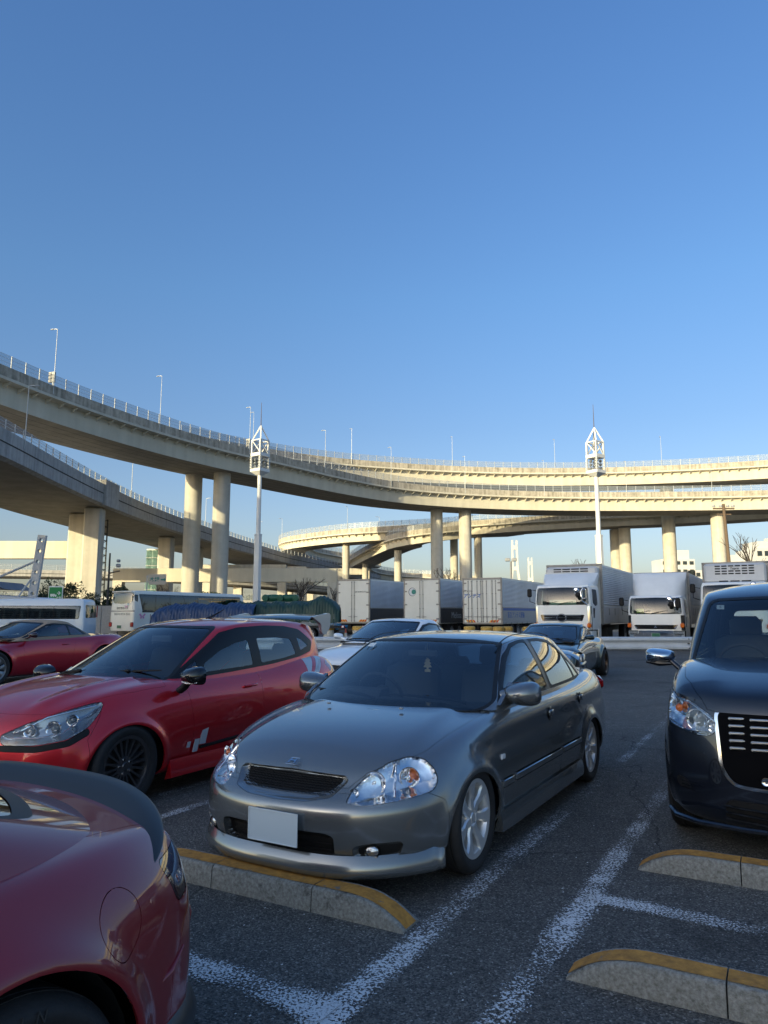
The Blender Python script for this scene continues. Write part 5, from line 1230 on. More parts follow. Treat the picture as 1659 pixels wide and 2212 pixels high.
    co_ = cabin_parts(t, gh, P, opening, [w0, w1, w2, w3], (wsP, -1.5), (rwP, -2.5), frame=mat('visor_black', (.010, .010, .011), .38, spec=.3))
    for sg in (1, -1):
        mirror(t, (-.58, .965 if sg > 0 else .93, 1.03 if sg > 0 else .99), (.14, .235, .165), gloss_black, sg, arm=[(-.54, .83, .90), (-.545, .87, .93), (-.55, .91, .98)], arm_m=black_p, ar=(.045, .045, .04), indic=[(-.50, .89, .985), (-.485, .96, .977), (-.51, 1.04, .985), (-.55, 1.065, .995)] if sg > 0 else None)
        for i, (hx, hz) in enumerate(((-1.45, .865), )):
            y_ = sh.yat(hx, hz); b = MB(); b.tube([(hx + .09, (y_ + .012) * sg, hz - .002), (hx + .05, (y_ + .032) * sg, hz), (hx - .06, (y_ + .034) * sg, hz + .006), (hx - .09, (y_ + .012) * sg, hz + .010)], [.010, .013, .014, .012], 8); b.lathe([(0, .002), (.034, .0015), (.036, -.004)], 20, c=(hx, y_ * sg, hz - .01), ax='Y') if 0 else None
            b.build('door_handle', P, out['front_door'][0 if sg > 0 else 1], True, 60)
        # sill with black insert
        b = MB(); b.box((-1.30, (sh.yat(-1.3, .36) + .004) * sg, .365), (1.0, .016, .03), bev=.005, rot=Matrix.Rotation(R(2.5), 3, 'Y')); b.build('door_blade', black_p, out['front_door'][0 if sg > 0 else 1], True)
        b = MB(); V = []; F = []
        for i, x in enumerate((-.42, -.6, -1.0, -1.5, -2.0, -2.15)): V += [(x, .868 * sg, .30), (x, .882 * sg, .24), (x, .892 * sg, .16), (x, .82 * sg, .14)]
        for i in range(5):
            for k in range(3): F.append((i * 4 + k, i * 4 + 4 + k, i * 4 + 5 + k, i * 4 + 1 + k))
        F += [(0, 1, 2, 3), (20, 21, 22, 23)]; b.add(V, F); b.build('side_skirt', P, t, True, 40)
        # chequered diamonds low on the front wing / door
        y_ = sh.yat(-.75, .47)
        for (cx, cz, s_) in ((-.735, .375, .075), (-.83, .455, .105), (-.765, .49, .0)):
            if s_:
                b = MB(); b.prism([(cx + s_ * .55, cz - s_ * .75), (cx - s_ * .15, cz - s_ * .75), (cx - s_ * .55, cz + s_ * .75), (cx + s_ * .15, cz + s_ * .75)], (y_ - .004) * sg, (y_ + .004) * sg, 'Y'); b.build('diamond_decal', silver_d, out['front_door'][0 if sg > 0 else 1])
        b = MB(); b.prism([(-.62, .37), (-.655, .37), (-.67, .42), (-.635, .42)], (sh.yat(-.65, .47) - .004) * sg, (sh.yat(-.65, .47) + .003) * sg, 'Y'); b.build('small_decal', silver_d, out['body'][0])
        tm = text_mesh('RACING', .06, silver_d, ext=.001, name='lettering'); inst('lettering', tm, out['body'][0], (-2.60, (sh.yat(-2.6, .95) + .004) * sg, .95), (math.pi / 2, R(70) * -1, math.pi if sg > 0 else 0))
    # roof wing with silver end plates
    b = MB(); V = []; F = []; n = 21
    for i in range(n):
        u = -1 + 2 * i / (n - 1); y = .60 * u; z = 1.475 - .02 * u * u
        V += [(-2.74, y, z - .02), (-2.80, y, z + .004), (-2.98, y, z + .018), (-3.10, y, z + .03), (-3.10, y, z + .02), (-2.9, y, z - .012)]
    for i in range(n - 1):
        for k in range(6): F.append((i * 6 + k, i * 6 + (k + 1) % 6, i * 6 + 6 + (k + 1) % 6, i * 6 + 6 + k))
    b.add(V, F); w_ = b.build('roof_spoiler', gloss_black, t, True, 40)
    for sg in (1, -1):
        b = MB(); b.prism(rnd([(-2.78, 1.47), (-3.13, 1.515), (-3.16, 1.49), (-3.15, 1.36), (-3.06, 1.28), (-2.98, 1.30), (-2.96, 1.40)], .03), .585 * sg, .625 * sg, 'Y'); b.build('end_plate', mat('wing_silver', (.48, .50, .53), .3, .6, .8), w_, True, 40)
    b = MB(); b.tube([(-1.75, 0, 1.44), (-1.80, 0, 1.47), (-2.0, 0, 1.55)], [.03, .012, .004], 6); b.build('aerial', black_p, t)
    # cowl, wipers
    b = MB(); b.prism([(-.30, -.70), (-.16, -.35), (-.12, 0), (-.16, .35), (-.30, .70), (-.56, .73), (-.56, -.73)], .955, .972, 'Z'); b.build('cowl_panel', black_p, t)
    wiper(t, (-.36, .10, 1.005), (-.54, .62, 1.06), .03); wiper(t, (-.30, -.42, 1.0), (-.42, .12, 1.055), .025)
    for wx, wz in ws:
        for sg in (1, -1): make_wheel('turbo', .315, .225, .205, mat('gunmetal', (.13, .13, .135), .3, .8), t, (wx, .765 * sg, .315), flip=sg < 0, spokes=18)
    wheel_liners(t, ws, .362, .80, .5); underbody(t, .55, -3.0, .70, .15, .40); interior(t, -.62, 1.0, .66, -1.45, 1.4, -2.35, headz=1.22)
    b = MB(); b.box((-1.12, 0, 1.28), (.04, .26, .075), bev=.018); b.build('rear_view_mirror', mat('mirror_back2', (.20, .21, .21), .5), t, True)
    # red seat belt
    b = MB(); b.tube([(-1.66, .62, 1.18), (-1.52, .50, 1.08), (-1.42, .30, .85)], .022, 4, flat=.15); b.build('seat_belt', mat('belt_red', (.45, .03, .03), .7), t)
    b = MB(); b.box((0, 0, 0), (.004, .20, .10)); o = b.build('dash_note', mat('note_paper', (.45, .50, .48), .6), t); o.location = (-.50, .10 - .55, 1.03); o.rotation_euler = (0, R(-60), 0)
    remap_z(t, lambda z: np.interp(z, [-1, 0, .3, .7, 1.0, 1.2, 1.46, 1.7], [-1, 0, .295, .650, .920, 1.135, 1.425, 1.665]))
    return t
hb_ = proto(hatch, (-2.70, 6.055, 0))

# ---- generic low coupe
def coupe(label, P, k, group=None, roofm=None, lev=3, wheel=('blade', 10), rim=None, wing=False, name='parked_car', lod=True, hip=.03, grille=None, glm=None):
    """k: dims"""
    t = empty(name, label=label, cat='car', group=group)
    WB, fo, ro, Wd, zr, zb, Rw = k['WB'], k['fo'], k['ro'], k['W'] / 2, k['zr'], k['zb'], k['Rw']
    x1 = fo - .38; xe = -(WB + ro) + .22; X = [x1, x1 - .22, 0, -.45, -.9, -1.4, -1.85, -WB + .35, -WB, -WB - .3, xe + .18, xe]
    f = lambda *a: list(zip(X, a))
    zn, zh, zd = k['zn'], k['zh'], k['zd']
    tb = dict(zC=f(zn + .02, zn + .08, zh, zh + .06, zb, zb, zb, zb, zd, zd + .01, zd, zd - .02), zE=f(zn, zn + .05, zh - .03, zh + .0, zb - .02, zb - .02, zb - .01, zb, zd - .01, zd - .01, zd - .02, zd - .05),
              yE=f(*[Wd * q for q in (.74, .80, .86, .87, .86, .86, .86, .865, .87, .85, .80, .72)]), zS=f(zn - .10, zn - .05, zh - .10, zh - .09, zb - .13, zb - .13, zb - .12, zb - .11, zd - .10, zd - .11, zd - .12, zd - .14),
              yS=f(*[Wd * q for q in (.85, .92, .97, .96, .95, .95, .95, .97, .985, .97, .92, .82)]), zM=f(*[.58] * 12), yM=f(*[Wd * q for q in (.90, .96, 1.01, .99, .975, .97, .975, .99, 1.01 + hip, .99, .94, .86)]),
              zL=f(*[.36] * 12), yL=f(*[Wd * q for q in (.91, .97, 1.01, .985, .965, .96, .965, .985, 1.01 + hip, .98, .93, .86)]), zB=f(*[.18] * 12), yB=f(*[Wd * q for q in (.87, .93, .97, .95, .93, .93, .93, .95, .97, .95, .9, .82)]))
    p = dict(X=X, tab=tb, bow=[0, .16, .12, .08, .03, 0, 0, 0, 0, -.05, -.1, 0], lev=lev, fE=((fo - .14, zn, 3), (-(WB + ro) + .06, zd + .01, 3)), fS=((fo - .05, zn - .09, 3), (-(WB + ro) + .03, zd - .11, 3)), fM=((fo - .01, .55, 3), (-(WB + ro), .60, 3)), fL=((fo, .34, 3), (-(WB + ro), .38, 3)), fB=((fo - .03, .16, 3), (-(WB + ro) + .08, .22, 3)))
    sh = auto_car(p); ws = [(0, Rw), (-WB, Rw)]
    arches(sh, ws, Rw + .06, .02 + hip * .3)
    bxF, rxF, rxR, bxR = k['cab']    # windscreen base corner, top corner, roof rear, backlight base
    sh.region('void', top(rnd([(bxF - .05, -.2), (bxF - .1, Wd * .80), (bxR + .3, Wd * .74), (bxR + .1, -.2)], .1)), lambda C, N: (C[:, 2] > zb - .12) & (N[:, 2] > .4))
    void_arches(sh, ws, Rw + .045)
    hl = k.get('lamp') or [(-.22, zn - .13), (-.05, zn - .02), (.15, zn + .01), (.36, zn + .02), (.25, zn - .09), (.0, zn - .14)]
    sh.region('headlamp', diag(rnd(hl, .03), 45), lambda C, N: (C[:, 0] > 0) & (C[:, 2] > .4))
    dl = lambda C, N: np.abs(C[:, 1]) > Wd * .55
    xd0, xd1 = bxF - .12, bxF - 1.40
    sh.region('door', side(rnd([(xd0, 1.3), (xd0 - .02, .7), (xd0 - .05, .28), (xd1 + .1, .26), (xd1, .5), (xd1 - .08, .8), (xd1 - .06, 1.3)], .05)), dl, only=['body'])
    sh.region('bonnet', top(rnd([(fo - .10, -.3), (fo - .16, Wd * .4), (x1 + .0, Wd * .66), (0, Wd * .76), (bxF - .02, Wd * .82), (bxF - .02, -.3)], .03)), lambda C, N: (N[:, 2] > .3) & (C[:, 2] > zn - .12), only=['body'])
    sh.region('grille', front(rnd(grille or [(-.3, .22), (.42, .24), (.30, .48), (.38, zn - .12), (-.3, zn - .10)], .04)), lambda C, N: C[:, 0] > fo - .4, only=['body'])
    sh.region('front_bumper', side([(x1 + .02, -.1), (x1 + .0, .52), (x1 + .1, zn - .1), (fo + .3, zn - .1), (fo + .3, -.1)]), lambda C, N: C[:, 0] > .2, only=['body'])
    sh.region('tail_lamp', diag(rnd([(.707 * (WB + ro - .24 - .97 * Wd), zd - .21), (.707 * (WB + ro - .27 - .97 * Wd), zd - .09), (.707 * (WB + ro - .42 * Wd), zd - .075), (.707 * (WB + ro - .42 * Wd), zd - .17)], .03), 135), lambda C, N: (C[:, 0] < -(WB + ro) + .5) & (np.abs(C[:, 1]) > Wd * .45), only=['body'])
    if k.get('boot'): sh.region('boot_lid', top([(-(WB) - .05, -.2), (-(WB) - .05, Wd * .72), (-(WB + ro) - .2, Wd * .66), (-(WB + ro) - .2, -.2)]), lambda C, N: (C[:, 0] < -WB) & (N[:, 2] > .45), only=['body'])
    if k.get('fuel'):
        fx, fz, fr_ = k['fuel']; sh.region('fuel_flap', circ(fx, fz, fr_), lambda C, N: C[:, 1] > .5, only=['body', 'door'])
    if k.get('extra'): k['extra'](sh)
    nm = {'body': ('body', P, False), 'front_bumper': ('bumper', P, False), 'rear_bumper': ('bumper', P, False), 'door': ('door', P, True), 'bonnet': ('bonnet', P, False), 'grille': ('grille', black_p, False), 'tail_lamp': ('tail_lamp', k.get('tlm', redlens), True), 'boot_lid': ('boot_lid', P, False), 'fuel_flap': ('fuel_flap', P, False), 'diffuser': ('diffuser', black_p, False)}
    out = shell_parts(t, sh, P, nm)
    for o in lamp_unit(t, sh, 'headlamp', 'headlight', reflector, lens, .04): lamp_bits(o, 45, [(.08, zn - .05, .04, .025), (-.05, zn - .07, .035, .025)])
    n8 = lambda a, b: [a + (b - a) * q for q in (0, .07, .25, .45, .62, .78, .92, 1)]
    bx = n8(bxF, bxR); rx = n8(rxF, rxR); byw = [Wd * q for q in (.84, .865, .875, .875, .87, .85, .80, .70)]; rw_ = [Wd * q for q in (.64, .675, .695, .70, .69, .67, .63, .56)]
    rz_ = [zr - .075, zr - .055, zr - .035, zr - .03, zr - .035, zr - .05, zr - .075, zr - .10]
    gh = greenhouse(list(zip(bx, byw, [zb - .06] * 8)), list(zip(rx, rw_, rz_)), (bxF + .30, zb - .03), (rxF + .10, zr - .03), (bxR - .14, zb - .02), (rxR - .08, zr - .06), [zr - .02, zr - .005, zr + .005, zr + .008, zr + .003, zr - .01, zr - .03, zr - .05], .025, lev)
    zt = zr - .07; d1 = (rxF - bxF) / (zr - zb)
    op = k['win']
    ws_ = rnd([(-.4, zb - .0), (Wd * .70, zb + .015), (Wd * .755, zb + .04), (Wd * .60, zr - .085), (-.4, zr - .045)], .03); rw2 = rnd([(-.4, zb + .05), (Wd * .62, zb + .05), (Wd * .52, zr - .10), (-.4, zr - .075)], .05)
    co_ = cabin_parts(t, gh, P, rnd(op[0], .03), [rnd(w_, .02) for w_ in op[1:]], (ws_, rxF - .3), (rw2, rxR + .25), roofm=roofm, gl=glm)
    b = MB(); b.prism([(bxF + .12, -Wd * .75), (bxF + .26, 0), (bxF + .12, Wd * .75), (bxF - .1, Wd * .78), (bxF - .1, -Wd * .78)], zb - .05, zb - .015, 'Z'); b.build('cowl_panel', black_p, t)
    wiper(t, (bxF + .05, .05, zb + .02), (bxF + .02, .60, zb + .03)); wiper(t, (bxF + .18, -.45, zb + .02), (bxF + .10, .08, zb + .03))
    for sg in (1, -1):
        mirror(t, (bxF - .28, Wd + .06, zb + .07), (.13, .21, .13), k.get('mm', P), sg, arm=[(bxF - .25, Wd * .85, zb - .0), (bxF - .25, Wd * .93, zb + .02), (bxF - .24, Wd + .0, zb + .05)])
        y_ = sh.yat(xd1 + .2, zb - .16); b = MB(); b.tube([(xd1 + .28, (y_ + .008) * sg, zb - .16), (xd1 + .22, (y_ + .026) * sg, zb - .158), (xd1 + .14, (y_ + .026) * sg, zb - .154), (xd1 + .08, (y_ + .008) * sg, zb - .15)], .012, 6); b.build('door_handle', P, out['door'][0 if sg > 0 else 1], True, 60)
    if wing:
        b = MB(); b.box((-(WB + ro) + .22, 0, zd + wing), (.18, Wd * 1.45, .03), bev=.01)
        for sg in (1, -1): b.box((-(WB + ro) + .24, sg * Wd * .70, zd + wing * .45), (.14, .035, wing + .05), bev=.01)
        b.build('rear_wing', P, t, True)
    for wx, wz in ws:
        for sg in (1, -1): make_wheel(wheel[0], Rw, k['Rr'], k.get('tw', .24), rim or silver, t, (wx, (Wd - k.get('win_off', .10)) * sg, Rw), flip=sg < 0, spokes=wheel[1])
    wheel_liners(t, ws, Rw + .05, Wd - .05, .5); underbody(t, fo - .35, -(WB + ro) + .4, Wd * .82, .15, .40)
    interior(t, bxF - .22, zb, Wd * .74, bxF - 1.05, zr, None, headz=zb + .13)
    return t, sh, out
# ---- crimson soft-top coupe at far left
RED2 = paint('crimson', (.44, .010, .026), .5, .3, .06)
win_lc = [[(-.70, .965), (-1.02, 1.13), (-1.30, 1.235), (-1.55, 1.27), (-1.95, 1.245), (-2.25, 1.16), (-2.50, 1.0)], [(-.92, .985), (-1.10, 1.11), (-1.35, 1.205), (-1.55, 1.235), (-1.90, 1.215), (-1.93, .99)], [(-1.97, .99), (-1.94, 1.21), (-2.18, 1.14), (-2.38, 1.0)]]
lc, _, _ = coupe('crimson soft-top coupe with a beige roof and two-tone wheels, at far left', RED2, dict(WB=2.87, fo=.93, ro=.97, W=1.92, zr=1.345, zb=.955, Rw=.355, Rr=.262, zn=.68, zh=.84, zd=.99, cab=(-.55, -1.42, -2.15, -2.85), win=win_lc, mm=mat('mirror_two_tone', (.03, .008, .01), .2, coat=1)),
    roofm=mat('beige_canvas', (.33, .25, .18), .9, noise=.12, nscale=30, bump=.3, bscale=300), wheel=('blade', 10), rim=mat('two_tone_rim', (.25, .255, .26), .3, .8))
lc.location = (-8.85, 15.35, 0); lc.rotation_euler = (0, 0, YAW + R(3))
# ---- white coupe behind the grey saloon
WH = paint('pearl_white', (.82, .84, .86), .0, .4, .0)
win_rc = [[(-.72, .975), (-1.05, 1.14), (-1.35, 1.26), (-1.62, 1.30), (-2.0, 1.27), (-2.3, 1.19), (-2.62, 1.01)], [(-.95, .995), (-1.12, 1.12), (-1.38, 1.225), (-1.62, 1.262), (-1.98, 1.24), (-2.02, 1.0)], [(-2.06, 1.0), (-2.03, 1.235), (-2.28, 1.16), (-2.5, 1.02)]]
rc, _, _ = coupe('white coupe half hidden between the red hatchback and the grey saloon', WH, dict(WB=2.73, fo=.92, ro=1.05, W=1.84, zr=1.385, zb=.965, Rw=.345, Rr=.25, zn=.70, zh=.85, zd=1.0, cab=(-.55, -1.45, -2.2, -2.95), win=win_rc),
    wheel=('blade', 10), rim=mat('dark_rim', (.05, .05, .055), .3, .8), wing=False)
rc.location = (-.458, 13.49, 0); rc.rotation_euler = (0, 0, YAW)
# ---- dark green coupe
GR = paint('dark_green_metallic', (.028, .040, .036), .6, .25, .1)
win_s = [[(-.66, .90), (-.98, 1.06), (-1.25, 1.16), (-1.5, 1.195), (-1.85, 1.17), (-2.1, 1.09), (-2.42, .93)], [(-.88, .915), (-1.05, 1.045), (-1.28, 1.13), (-1.5, 1.16), (-1.78, 1.145), (-1.84, .925)], [(-1.88, .925), (-1.83, 1.14), (-2.08, 1.06), (-2.3, .935)]]
s15, _, _ = coupe('dark green coupe with bronze wheels and small wing behind the grey saloon', GR, dict(WB=2.53, fo=.90, ro=1.0, W=1.76, zr=1.27, zb=.89, Rw=.315, Rr=.24, zn=.64, zh=.80, zd=.93, cab=(-.50, -1.32, -2.0, -2.7), win=win_s, win_off=.05, mm=GR),
    wheel=('turbo', 12), rim=mat('bronze_rim', (.10, .062, .04), .35, .8), wing=.14, hip=.06)
s15.location = (3.40, 15.9, 0); s15.rotation_euler = (0, 0, YAW + R(1))
# ---- dark red sports car close at the left, seen from its left rear
def ext(sh):
    sh.region('rear_bumper', side([(-3.02, -.2), (-3.02, .50), (-3.10, .60), (-3.30, .66), (-4.2, .66), (-4.2, -.2)]), lambda C, N: C[:, 0] < -2.6, only=['body'])
    sh.region('diffuser', side([(-2.84, .0), (-2.84, .25), (-3.05, .33), (-3.3, .40), (-4.2, .44), (-4.2, 0)]), lambda C, N: C[:, 0] < -2.7, only=['body', 'rear_bumper'])
def bulge(V, N):
    return 0
RED3 = paint('deep_red', (.20, .003, .008), .0, .5, .06, croug=.01)
win_z = [[(-.75, .93), (-1.05, 1.06), (-1.3, 1.16), (-1.5, 1.20), (-1.85, 1.16), (-2.1, 1.09), (-2.4, .96)], [(-.95, .95), (-1.1, 1.05), (-1.32, 1.13), (-1.5, 1.165), (-1.8, 1.13), (-1.9, .96)]]
sp, spsh, spo = coupe('deep red sports car with matt black ducktail spoiler filling the bottom left', RED3, dict(WB=2.47, fo=.95, ro=.90, W=1.87, zr=1.26, zb=.88, Rw=.33, Rr=.245, zn=.62, zh=.80, zd=.86, cab=(-.62, -1.4, -1.95, -2.98), win=win_z, boot=True, fuel=(-2.79, .70, .075), extra=ext, tw=.27, win_off=.12, tlm=mat('smoked_lamp', (.03, .004, .006), .06, coat=1)),
    wheel=('blade', 10), rim=mat('black_rim', (.012, .012, .013), .3, .5), hip=.05, lev=4)
def ducktail():
    b = MB(); V = []; F = []; n = 61
    for i in range(n):
        u = -1 + 2 * i / (n - 1); y = .80 * math.sin(u * math.pi / 2); a = abs(y) / .80
        xc = -3.20 + .28 * a ** 3.0; zc_ = spsh.zat(max(xc, -3.24), y) if a < .97 else .87
        zc_ = .862 - .11 * a ** 3.4
        lift = .022 * (1 - a ** 5); tp = 1 - .75 * a ** 14
        nx, ny = -1 + .35 * a ** 3, math.copysign(.55 * a ** 2.5, y); l = math.hypot(nx, ny); nx, ny = nx / l, ny / l
        for d, h in ((-.045, -.006), (-.015, .010), (.03, .026 + lift * .35), (.075, .018 + lift), (.086, .010 + lift), (.076, -.006 + lift * .4), (.055, -.04), (.02, -.05)):
            V.append((xc + nx * d * tp, y + ny * d * tp, zc_ + h * tp))
    for i in range(n - 1):
        for k in range(8): F.append((i * 8 + k, i * 8 + (k + 1) % 8, i * 8 + 8 + (k + 1) % 8, i * 8 + 8 + k))
    F += [tuple(range(8)), tuple(range(8 * n - 8, 8 * n))]
    b.add(V, F); return b.build('ducktail_spoiler', mat('matt_black_spoiler', (.022, .023, .025), .42, noise=.1, nscale=20), sp, True, 60)
ducktail()
OV = spsh.V[(np.abs(spsh.V[:, 2] - .30) < .03) & (spsh.V[:, 0] < -2.6) & (spsh.V[:, 1] >= -.001)]
OA = np.arctan2(OV[:, 1], -(OV[:, 0] + 2.6)); OR = np.hypot(OV[:, 1], OV[:, 0] + 2.6)
b = MB(); V = []; F = []; n = 31
for i in range(n):
    a_ = R(-40 + 112 * i / (n - 1)); ww = np.abs(OA - abs(a_)) < .06; r_ = OR[ww].max() if ww.any() else OR.max()
    for (d, z) in ((-.02, .375), (.006, .36), (.032, .30), (.026, .21), (-.05, .18)):
        q_ = r_ + d - (.03 if z < .25 else 0); V.append((-2.6 - q_ * math.cos(a_), q_ * math.sin(a_), z))
for i in range(n - 1):
    for k in range(4): F.append((i * 5 + k, i * 5 + k + 1, i * 5 + 6 + k, i * 5 + 5 + k))
F += [(0, 1, 2, 3, 4), tuple(range(5 * n - 5, 5 * n))]
b.add(V, F); b.build('lower_lip', mat('matt_black_spoiler', (.022, .023, .025), .42), sp, True, 50)
b = MB(); V = []; F = []
for i in range(12):   # raised reflector blister on the bumper corner and a vent line
    pass
y_ = spsh.yat(-2.98, .50); b.tube([(-2.90, y_ + .002, .47), (-3.0, spsh.yat(-3.0, .50) + .004, .50), (-3.08, spsh.yat(-3.08, .53) + .002, .53)], [.004, .009, .003], 8); b.build('bumper_crease', RED3, spo['body'][0], True, 60)
b = MB(); k0 = MB().lathe([(0, .05), (.03, .042), (.052, .02), (.06, -.02)], 24); qm = Vector((-.75, .66, .1)).to_track_quat('Z', 'Y').to_matrix(); b.add([qm @ (Vector(v)) * 1 + Vector((-3.185, .69, .55)) for v in k0.V], k0.F); b.build('bumper_blister', RED3, spo['rear_bumper'][0], True, 60)
tr_ = R(0)
for ch_i, ch in enumerate('MICHELIN'):
    a = R(50 - ch_i * 9); r_ = .292; tm = text_mesh(ch, .036, mat('tyre_lettering', (.035, .035, .036), .55), ext=.0015, name='lettering')
    w_ = [c for c in bpy.data.objects if c.parent == sp and c.name.startswith('wheel') and 'liner' not in c.name and 'arch' not in c.name and abs(c.location.x + 2.47) < .01 and c.location.y > 0][0]
    w_.rotation_euler = (0, 0, 0)
    inst('lettering', tm, w_, (math.sin(a) * r_, .1355, math.cos(a) * r_), (math.pi / 2, -a, math.pi))
sp.location = ms(-2.38, -1.44); sp.rotation_euler = (0, 0, YAW)

# ---- black taxi van at the right
def taxi():
    P = paint('ink_black', (.010, .013, .022), .3, .25, .1, croug=.01)
    t = empty('parked_taxi', label='tall black taxi with chrome mirror and chrome barred grille, cut off by the right edge', cat='taxi')
    X = [.46, .27, 0, -.35, -.8, -1.3, -1.8, -2.3, -2.75, -3.1, -3.3, -3.42]
    n = len(X); f = lambda *a: list(zip(X, a))
    tb = dict(zC=f(1.0, 1.06, 1.12, 1.16, 1.16, 1.16, 1.16, 1.16, 1.16, 1.16, 1.16, 1.15), zE=f(.97, 1.02, 1.07, 1.10, *[1.10] * 8), yE=f(.68, .72, .75, .76, *[.765] * 6, .74, .70),
              zS=f(.90, .94, .97, .98, *[.98] * 8), yS=f(.76, .80, .82, .83, *[.83] * 6, .80, .76), zM=f(*[.70] * 12), yM=f(.79, .83, .85, .85, *[.85] * 6, .83, .79),
              zL=f(*[.42] * 12), yL=f(.80, .84, .855, .85, *[.85] * 6, .83, .79), zB=f(*[.20] * 12), yB=f(.76, .81, .82, *[.82] * 8, .74))
    p = dict(X=X, tab=tb, bow=[0, .13, .12, .10, .05, 0, 0, 0, 0, 0, 0, 0], lev=4, pw=2.6, fE=((.62, .99, 3), (-3.5, 1.12, 3)), fS=((.71, .915, 3.2), (-3.55, .98, 3)), fM=((.77, .70, 3.2), (-3.6, .7, 3)), fL=((.80, .42, 3.2), (-3.6, .42, 3)), fB=((.77, .20, 3), (-3.5, .22, 3)))
    sh = auto_car(p); ws = [(0, .31), (-2.75, .31)]
    def shape(V, N):
        o = np.zeros_like(V); x = V[:, 0]
        o[:, 2] += (N[:, 2] > .5) * .022 * (1 / (1 + np.exp(-(np.abs(V[:, 1]) - .46) / .03))) * np.clip((.62 - x) / .2, 0, 1) * (x > -.3)
        return o
    sh.raise_at(shape); arches(sh, ws, .37, .014)
    sh.region('void', top(rnd([(-.34, -.2), (-.38, .70), (-3.2, .70), (-3.2, -.2)], .1)), lambda C, N: (C[:, 2] > 1.0) & (N[:, 2] > .4)); void_arches(sh, ws, .35)
    sh.region('headlamp', diag(rnd([(-.135, .725), (-.13, .80), (-.10, .835), (.02, .895), (.20, .945), (.335, .965), (.335, .83), (.28, .765), (.12, .735), (-.05, .705)], .035), 45), lambda C, N: (C[:, 0] > .1) & (C[:, 2] > .6))
    sh.region('bonnet', top(rnd([(.9, -.3), (.66, .5), (.52, .60), (.3, .68), (-.36, .74), (-.36, -.3)], .04)), lambda C, N: (C[:, 0] > -.6) & (N[:, 2] > .34) & (C[:, 2] > .86), only=['body'])
    sh.region('grille', front(rnd([(-.3, .43), (.39, .455), (.45, .54), (.47, .87), (-.3, .90)], .05)), lambda C, N: C[:, 0] > .4, only=['body'])
    sh.region('grille_frame', grow(front(rnd([(-.3, .43), (.39, .455), (.45, .54), (.47, .87), (-.3, .90)], .05)), .022), lambda C, N: C[:, 0] > .4, only=['body'])
    sh.region('side_vent', diag(rnd([(.03, .375), (.06, .43), (.15, .44), (.17, .40), (.13, .365)], .03), 45), lambda C, N: C[:, 0] > .3, only=['body'])
    sh.region('lower_intake', front(rnd([(-.3, .225), (.46, .235), (.44, .36), (-.3, .37)], .04)), lambda C, N: C[:, 0] > .4, only=['body'])
    sh.region('front_bumper', side([(.335, -.1), (.34, .66), (.42, .74), (1.3, .74), (1.3, -.1)]), lambda C, N: C[:, 0] > .2, only=['body'])
    sh.region('door', side(rnd([(-.62, 1.3), (-.62, .30), (-1.5, .30), (-1.56, .8), (-1.56, 1.3)], .04)), lambda C, N: np.abs(C[:, 1]) > .5, only=['body'])
    out = shell_parts(t, sh, P, {'body': ('body', P, False), 'bonnet': ('bonnet', P, False), 'front_bumper': ('bumper', P, False), 'door': ('door', P, True), 'grille': ('grille', mat('grille_black', (.003, .003, .004), .9, spec=.1), False), 'grille_frame': ('grille_frame', chrome, False), 'side_vent': ('side_vent', black_p, True), 'lower_intake': ('lower_intake', black_p, False)})
    G = out['grille'][0]
    for r_ in range(5):
        z = .665 + r_ * .042
        for kx in range(-3, 4):
            y = kx * .118
            if abs(y) > .46: continue
            x_ = max(v for v in [sh.xat(y, z)]) ; b = MB(); b.box((x_ + .006, y, z), (.016, .106, .017), bev=.006, rot=Matrix.Rotation(-.55 * y, 3, 'Z')); b.build('chrome_bar', mat('satin_chrome', (.88, .89, .90), .32, .85), G, True)
    b = MB(); b.box((.80, 0, .53), (.02, .40, .16), bev=.01); b.build('plate_bracket', mat('bracket_black', (.012, .012, .012), .3), G, True)
    b = MB(); b.lathe([(0, .0), (.018, .0), (.024, .004), (.026, -.004)], 16, c=(.812, -.22, .50), ax='X'); b.build('plate_bolt', chrome, G, True)
    for z in (.25, .285, .32): b = MB(); b.tube([(.72, -.45, z), (.80, -.2, z), (.805, 0, z), (.80, .2, z), (.72, .45, z)], .007, 6); b.build('intake_slat', gloss_black, out['lower_intake'][0], True)
    for o in out['side_vent']:
        sg = 1 if np.mean([v.co.y for v in o.data.vertices]) > 0 else -1
        for k in range(3): b = MB(); b.tube([(.70 - .0 * k, (.62) * sg, .385 + k * .02), (.62, .70 * sg, .385 + k * .02)], .004, 4); b.build('vent_slat', gloss_black, o)
    b = MB(); pts = [(.46, .79), (.62, .735), (.74, .60), (.80, .35), (.815, 0)]
    b.tube([(x, y, .215) for x, y in pts] + [(x, -y, .215) for x, y in pts[-2::-1]], .022, 8, flat=.7); b.build('front_lip', P, t, True)
    for o in lamp_unit(t, sh, 'headlamp', 'headlight', reflector, lens, .05):
        lamp_bits(o, 45, [(.02, .80, .062, .030), (-.10, .775, .035, .03)], (.17, .85, .02), [[(-.15, .81, .008), (.05, .89, .008), (.2, .925, .008), (.31, .94, .008)], [(-.14, .735, .008), (.05, .725, .008), (.24, .77, .008)], [(-.155, .75, .008), (-.155, .80, .008)]])
    bx = [-.34, -.50, -.9, -1.4, -1.9, -2.5, -3.1, -3.3]; rx = [-.86, -1.0, -1.3, -1.7, -2.1, -2.6, -3.0, -3.15]
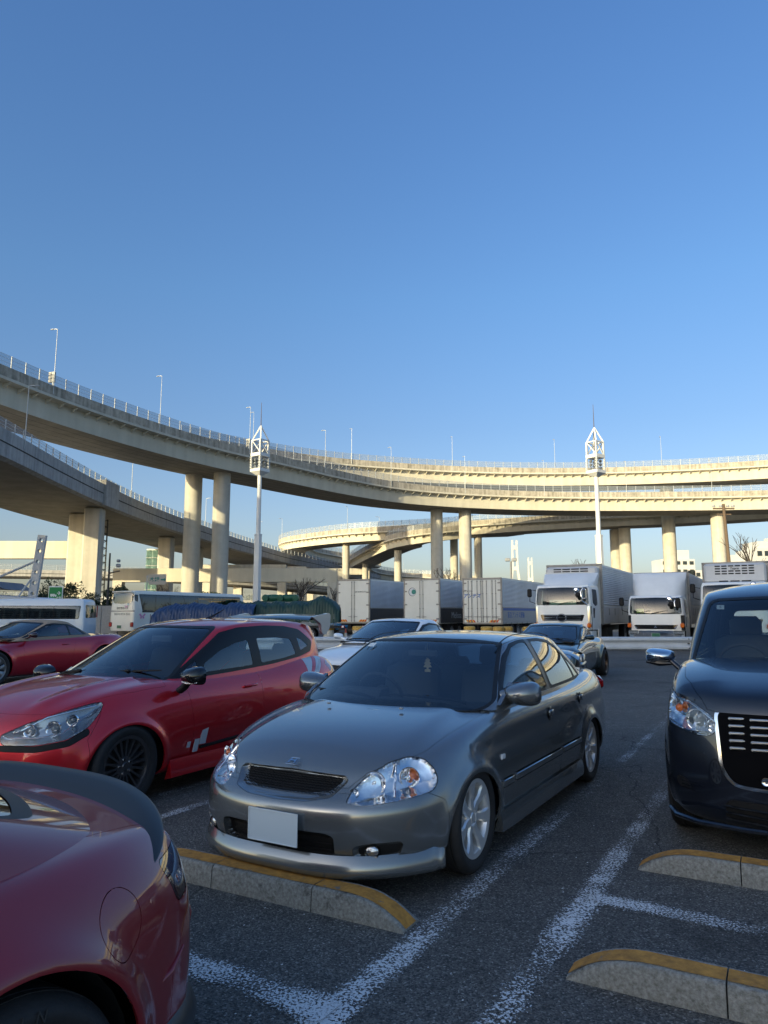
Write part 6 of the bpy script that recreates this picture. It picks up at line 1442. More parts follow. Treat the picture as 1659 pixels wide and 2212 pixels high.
    gh = greenhouse(list(zip(bx, [.735, .755, .775, .775, .775, .775, .76, .70], [1.02] * 8)), list(zip(rx, [.60, .635, .65, .655, .655, .65, .63, .57], [1.58, 1.625, 1.655, 1.665, 1.665, 1.655, 1.63, 1.59])),
                    (-.02, 1.05), (-.66, 1.62), (-3.45, 1.05), (-3.3, 1.6), [1.66, 1.715, 1.745, 1.76, 1.76, 1.755, 1.73, 1.68], .025, 4)
    op = rnd([(-.48, 1.09), (-.72, 1.36), (-.95, 1.54), (-1.2, 1.60), (-2.8, 1.60), (-3.05, 1.5), (-3.15, 1.12)], .03)
    w1 = rnd([(-.72, 1.12), (-.84, 1.32), (-1.02, 1.50), (-1.2, 1.565), (-1.52, 1.57), (-1.52, 1.12)], .03); w2 = rnd([(-1.62, 1.12), (-1.62, 1.57), (-2.4, 1.57), (-2.4, 1.12)], .03); w3 = rnd([(-2.5, 1.12), (-2.5, 1.56), (-2.85, 1.53), (-3.0, 1.14)], .03)
    wsP = rnd([(-.4, 1.07), (.63, 1.075), (.685, 1.11), (.575, 1.54), (.53, 1.57), (-.4, 1.60)], .035)
    rwP = rnd([(-.4, 1.15), (.6, 1.15), (.52, 1.5), (-.4, 1.52)], .05)
    cabin_parts(t, gh, P, op, [w1, w2, w3], (wsP, -1.1), (rwP, -2.9), glw=glass_car)
    b = MB(); b.prism([(-.12, -.66), (-.0, 0), (-.12, .66), (-.42, .72), (-.42, -.72)], 1.06, 1.078, 'Z'); b.build('cowl_panel', black_p, t)
    wiper(t, (-.15, -.05, 1.10), (-.33, .58, 1.12), .02); wiper(t, (-.10, .50 - .9, 1.10), (-.18, .15, 1.13), .02)
    for sg in (1, -1):
        m_ = mirror(t, (-.50, .945, 1.135), (.12, .225, .135), chrome, sg, arm=[(-.44, .775, 1.035), (-.45, .81, 1.055), (-.46, .86, 1.10)], arm_m=P)
        b = MB(); b.lathe([(0, 0), (.001, 0)], 6); V = [(-.505 + v[0] * .0, 0, 0) for v in b.V]
        q = MB(); q.tube([(-.46, (.845) * sg, 1.082), (-.44, .95 * sg, 1.078), (-.47, 1.045 * sg, 1.09)], [.018, .026, .016], 8, flat=.8); q.build('mirror_base', gloss_black, m_, True, 60)
    for wx, wz in ws:
        for sg in (1, -1): make_wheel('blade', .31, .20, .185, mat('black_rim', (.012, .012, .013), .3, .5), t, (wx, .745 * sg, .31), flip=sg < 0, spokes=9)
    wheel_liners(t, ws, .352, .80, .5); underbody(t, .55, -3.3, .70, .15, .42); interior(t, -.50, 1.08, .66, -1.35, 1.7, -2.4, headz=1.35)
    b = MB(); b.box((0, 0, 0), (.002, .055, .05)); o = b.build('inspection_sticker', mat('sticker_white', (.6, .66, .68), .5), t); o.location = (-.735, -.50, 1.52); o.rotation_euler = (0, R(-48), 0)
    tm = text_mesh('5', .04, mat('sticker_ink', (.02, .05, .12), .5), ext=.0005); inst('lettering', tm, o, (.0022, 0, 0), (math.pi / 2, 0, math.pi / 2))
    b = MB(); b.box((-.86, -.0, 1.50), (.04, .25, .07), bev=.015); b.build('rear_view_mirror', mat('mirror_back2', (.20, .21, .21), .5), t, True)
    return t
tx = proto(taxi, (2.80, 4.92, 0), YAW)
# ------------------------------------------------------------------ lorries, coaches, yard things
NYAW = math.atan2(Nv.y, Nv.x)      # nose pointing away from the viewer
ALU = concrete('aluminium_panel', (.46, .47, .49), (.62, .63, .65), 1.5, .5, 0); ALU.node_tree.nodes['Principled BSDF'].inputs['Metallic'].default_value = .35; ALU.node_tree.nodes['Principled BSDF'].inputs['Roughness'].default_value = .42
DOORW = concrete('lorry_door_white', (.62, .62, .57), (.76, .76, .71), 1.2, .7, 0); DOORW.node_tree.nodes['Principled BSDF'].inputs['Roughness'].default_value = .45
STEELG = mat('hinge_steel', (.28, .28, .28), .45, .7, noise=.2)
CHASS = mat('chassis_black', (.02, .02, .021), .7, noise=.3, nscale=5)
REDP = mat('reflector_red', (.55, .03, .02), .4); YELP = mat('reflector_yellow', (.75, .42, .05), .4)
BLUEM = mat('blue_marking', (.02, .12, .42), .5)
def wheel_truck(t, x, y, sg, Rw=.5, w=.28):
    return make_wheel('hub', Rw, .30, w, mat('truck_rim', (.35, .36, .37), .5, .5), t, (x, y * sg, Rw), flip=sg < 0, spokes=8)
def corrugated(t, x0, x1, y, z0, z1, sg, m=ALU, pitch=.075, dep=.014, name='corrugated_side'):
    V = []; F = []; n = int((z1 - z0) / pitch)
    zs = []
    for k in range(n):
        z = z0 + (z1 - z0) * k / n; p_ = (z1 - z0) / n
        zs += [(z, 0), (z + p_ * .3, dep), (z + p_ * .5, dep), (z + p_ * .8, 0)]
    zs.append((z1, 0))
    for z, d in zs: V += [(x0, (y + d) * sg, z), (x1, (y + d) * sg, z)]
    for i in range(len(zs) - 1): F.append((2 * i, 2 * i + 1, 2 * i + 3, 2 * i + 2))
    b = MB(); b.add(V, F); return b.build(name, m, t)
def box_lorry(loc, label, doors=2, side_text=None, side_col=None, rear=None, rz=NYAW, zt=3.72):
    """rear face at x = 0, body to +x; seen from behind"""
    t = empty('box_lorry', loc, rz, label, 'lorry', 'box lorries parked with their doors towards the viewer'); L_ = 9.2; hw = 1.22; z0 = .92
    b = MB(); b.box((L_ / 2 + .03, 0, (z0 + zt) / 2), (L_ - .06, hw * 2 - .03, zt - z0 - .02)); b.build('cargo_box', DOORW, t)
    for sg in (1, -1):
        corrugated(t, .06, L_, hw - .012, z0 + .98, zt - .10, sg)
        b = MB(); b.box((L_ / 2, sg * (hw + .008), z0 + .48), (L_ - .1, .02, .86)); lp = b.build('lower_side_panel', side_col or ALU, t)
        b = MB(); b.box((L_ / 2, sg * (hw + .006), z0 + .94), (L_, .03, .05)); b.build('side_rail', STEELG, t)
        if side_text and sg < 0: lettering(side_text[0], side_text[1], side_text[2], lp, (2.4, -(hw + .021), z0 + .5), (math.pi / 2, 0, 0))
        for k in range(9):
            b = MB(); b.box((.5 + k * 1.0, sg * (hw + .02), z0 + .06), (.05, .03, .10)); b.build('panel_catch', STEELG, lp)
    b = MB()
    for sy in (-1, 1): b.box((-.012, sy * (hw - .045), (z0 + zt) / 2), (.06, .085, zt - z0))
    b.box((-.012, 0, zt - .05), (.06, 2 * hw, .10)); b.box((-.012, 0, z0 + .03), (.06, 2 * hw, .07)); fr = b.build('rear_frame', STEELG, t)
    ys = [-hw + .09, 0, hw - .09] if doors == 2 else [-hw + .09, -.58, 0, .58, hw - .09]
    dobj = []
    for i in range(len(ys) - 1):
        a, c = ys[i] + .006, ys[i + 1] - .006; b = MB(); b.box((-.025, (a + c) / 2, (z0 + .075 + zt - .11) / 2), (.05, c - a, zt - z0 - .2), bev=.01); d = b.build('rear_door', DOORW, t); dobj.append(d)
        sgn = -1 if (a + c) / 2 < 0 else 1
        rods = [a + .10 if sgn > 0 else c - .10] if doors == 2 else [(a + c) / 2, (c - .06) if sgn < 0 else a + .06]
        for ry in rods:
            b = MB(); b.tube([(-.075, ry, z0 + .1), (-.075, ry, zt - .14)], .017, 6)
            for zz in (z0 + .16, z0 + .9, z0 + 1.75, zt - .2): b.box((-.07, ry, zz), (.04, .07, .05), bev=.01)
            b.build('lock_rod', STEELG, d)
            b = MB(); b.box((-.09, ry + .10 * sgn, z0 + .42), (.02, .26, .03), bev=.008); b.box((-.08, ry, z0 + .42), (.03, .05, .14), bev=.01); b.build('door_handle', STEELG, d)
    for sy in (-1, 1):
        for zz in (z0 + .30, z0 + 1.15, z0 + 1.95, zt - .30): b = MB(); b.box((-.06, sy * (hw - .13), zz), (.03, .24, .08), bev=.012); b.build('hinge', STEELG, t)
        # reflector board: red and yellow chevrons
        b = MB()
        for k in range(6):
            y0 = sy * .72 - .26 + k * .087; s_ = .05 * sy
            b.add([(-.055, y0 - s_, z0 + .10), (-.055, y0 + .087 - s_, z0 + .10), (-.055, y0 + .087 + s_, z0 + .24), (-.055, y0 + s_, z0 + .24)], [(0, 1, 2, 3)], k % 2)
        b.build('reflector_board', [REDP, YELP], t, fix=False)
        b = MB(); b.box((-.02, sy * .85, .70), (.10, .42, .15), bev=.02); lt = b.build('tail_lamp', redlens, t)
        b = MB(); b.box((-.075, sy * .75, .70), (.02, .14, .12), bev=.01); b.build('reverse_lamp', lens_white, lt)
        b = MB(); b.box((-.03, sy * .98, zt - .045), (.02, .12, .05)); b.build('marker_sticker', mat('sticker_blue', (.10, .18, .36), .5) if sy > 0 else mat('sticker_dark', (.08, .06, .05), .5), t)
    b = MB(); b.box((.05, 0, .52), (.12, 2.3, .12), bev=.02); b.build('under_run_bar', CHASS, t)
    b = MB()
    for sy in (-.43, .43): b.box((L_ / 2 + .3, sy, .78), (L_, .12, .26))
    for k in range(12): b.box((.4 + k * .8, 0, .86), (.08, 2.3, .10))
    b.build('chassis', CHASS, t)
    for x in (1.9, 3.1, 8.6):
        for sg in (1, -1): wheel_truck(t, x, 1.0, sg, .46)
    for sg in (1, -1): b = MB(); b.box((1.35, sg * 1.0, .62), (.02, .5, .6)); b.build('mud_flap', rubber, t)
    b = MB(); b.box((L_ + 1.1, 0, 1.65), (1.9, 2.4, 2.3), bev=.12); b.build('cab', white_paint, t)
    if rear: rear(t, dobj, z0, zt)
    return t
INK = mat('ink_grey', (.09, .09, .09), .5)
def rear1(t, d, z0, zt):
    lettering('YOSHINOLOG', .115, INK, d[0], (-.053, -.60, zt - .82), RR, bold=.0015)
    b = MB(); b.lathe([(.032, -.001), (.055, -.001)], 18, c=(-.053, -.17 - .02, zt - .82), ax='X'); b.build('logo', INK, d[0])
def rear2(t, d, z0, zt):
    b = MB(); b.lathe([(0, 0), (.26, 0)], 32, c=(-.053, .62, zt - .80), ax='X'); b.build('logo_disc', mat('logo_dark', (.02, .03, .05), .4), d[1])
    b = MB(); b.lathe([(0, 0), (.235, 0)], 32, c=(-.056, .605, zt - .80), ax='X'); b.build('logo_ring', mat('logo_white', (.6, .63, .66), .4), d[1])
    b = MB(); b.lathe([(0, 0), (.15, 0)], 32, c=(-.060, .52, zt - .80), ax='X'); b.build('logo_dot', mat('logo_teal', (.01, .20, .18), .3), d[1])
def rear3(t, d, z0, zt):
    lettering('TOKYO', .15, INK, d[3], (-.053, .86, zt - .78), RR)
    lettering('アンテス', .27, BLUEM, d[2], (-.054, .64, zt - 1.06), RR, shear=.3, bold=.008)
box_lorry((-1.95, 46.0, 0), 'box lorry marked YOSHINOLOG on white rear doors, leftmost of the three', 2, ('YOSHINOLOG', .34, INK), mat('dark_grey_panel', (.055, .06, .068), .4, noise=.15), rear1)
box_lorry((2.3, 43.6, 0), 'box lorry with a round teal crescent emblem on its rear doors, middle of the three', 2, ('Melissa', .55, mat('script_white', (.45, .5, .55), .5)), mat('charcoal_panel', (.03, .034, .04), .4, noise=.15), rear2, zt=3.64)
box_lorry((5.75, 42.0, 0), 'box lorry lettered TOKYO with four-leaf rear doors, rightmost of the three', 4, ('東京アンテス運輸', .40, BLUEM), mat('pale_panel', (.34, .36, .38), .45, noise=.15), rear3, zt=3.60)
b = MB(); b.box((4.6, -1.245, 1.78), (9.0, .01, .14)); o = b.build('blue_stripe', BLUEM, [x for x in bpy.data.objects if x.name == 'box_lorry.002'][0])

def cab_lorry(loc, label, zr, zw0, zw1, zt, kind, rz=YAW, L_=9.6, W_=2.46):
    """front face at x = 0, body to -x"""
    t = empty('cab_lorry', loc, rz, label, 'lorry', 'lorries parked with their cabs towards the viewer'); hw = W_ / 2
    X = [-.16, -.45, -.9, -1.4, -1.8, -2.02]
    rings = []
    for (z, w, xf, c) in ((zr, hw - .10, -.30, .12), (zw1 - .02, hw - .05, -.16, .06), ((zw0 + zw1) / 2, hw - .02, -.06, .02), (zw0 - .08, hw, .0, 0), ((zw0 + .4) / 2 + .1, hw, .02, 0), (.46, hw, .02, 0), (.36, hw - .03, .0, 0)):
        rings.append(ring([x - c for x in X[:1]] + X[1:], [w - .03] + [w] * 4 + [w - .03], [z] * 6, (xf, z, 4), (-2.06, z, 5)))
    V, F = box_cage(rings, [zr + .02] * 6, None, 2.4, fr=(0, .4, .78, .95)); sh = Shell(V, F, 3)
    wsP = rnd([(-.4, zw0), (hw - .13, zw0 + .01), (hw - .17, zw1 - .02), (-.4, zw1 + .01)], .07)
    fc = lambda C, N: (C[:, 0] > -.6) & (N[:, 0] > .3)
    sh.region('windscreen_seal', grow(front(wsP), .02), fc); sh.region('windscreen', front(wsP), fc)
    dl = lambda C, N: np.abs(N[:, 1]) > .4
    sh.region('door', side(rnd([(-.42, zr - .12), (-.36, zw0), (-.34, .9), (-.55, .62), (-1.25, .62), (-1.42, 1.0), (-1.42, zr - .12)], .06)), dl, only=['body'])
    sh.region('side_window', side(rnd([(-.52, zw1 - .06), (-.46, zw0 + .08), (-.85, zw0 - .06), (-1.32, zw0 + .02), (-1.34, zw1 - .06)], .07)), dl, only=['door'])
    sh.region('door_window', side(rnd([(-.46, zw0 - .14), (-.46, zw0 - .56), (-.66, zw0 - .56), (-.80, zw0 - .22), (-.80, zw0 - .14)], .05)), dl, only=['door'])
    sh.region('corner_panel', lambda P: np.maximum(np.abs(P[:, 1]) * -1 + (hw - .16), P[:, 2] - zw0 + .06), lambda C, N: (C[:, 0] > -.30) & (C[:, 2] > .8), only=['body'])
    gz = {'hino': (1.20, 1.46), 'fuso': (.86, 1.04), 'isu': (1.0, 1.3)}[kind]
    sh.region('grille', front(rnd([(-.3, gz[0]), (hw - .38, gz[0]), (hw - .28, gz[1]), (-.3, gz[1])], .03)), fc, only=['body'])
    sh.region('bumper', lambda P: P[:, 2] - .80, lambda C, N: C[:, 0] > -.4, only=['body'])
    CP = {'hino': chrome, 'fuso': gloss_black, 'isu': white_paint}[kind]
    out = {}
    for Lb, (nm, m, sp) in {'body': ('cab', white_paint, False), 'windscreen_seal': ('windscreen_seal', seal_m, False), 'windscreen': ('windscreen', glass_truck, False), 'door': ('door', white_paint, True), 'side_window': ('side_window', glass_dark, True), 'door_window': ('door_window', glass_dark, True), 'corner_panel': ('corner_panel', CP, True), 'grille': ('grille', gloss_black, False), 'bumper': ('bumper', chrome if kind == 'fuso' else white_paint, False)}.items():
        out[Lb] = sh.part(Lb, nm, m, t, hem=.02 if 'window' not in nm else 0, gap=.004 if nm in ('door', 'bumper') else 0, sidesplit=sp)
    g = out['grille'][0]
    for k in range(3): b = MB(); b.box((.035, 0, gz[0] + (k + .5) * (gz[1] - gz[0]) / 3), (.03, W_ * .66, .022), bev=.008); b.build('grille_bar', chrome if kind == 'hino' else black_p, g, True)
    b = MB()
    if kind == 'hino':
        pts = [(.07, .20 * math.cos(a), (gz[0] + gz[1]) / 2 + .14 * math.sin(a)) for a in np.linspace(0, 2 * math.pi, 25)]; b.tube(pts, .018, 6)
        b.tube([(.07, -.19, 1.33), (.075, -.08, 1.35), (.075, .08, 1.35), (.07, .19, 1.33)], .014, 6)
        k0 = MB().lathe([(0, .0), (.23, -.0), (.23, -.03)], 28, ax='X', c=(.05, 0, 1.33)); q = MB(); q.add([(v[0] * 1, v[1], 1.33 + (v[2] - 1.33) * .75) for v in k0.V], k0.F); q.build('badge_plate', gloss_black, g)
    elif kind == 'fuso':
        for a in (90, 210, 330):
            c, s_ = math.cos(R(a)), math.sin(R(a)); p0 = (0, .955); b.prism([(p0[0], p0[1]), (c * .03 - s_ * .018, p0[1] + s_ * .03 + c * .018), (c * .06, p0[1] + s_ * .06), (c * .03 + s_ * .018, p0[1] + s_ * .03 - c * .018)], .05, .062, 'X')
        for sy in (-1, 1): b.prism([(sy * .80, .99), (sy * .86, 1.03), (sy * .78, .88), (sy * .72, .90)], .04, .055, 'X')
    else: b.box((.05, 0, 1.15), (.02, .5, .06))
    b.build('badge', chrome, g, True)
    for sy in (-1, 1):
        b = MB(); b.box((.0, sy * (hw - .26), .72), (.08, .42, .17), bev=.04); l_ = b.build('headlight', mat('truck_lamp', (.55, .58, .6), .08, .8, bump=.4, bscale=20), t, True)
        b = MB(); b.box((-.02, sy * (hw - .10), 1.02), (.16, .16, .22), bev=.05); b.build('indicator', amber, t, True)
    # deflector, refrigeration unit
    if kind in ('hino', 'fuso'):
        b = MB(); V = []; F = []; x_b = -2.0; zb_ = zr + .0; ztp = 3.30 if kind == 'hino' else zt - .02; n = 13
        for j in range(9):
            v = j / 8; z = zb_ + (ztp - zb_) * v; xf = -.42 - (1.15 if kind == 'fuso' else 1.1) * v ** 1.2; w = hw * (.90 + .08 * v)
            for i in range(n):
                u = -1 + 2 * i / (n - 1); a = abs(u); V.append((xf - .75 * a ** 5 * (1 - v * .6) - .05 * a * a, u * w, z))
        for j in range(8):
            for i in range(n - 1): F.append((j * n + i, j * n + i + 1, j * n + n + i + 1, j * n + n + i))
        m0 = len(V)
        V += [(x_b, -hw * .9, zb_), (x_b, -hw * .98, ztp), (x_b, hw * .9, zb_), (x_b, hw * .98, ztp)]
        F += [tuple([m0] + [j * n for j in range(9)] + [m0 + 1]), tuple([m0 + 3] + [j * n + n - 1 for j in range(8, -1, -1)] + [m0 + 2]), tuple([m0 + 1] + [8 * n + i for i in range(n)] + [m0 + 3])]
        b.add(V, F); b.build('air_deflector', white_paint, t, True, 40)
    if kind in ('hino', 'isu'):
        z0_, z1_ = (3.02, zt - .10) if kind == 'hino' else (2.74, zt - .05); xu = -2.05; dp = .55
        b = MB(); b.box((xu, 0, (z0_ + z1_) / 2), (dp, W_ - .16, z1_ - z0_), bev=.09); u_ = b.build('refrigeration_unit', mat('unit_white', (.58, .58, .58), .4, noise=.06), t, True)
        nx_ = 6 if kind == 'isu' else 4; rows = 4 if kind == 'isu' else 3
        for r_ in range(rows):
            for c_ in range(nx_):
                y = (c_ - (nx_ - 1) / 2) * (.25 if kind == 'isu' else .40); z = z1_ - .11 - r_ * .105
                if r_ == 1 and c_ in ((2, 3) if kind == 'isu' else ()): continue
                b = MB(); b.box((xu + dp / 2 + .002, y, z), (.02, .20 if kind == 'isu' else .35, .05), bev=.008); b.build('unit_slot', dark_void, u_)
        if kind == 'isu':
            for c_ in (-1, 0, 1): b = MB(); b.box((xu + dp / 2 + .002, c_ * .42, z0_ + .08), (.02, .34, .05), bev=.008); b.build('unit_slot', dark_void, u_)
            lettering('Topre', .13, INK, u_, (xu + dp / 2 + .014, 0, z1_ - .215), FR, shear=.2, bold=.003)
        else: lettering('MHI', .07, INK, u_, (xu + dp / 2 + .014, .05, z1_ - .06), FR) if 0 else None
    # cargo box
    z0 = 1.05; b = MB(); b.box((-2.38 - L_ / 2, 0, (z0 + zt) / 2), (L_, W_ + .0, zt - z0)); b.build('cargo_box', DOORW, t)
    b = MB()
    for sy in (-1, 1): b.box((-2.37, sy * (hw - .02), (z0 + zt) / 2), (.10, .10, zt - z0 + .04))
    b.box((-2.37, 0, zt), (.10, W_ + .06, .08)); b.build('front_frame', STEELG, t)
    for sg in (1, -1):
        corrugated(t, -2.45, -2.38 - L_, hw + .004, z0 + .85, zt - .05, sg, pitch=.085, dep=.02)
        for k in range(3):
            xa = -2.5 - k * (L_ / 3); xb = xa - L_ / 3 + .06; b = MB(); b.box(((xa + xb) / 2, sg * (hw + .012), z0 + .40), (abs(xa - xb), .03, .74), bev=.01); lp = b.build('lower_side_panel', ALU, t)
            for q in (.33, .75): b = MB(); b.box((xa + (xb - xa) * q, sg * (hw + .032), z0 + .55), (.05, .02, .3)); b.build('panel_latch', STEELG, lp)
    b = MB()
    for sy in (-.43, .43): b.box((-L_ / 2 - 1.6, sy, .82), (L_ + 1.4, .12, .28))
    b.box((-4.3, 0, .62), (1.2, 2.2, .5)); b.build('chassis', CHASS, t)
    for x in (-1.35,) + ((-7.8, -9.1) if kind != 'fuso' else (-7.6,)):
        for sg in (1, -1): wheel_truck(t, x, hw - .20, sg, .50 if kind != 'fuso' else .44)
    # mirrors (kerb side mirrors on the viewer's right)
    b = MB(); b.box((-.30, -hw - .24, zw0 + .52), (.10, .20, .36), bev=.05); mm_ = b.build('side_mirror', black_p, t, True); q = MB(); q.tube([(-.45, -hw + .02, zw1 - .1), (-.32, -hw - .22, zw1 - .05), (-.32, -hw - .24, zw0 + .15), (-.45, -hw + .02, zw0 + .05)], .016, 6); q.build('mirror_arm', black_p, mm_, True)
    cm = chrome if kind != 'isu' else black_p
    q = MB(); q.tube([(-.2, hw - .10, zw1 + .02), (.16, hw - .26, zw1 + .0), (.26, hw - .34, zw1 - .2), (.26, hw - .30, zw0 + .16), (.05, hw - .12, zw0 + .0)], .018, 6); a_ = q.build('mirror_frame', cm, t, True)
    for (yy, zz, rr) in ((hw - .52, zw0 + .58, .13), (hw - .46, zw0 + .40, .11)): q = MB(); q.lathe([(0, .05), (rr * .7, .035), (rr, -.01), (rr * .5, -.02)], 16, c=(.28, yy, zz), ax='X'); q.build('round_mirror', chrome if zz > zw0 + .5 else black_p, a_, True)
    q = MB(); q.box((.24, hw - .20, zw0 + .44), (.10, .20, .42), bev=.05); q.build('mirror_head', cm if kind == 'hino' else black_p, a_, True)
    for y0, y1 in ((-.75, -.15), (-.15, .5)): wiper(t, (.03, y0, zw0 - .02), (.01, y1, zw0 + .14), .03)
    # cabin
    b = MB(); b.prism([(-.20, zw0 - .5), (-.15, zw0 - .02), (-.45, zw0 + .03), (-.65, zw0 - .12), (-.7, zw0 - .5)], -hw + .12, hw - .12, 'Y'); b.build('dashboard', cabin_m, t)
    b = MB(); b.box((-1.75, 0, (zw0 + zw1) / 2 - .15), (.04, W_ - .2, zw1 - zw0 + .45)); b.build('cab_rear_lining', cabin_m, t)
    for y in (-.55, .55): b = MB(); b.box((-1.25, y, zw0 - .30), (.55, .55, .2), bev=.05); b.box((-1.5, y, zw0 + .15), (.18, .5, .8), bev=.06); b.box((-1.55, y, zw0 + .66), (.12, .3, .2), bev=.04); b.build('seat', seat_m, t, True)
    return t
hino = cab_lorry((7.55, 30.6, 0), 'white heavy lorry with winged round badge and fridge vents above its windscreen', 2.74, 1.88, 2.60, 3.70, 'hino')
fuso = cab_lorry((11.40, 30.3, 0), 'white medium lorry with a tall smooth wind deflector and a driver at the wheel', 2.26, 1.50, 2.16, 3.32, 'fuso', L_=6.8, W_=2.3)
isu = cab_lorry((13.45, 27.6, 0), 'white lorry with the refrigeration unit marked Topre, partly behind the black taxi', 2.72, 1.98, 2.60, 3.60, 'isu', L_=8)
b = MB(); b.box((0, 0, 0), (.004, 1.15, .22)); o = b.build('windscreen_board', mat('green_board', (.30, .42, .34), .5), hino); o.location = (-.22, .0, 1.98)
b = MB(); b.box((0, 0, 0), (.004, .30, .18)); o = b.build('dash_card', mat('yellow_card', (.50, .60, .15), .5), fuso); o.location = (-.2, -.62, 1.62)
plate(fuso, (.07, 0, .62), FR, m=mat('plate_green', (.02, .12, .07), .4)); plate(hino, (.07, 0, .62), FR, m=mat('plate_green', (.02, .12, .07), .4))
# driver
def skin_body(name, joints, edges, radii, m, parent, lev=2, root=0):
    me = bpy.data.meshes.new(name); me.from_pydata(joints, edges, []); o = bpy.data.objects.new(name, me); link(o, parent)
    sk = o.modifiers.new('k', 'SKIN'); sv = me.skin_vertices[0].data
    for i, r_ in enumerate(radii): sv[i].radius = (r_, r_) if not isinstance(r_, tuple) else r_
    sv[root].use_root = True
    ss = o.modifiers.new('s', 'SUBSURF'); ss.levels = ss.render_levels = lev
    dg = bpy.context.evaluated_depsgraph_get(); m2 = bpy.data.meshes.new_from_object(o.evaluated_get(dg)); m2.materials.clear(); m2.materials.append(m); m2.shade_smooth()
    o.modifiers.clear(); o.data = m2; return o
SKIN = mat('skin', (.42, .26, .18), .55); SHIRT = mat('work_shirt', (.10, .12, .16), .85)
pn = empty('person', (0, 0, 0), 0, 'driver in dark work clothes sitting at the wheel of the medium white lorry', 'person')
pj = [(0, 0, .0), (0, 0, .25), (0, 0, .42), (0, 0, .52), (0, .19, .42), (.14, .25, .20), (.36, .17, .17), (.42, .14, .18), (0, -.19, .42), (.14, -.25, .20), (.36, -.17, .17), (.42, -.14, .18), (.35, .11, -.03), (.42, .12, -.42), (.35, -.11, -.03), (.42, -.12, -.42), (.0, .09, -.02), (.0, -.09, -.02)]
pe = [(0, 1), (1, 2), (2, 3), (2, 4), (4, 5), (5, 6), (6, 7), (2, 8), (8, 9), (9, 10), (10, 11), (0, 16), (16, 12), (12, 13), (0, 17), (17, 14), (14, 15)]
skin_body('body', pj, pe, [(.15, .12), (.14, .12), (.16, .10), .055, .07, .05, .04, .03, .07, .05, .04, .03, .075, .05, .075, .05, .09, .09], SHIRT, pn)
hd = skin_body('head', [(0, 0, .53), (.0, 0, .60), (.01, 0, .70), (.0, 0, .76)], [(0, 1), (1, 2), (2, 3)], [.05, (.075, .09), (.085, .10), (.05, .06)], SKIN, pn)
b = MB(); b.lathe([(0, .115), (.06, .105), (.092, .06), (.098, .0), (.085, -.03)], 16, c=(-.018, 0, .685)); b.build('hair', mat('hair_black', (.012, .010, .010), .7), pn, True)
b = MB(); b.box((.098, 0, .655), (.03, .022, .04), bev=.008); b.build('nose', SKIN, hd, True)
for sy in (-1, 1): b = MB(); b.box((.088, sy * .034, .68), (.01, .024, .012), bev=.003); b.build('eye', mat('eye_dark', (.02, .02, .02), .4), hd); b = MB(); b.box((.0, sy * .092, .665), (.035, .02, .055), bev=.01); b.build('ear', SKIN, hd, True)
b = MB(); b.box((.094, 0, .615), (.012, .05, .012), bev=.004); b.build('mouth', mat('lip', (.30, .12, .10), .5), hd)
for sy in (-1, 1):
    b = MB(); b.box((.45, sy * .13, .18), (.07, .055, .03), bev=.012)
    for k in range(4): b.tube([(.47, sy * (.105 + .014 * k), .19), (.50, sy * (.105 + .014 * k), .195), (.51, sy * (.105 + .014 * k), .17)], [.009, .008, .006], 6)
    b.tube([(.44, sy * .10, .18), (.47, sy * .085, .17)], [.01, .007], 6); b.build('hand', SKIN, pn, True, 60)
pn.location = fuso.location + Lv * (-.55) * 1 + Nv * 1.15 + Vector((0, 0, 1.23)); pn.rotation_euler = (0, 0, YAW)

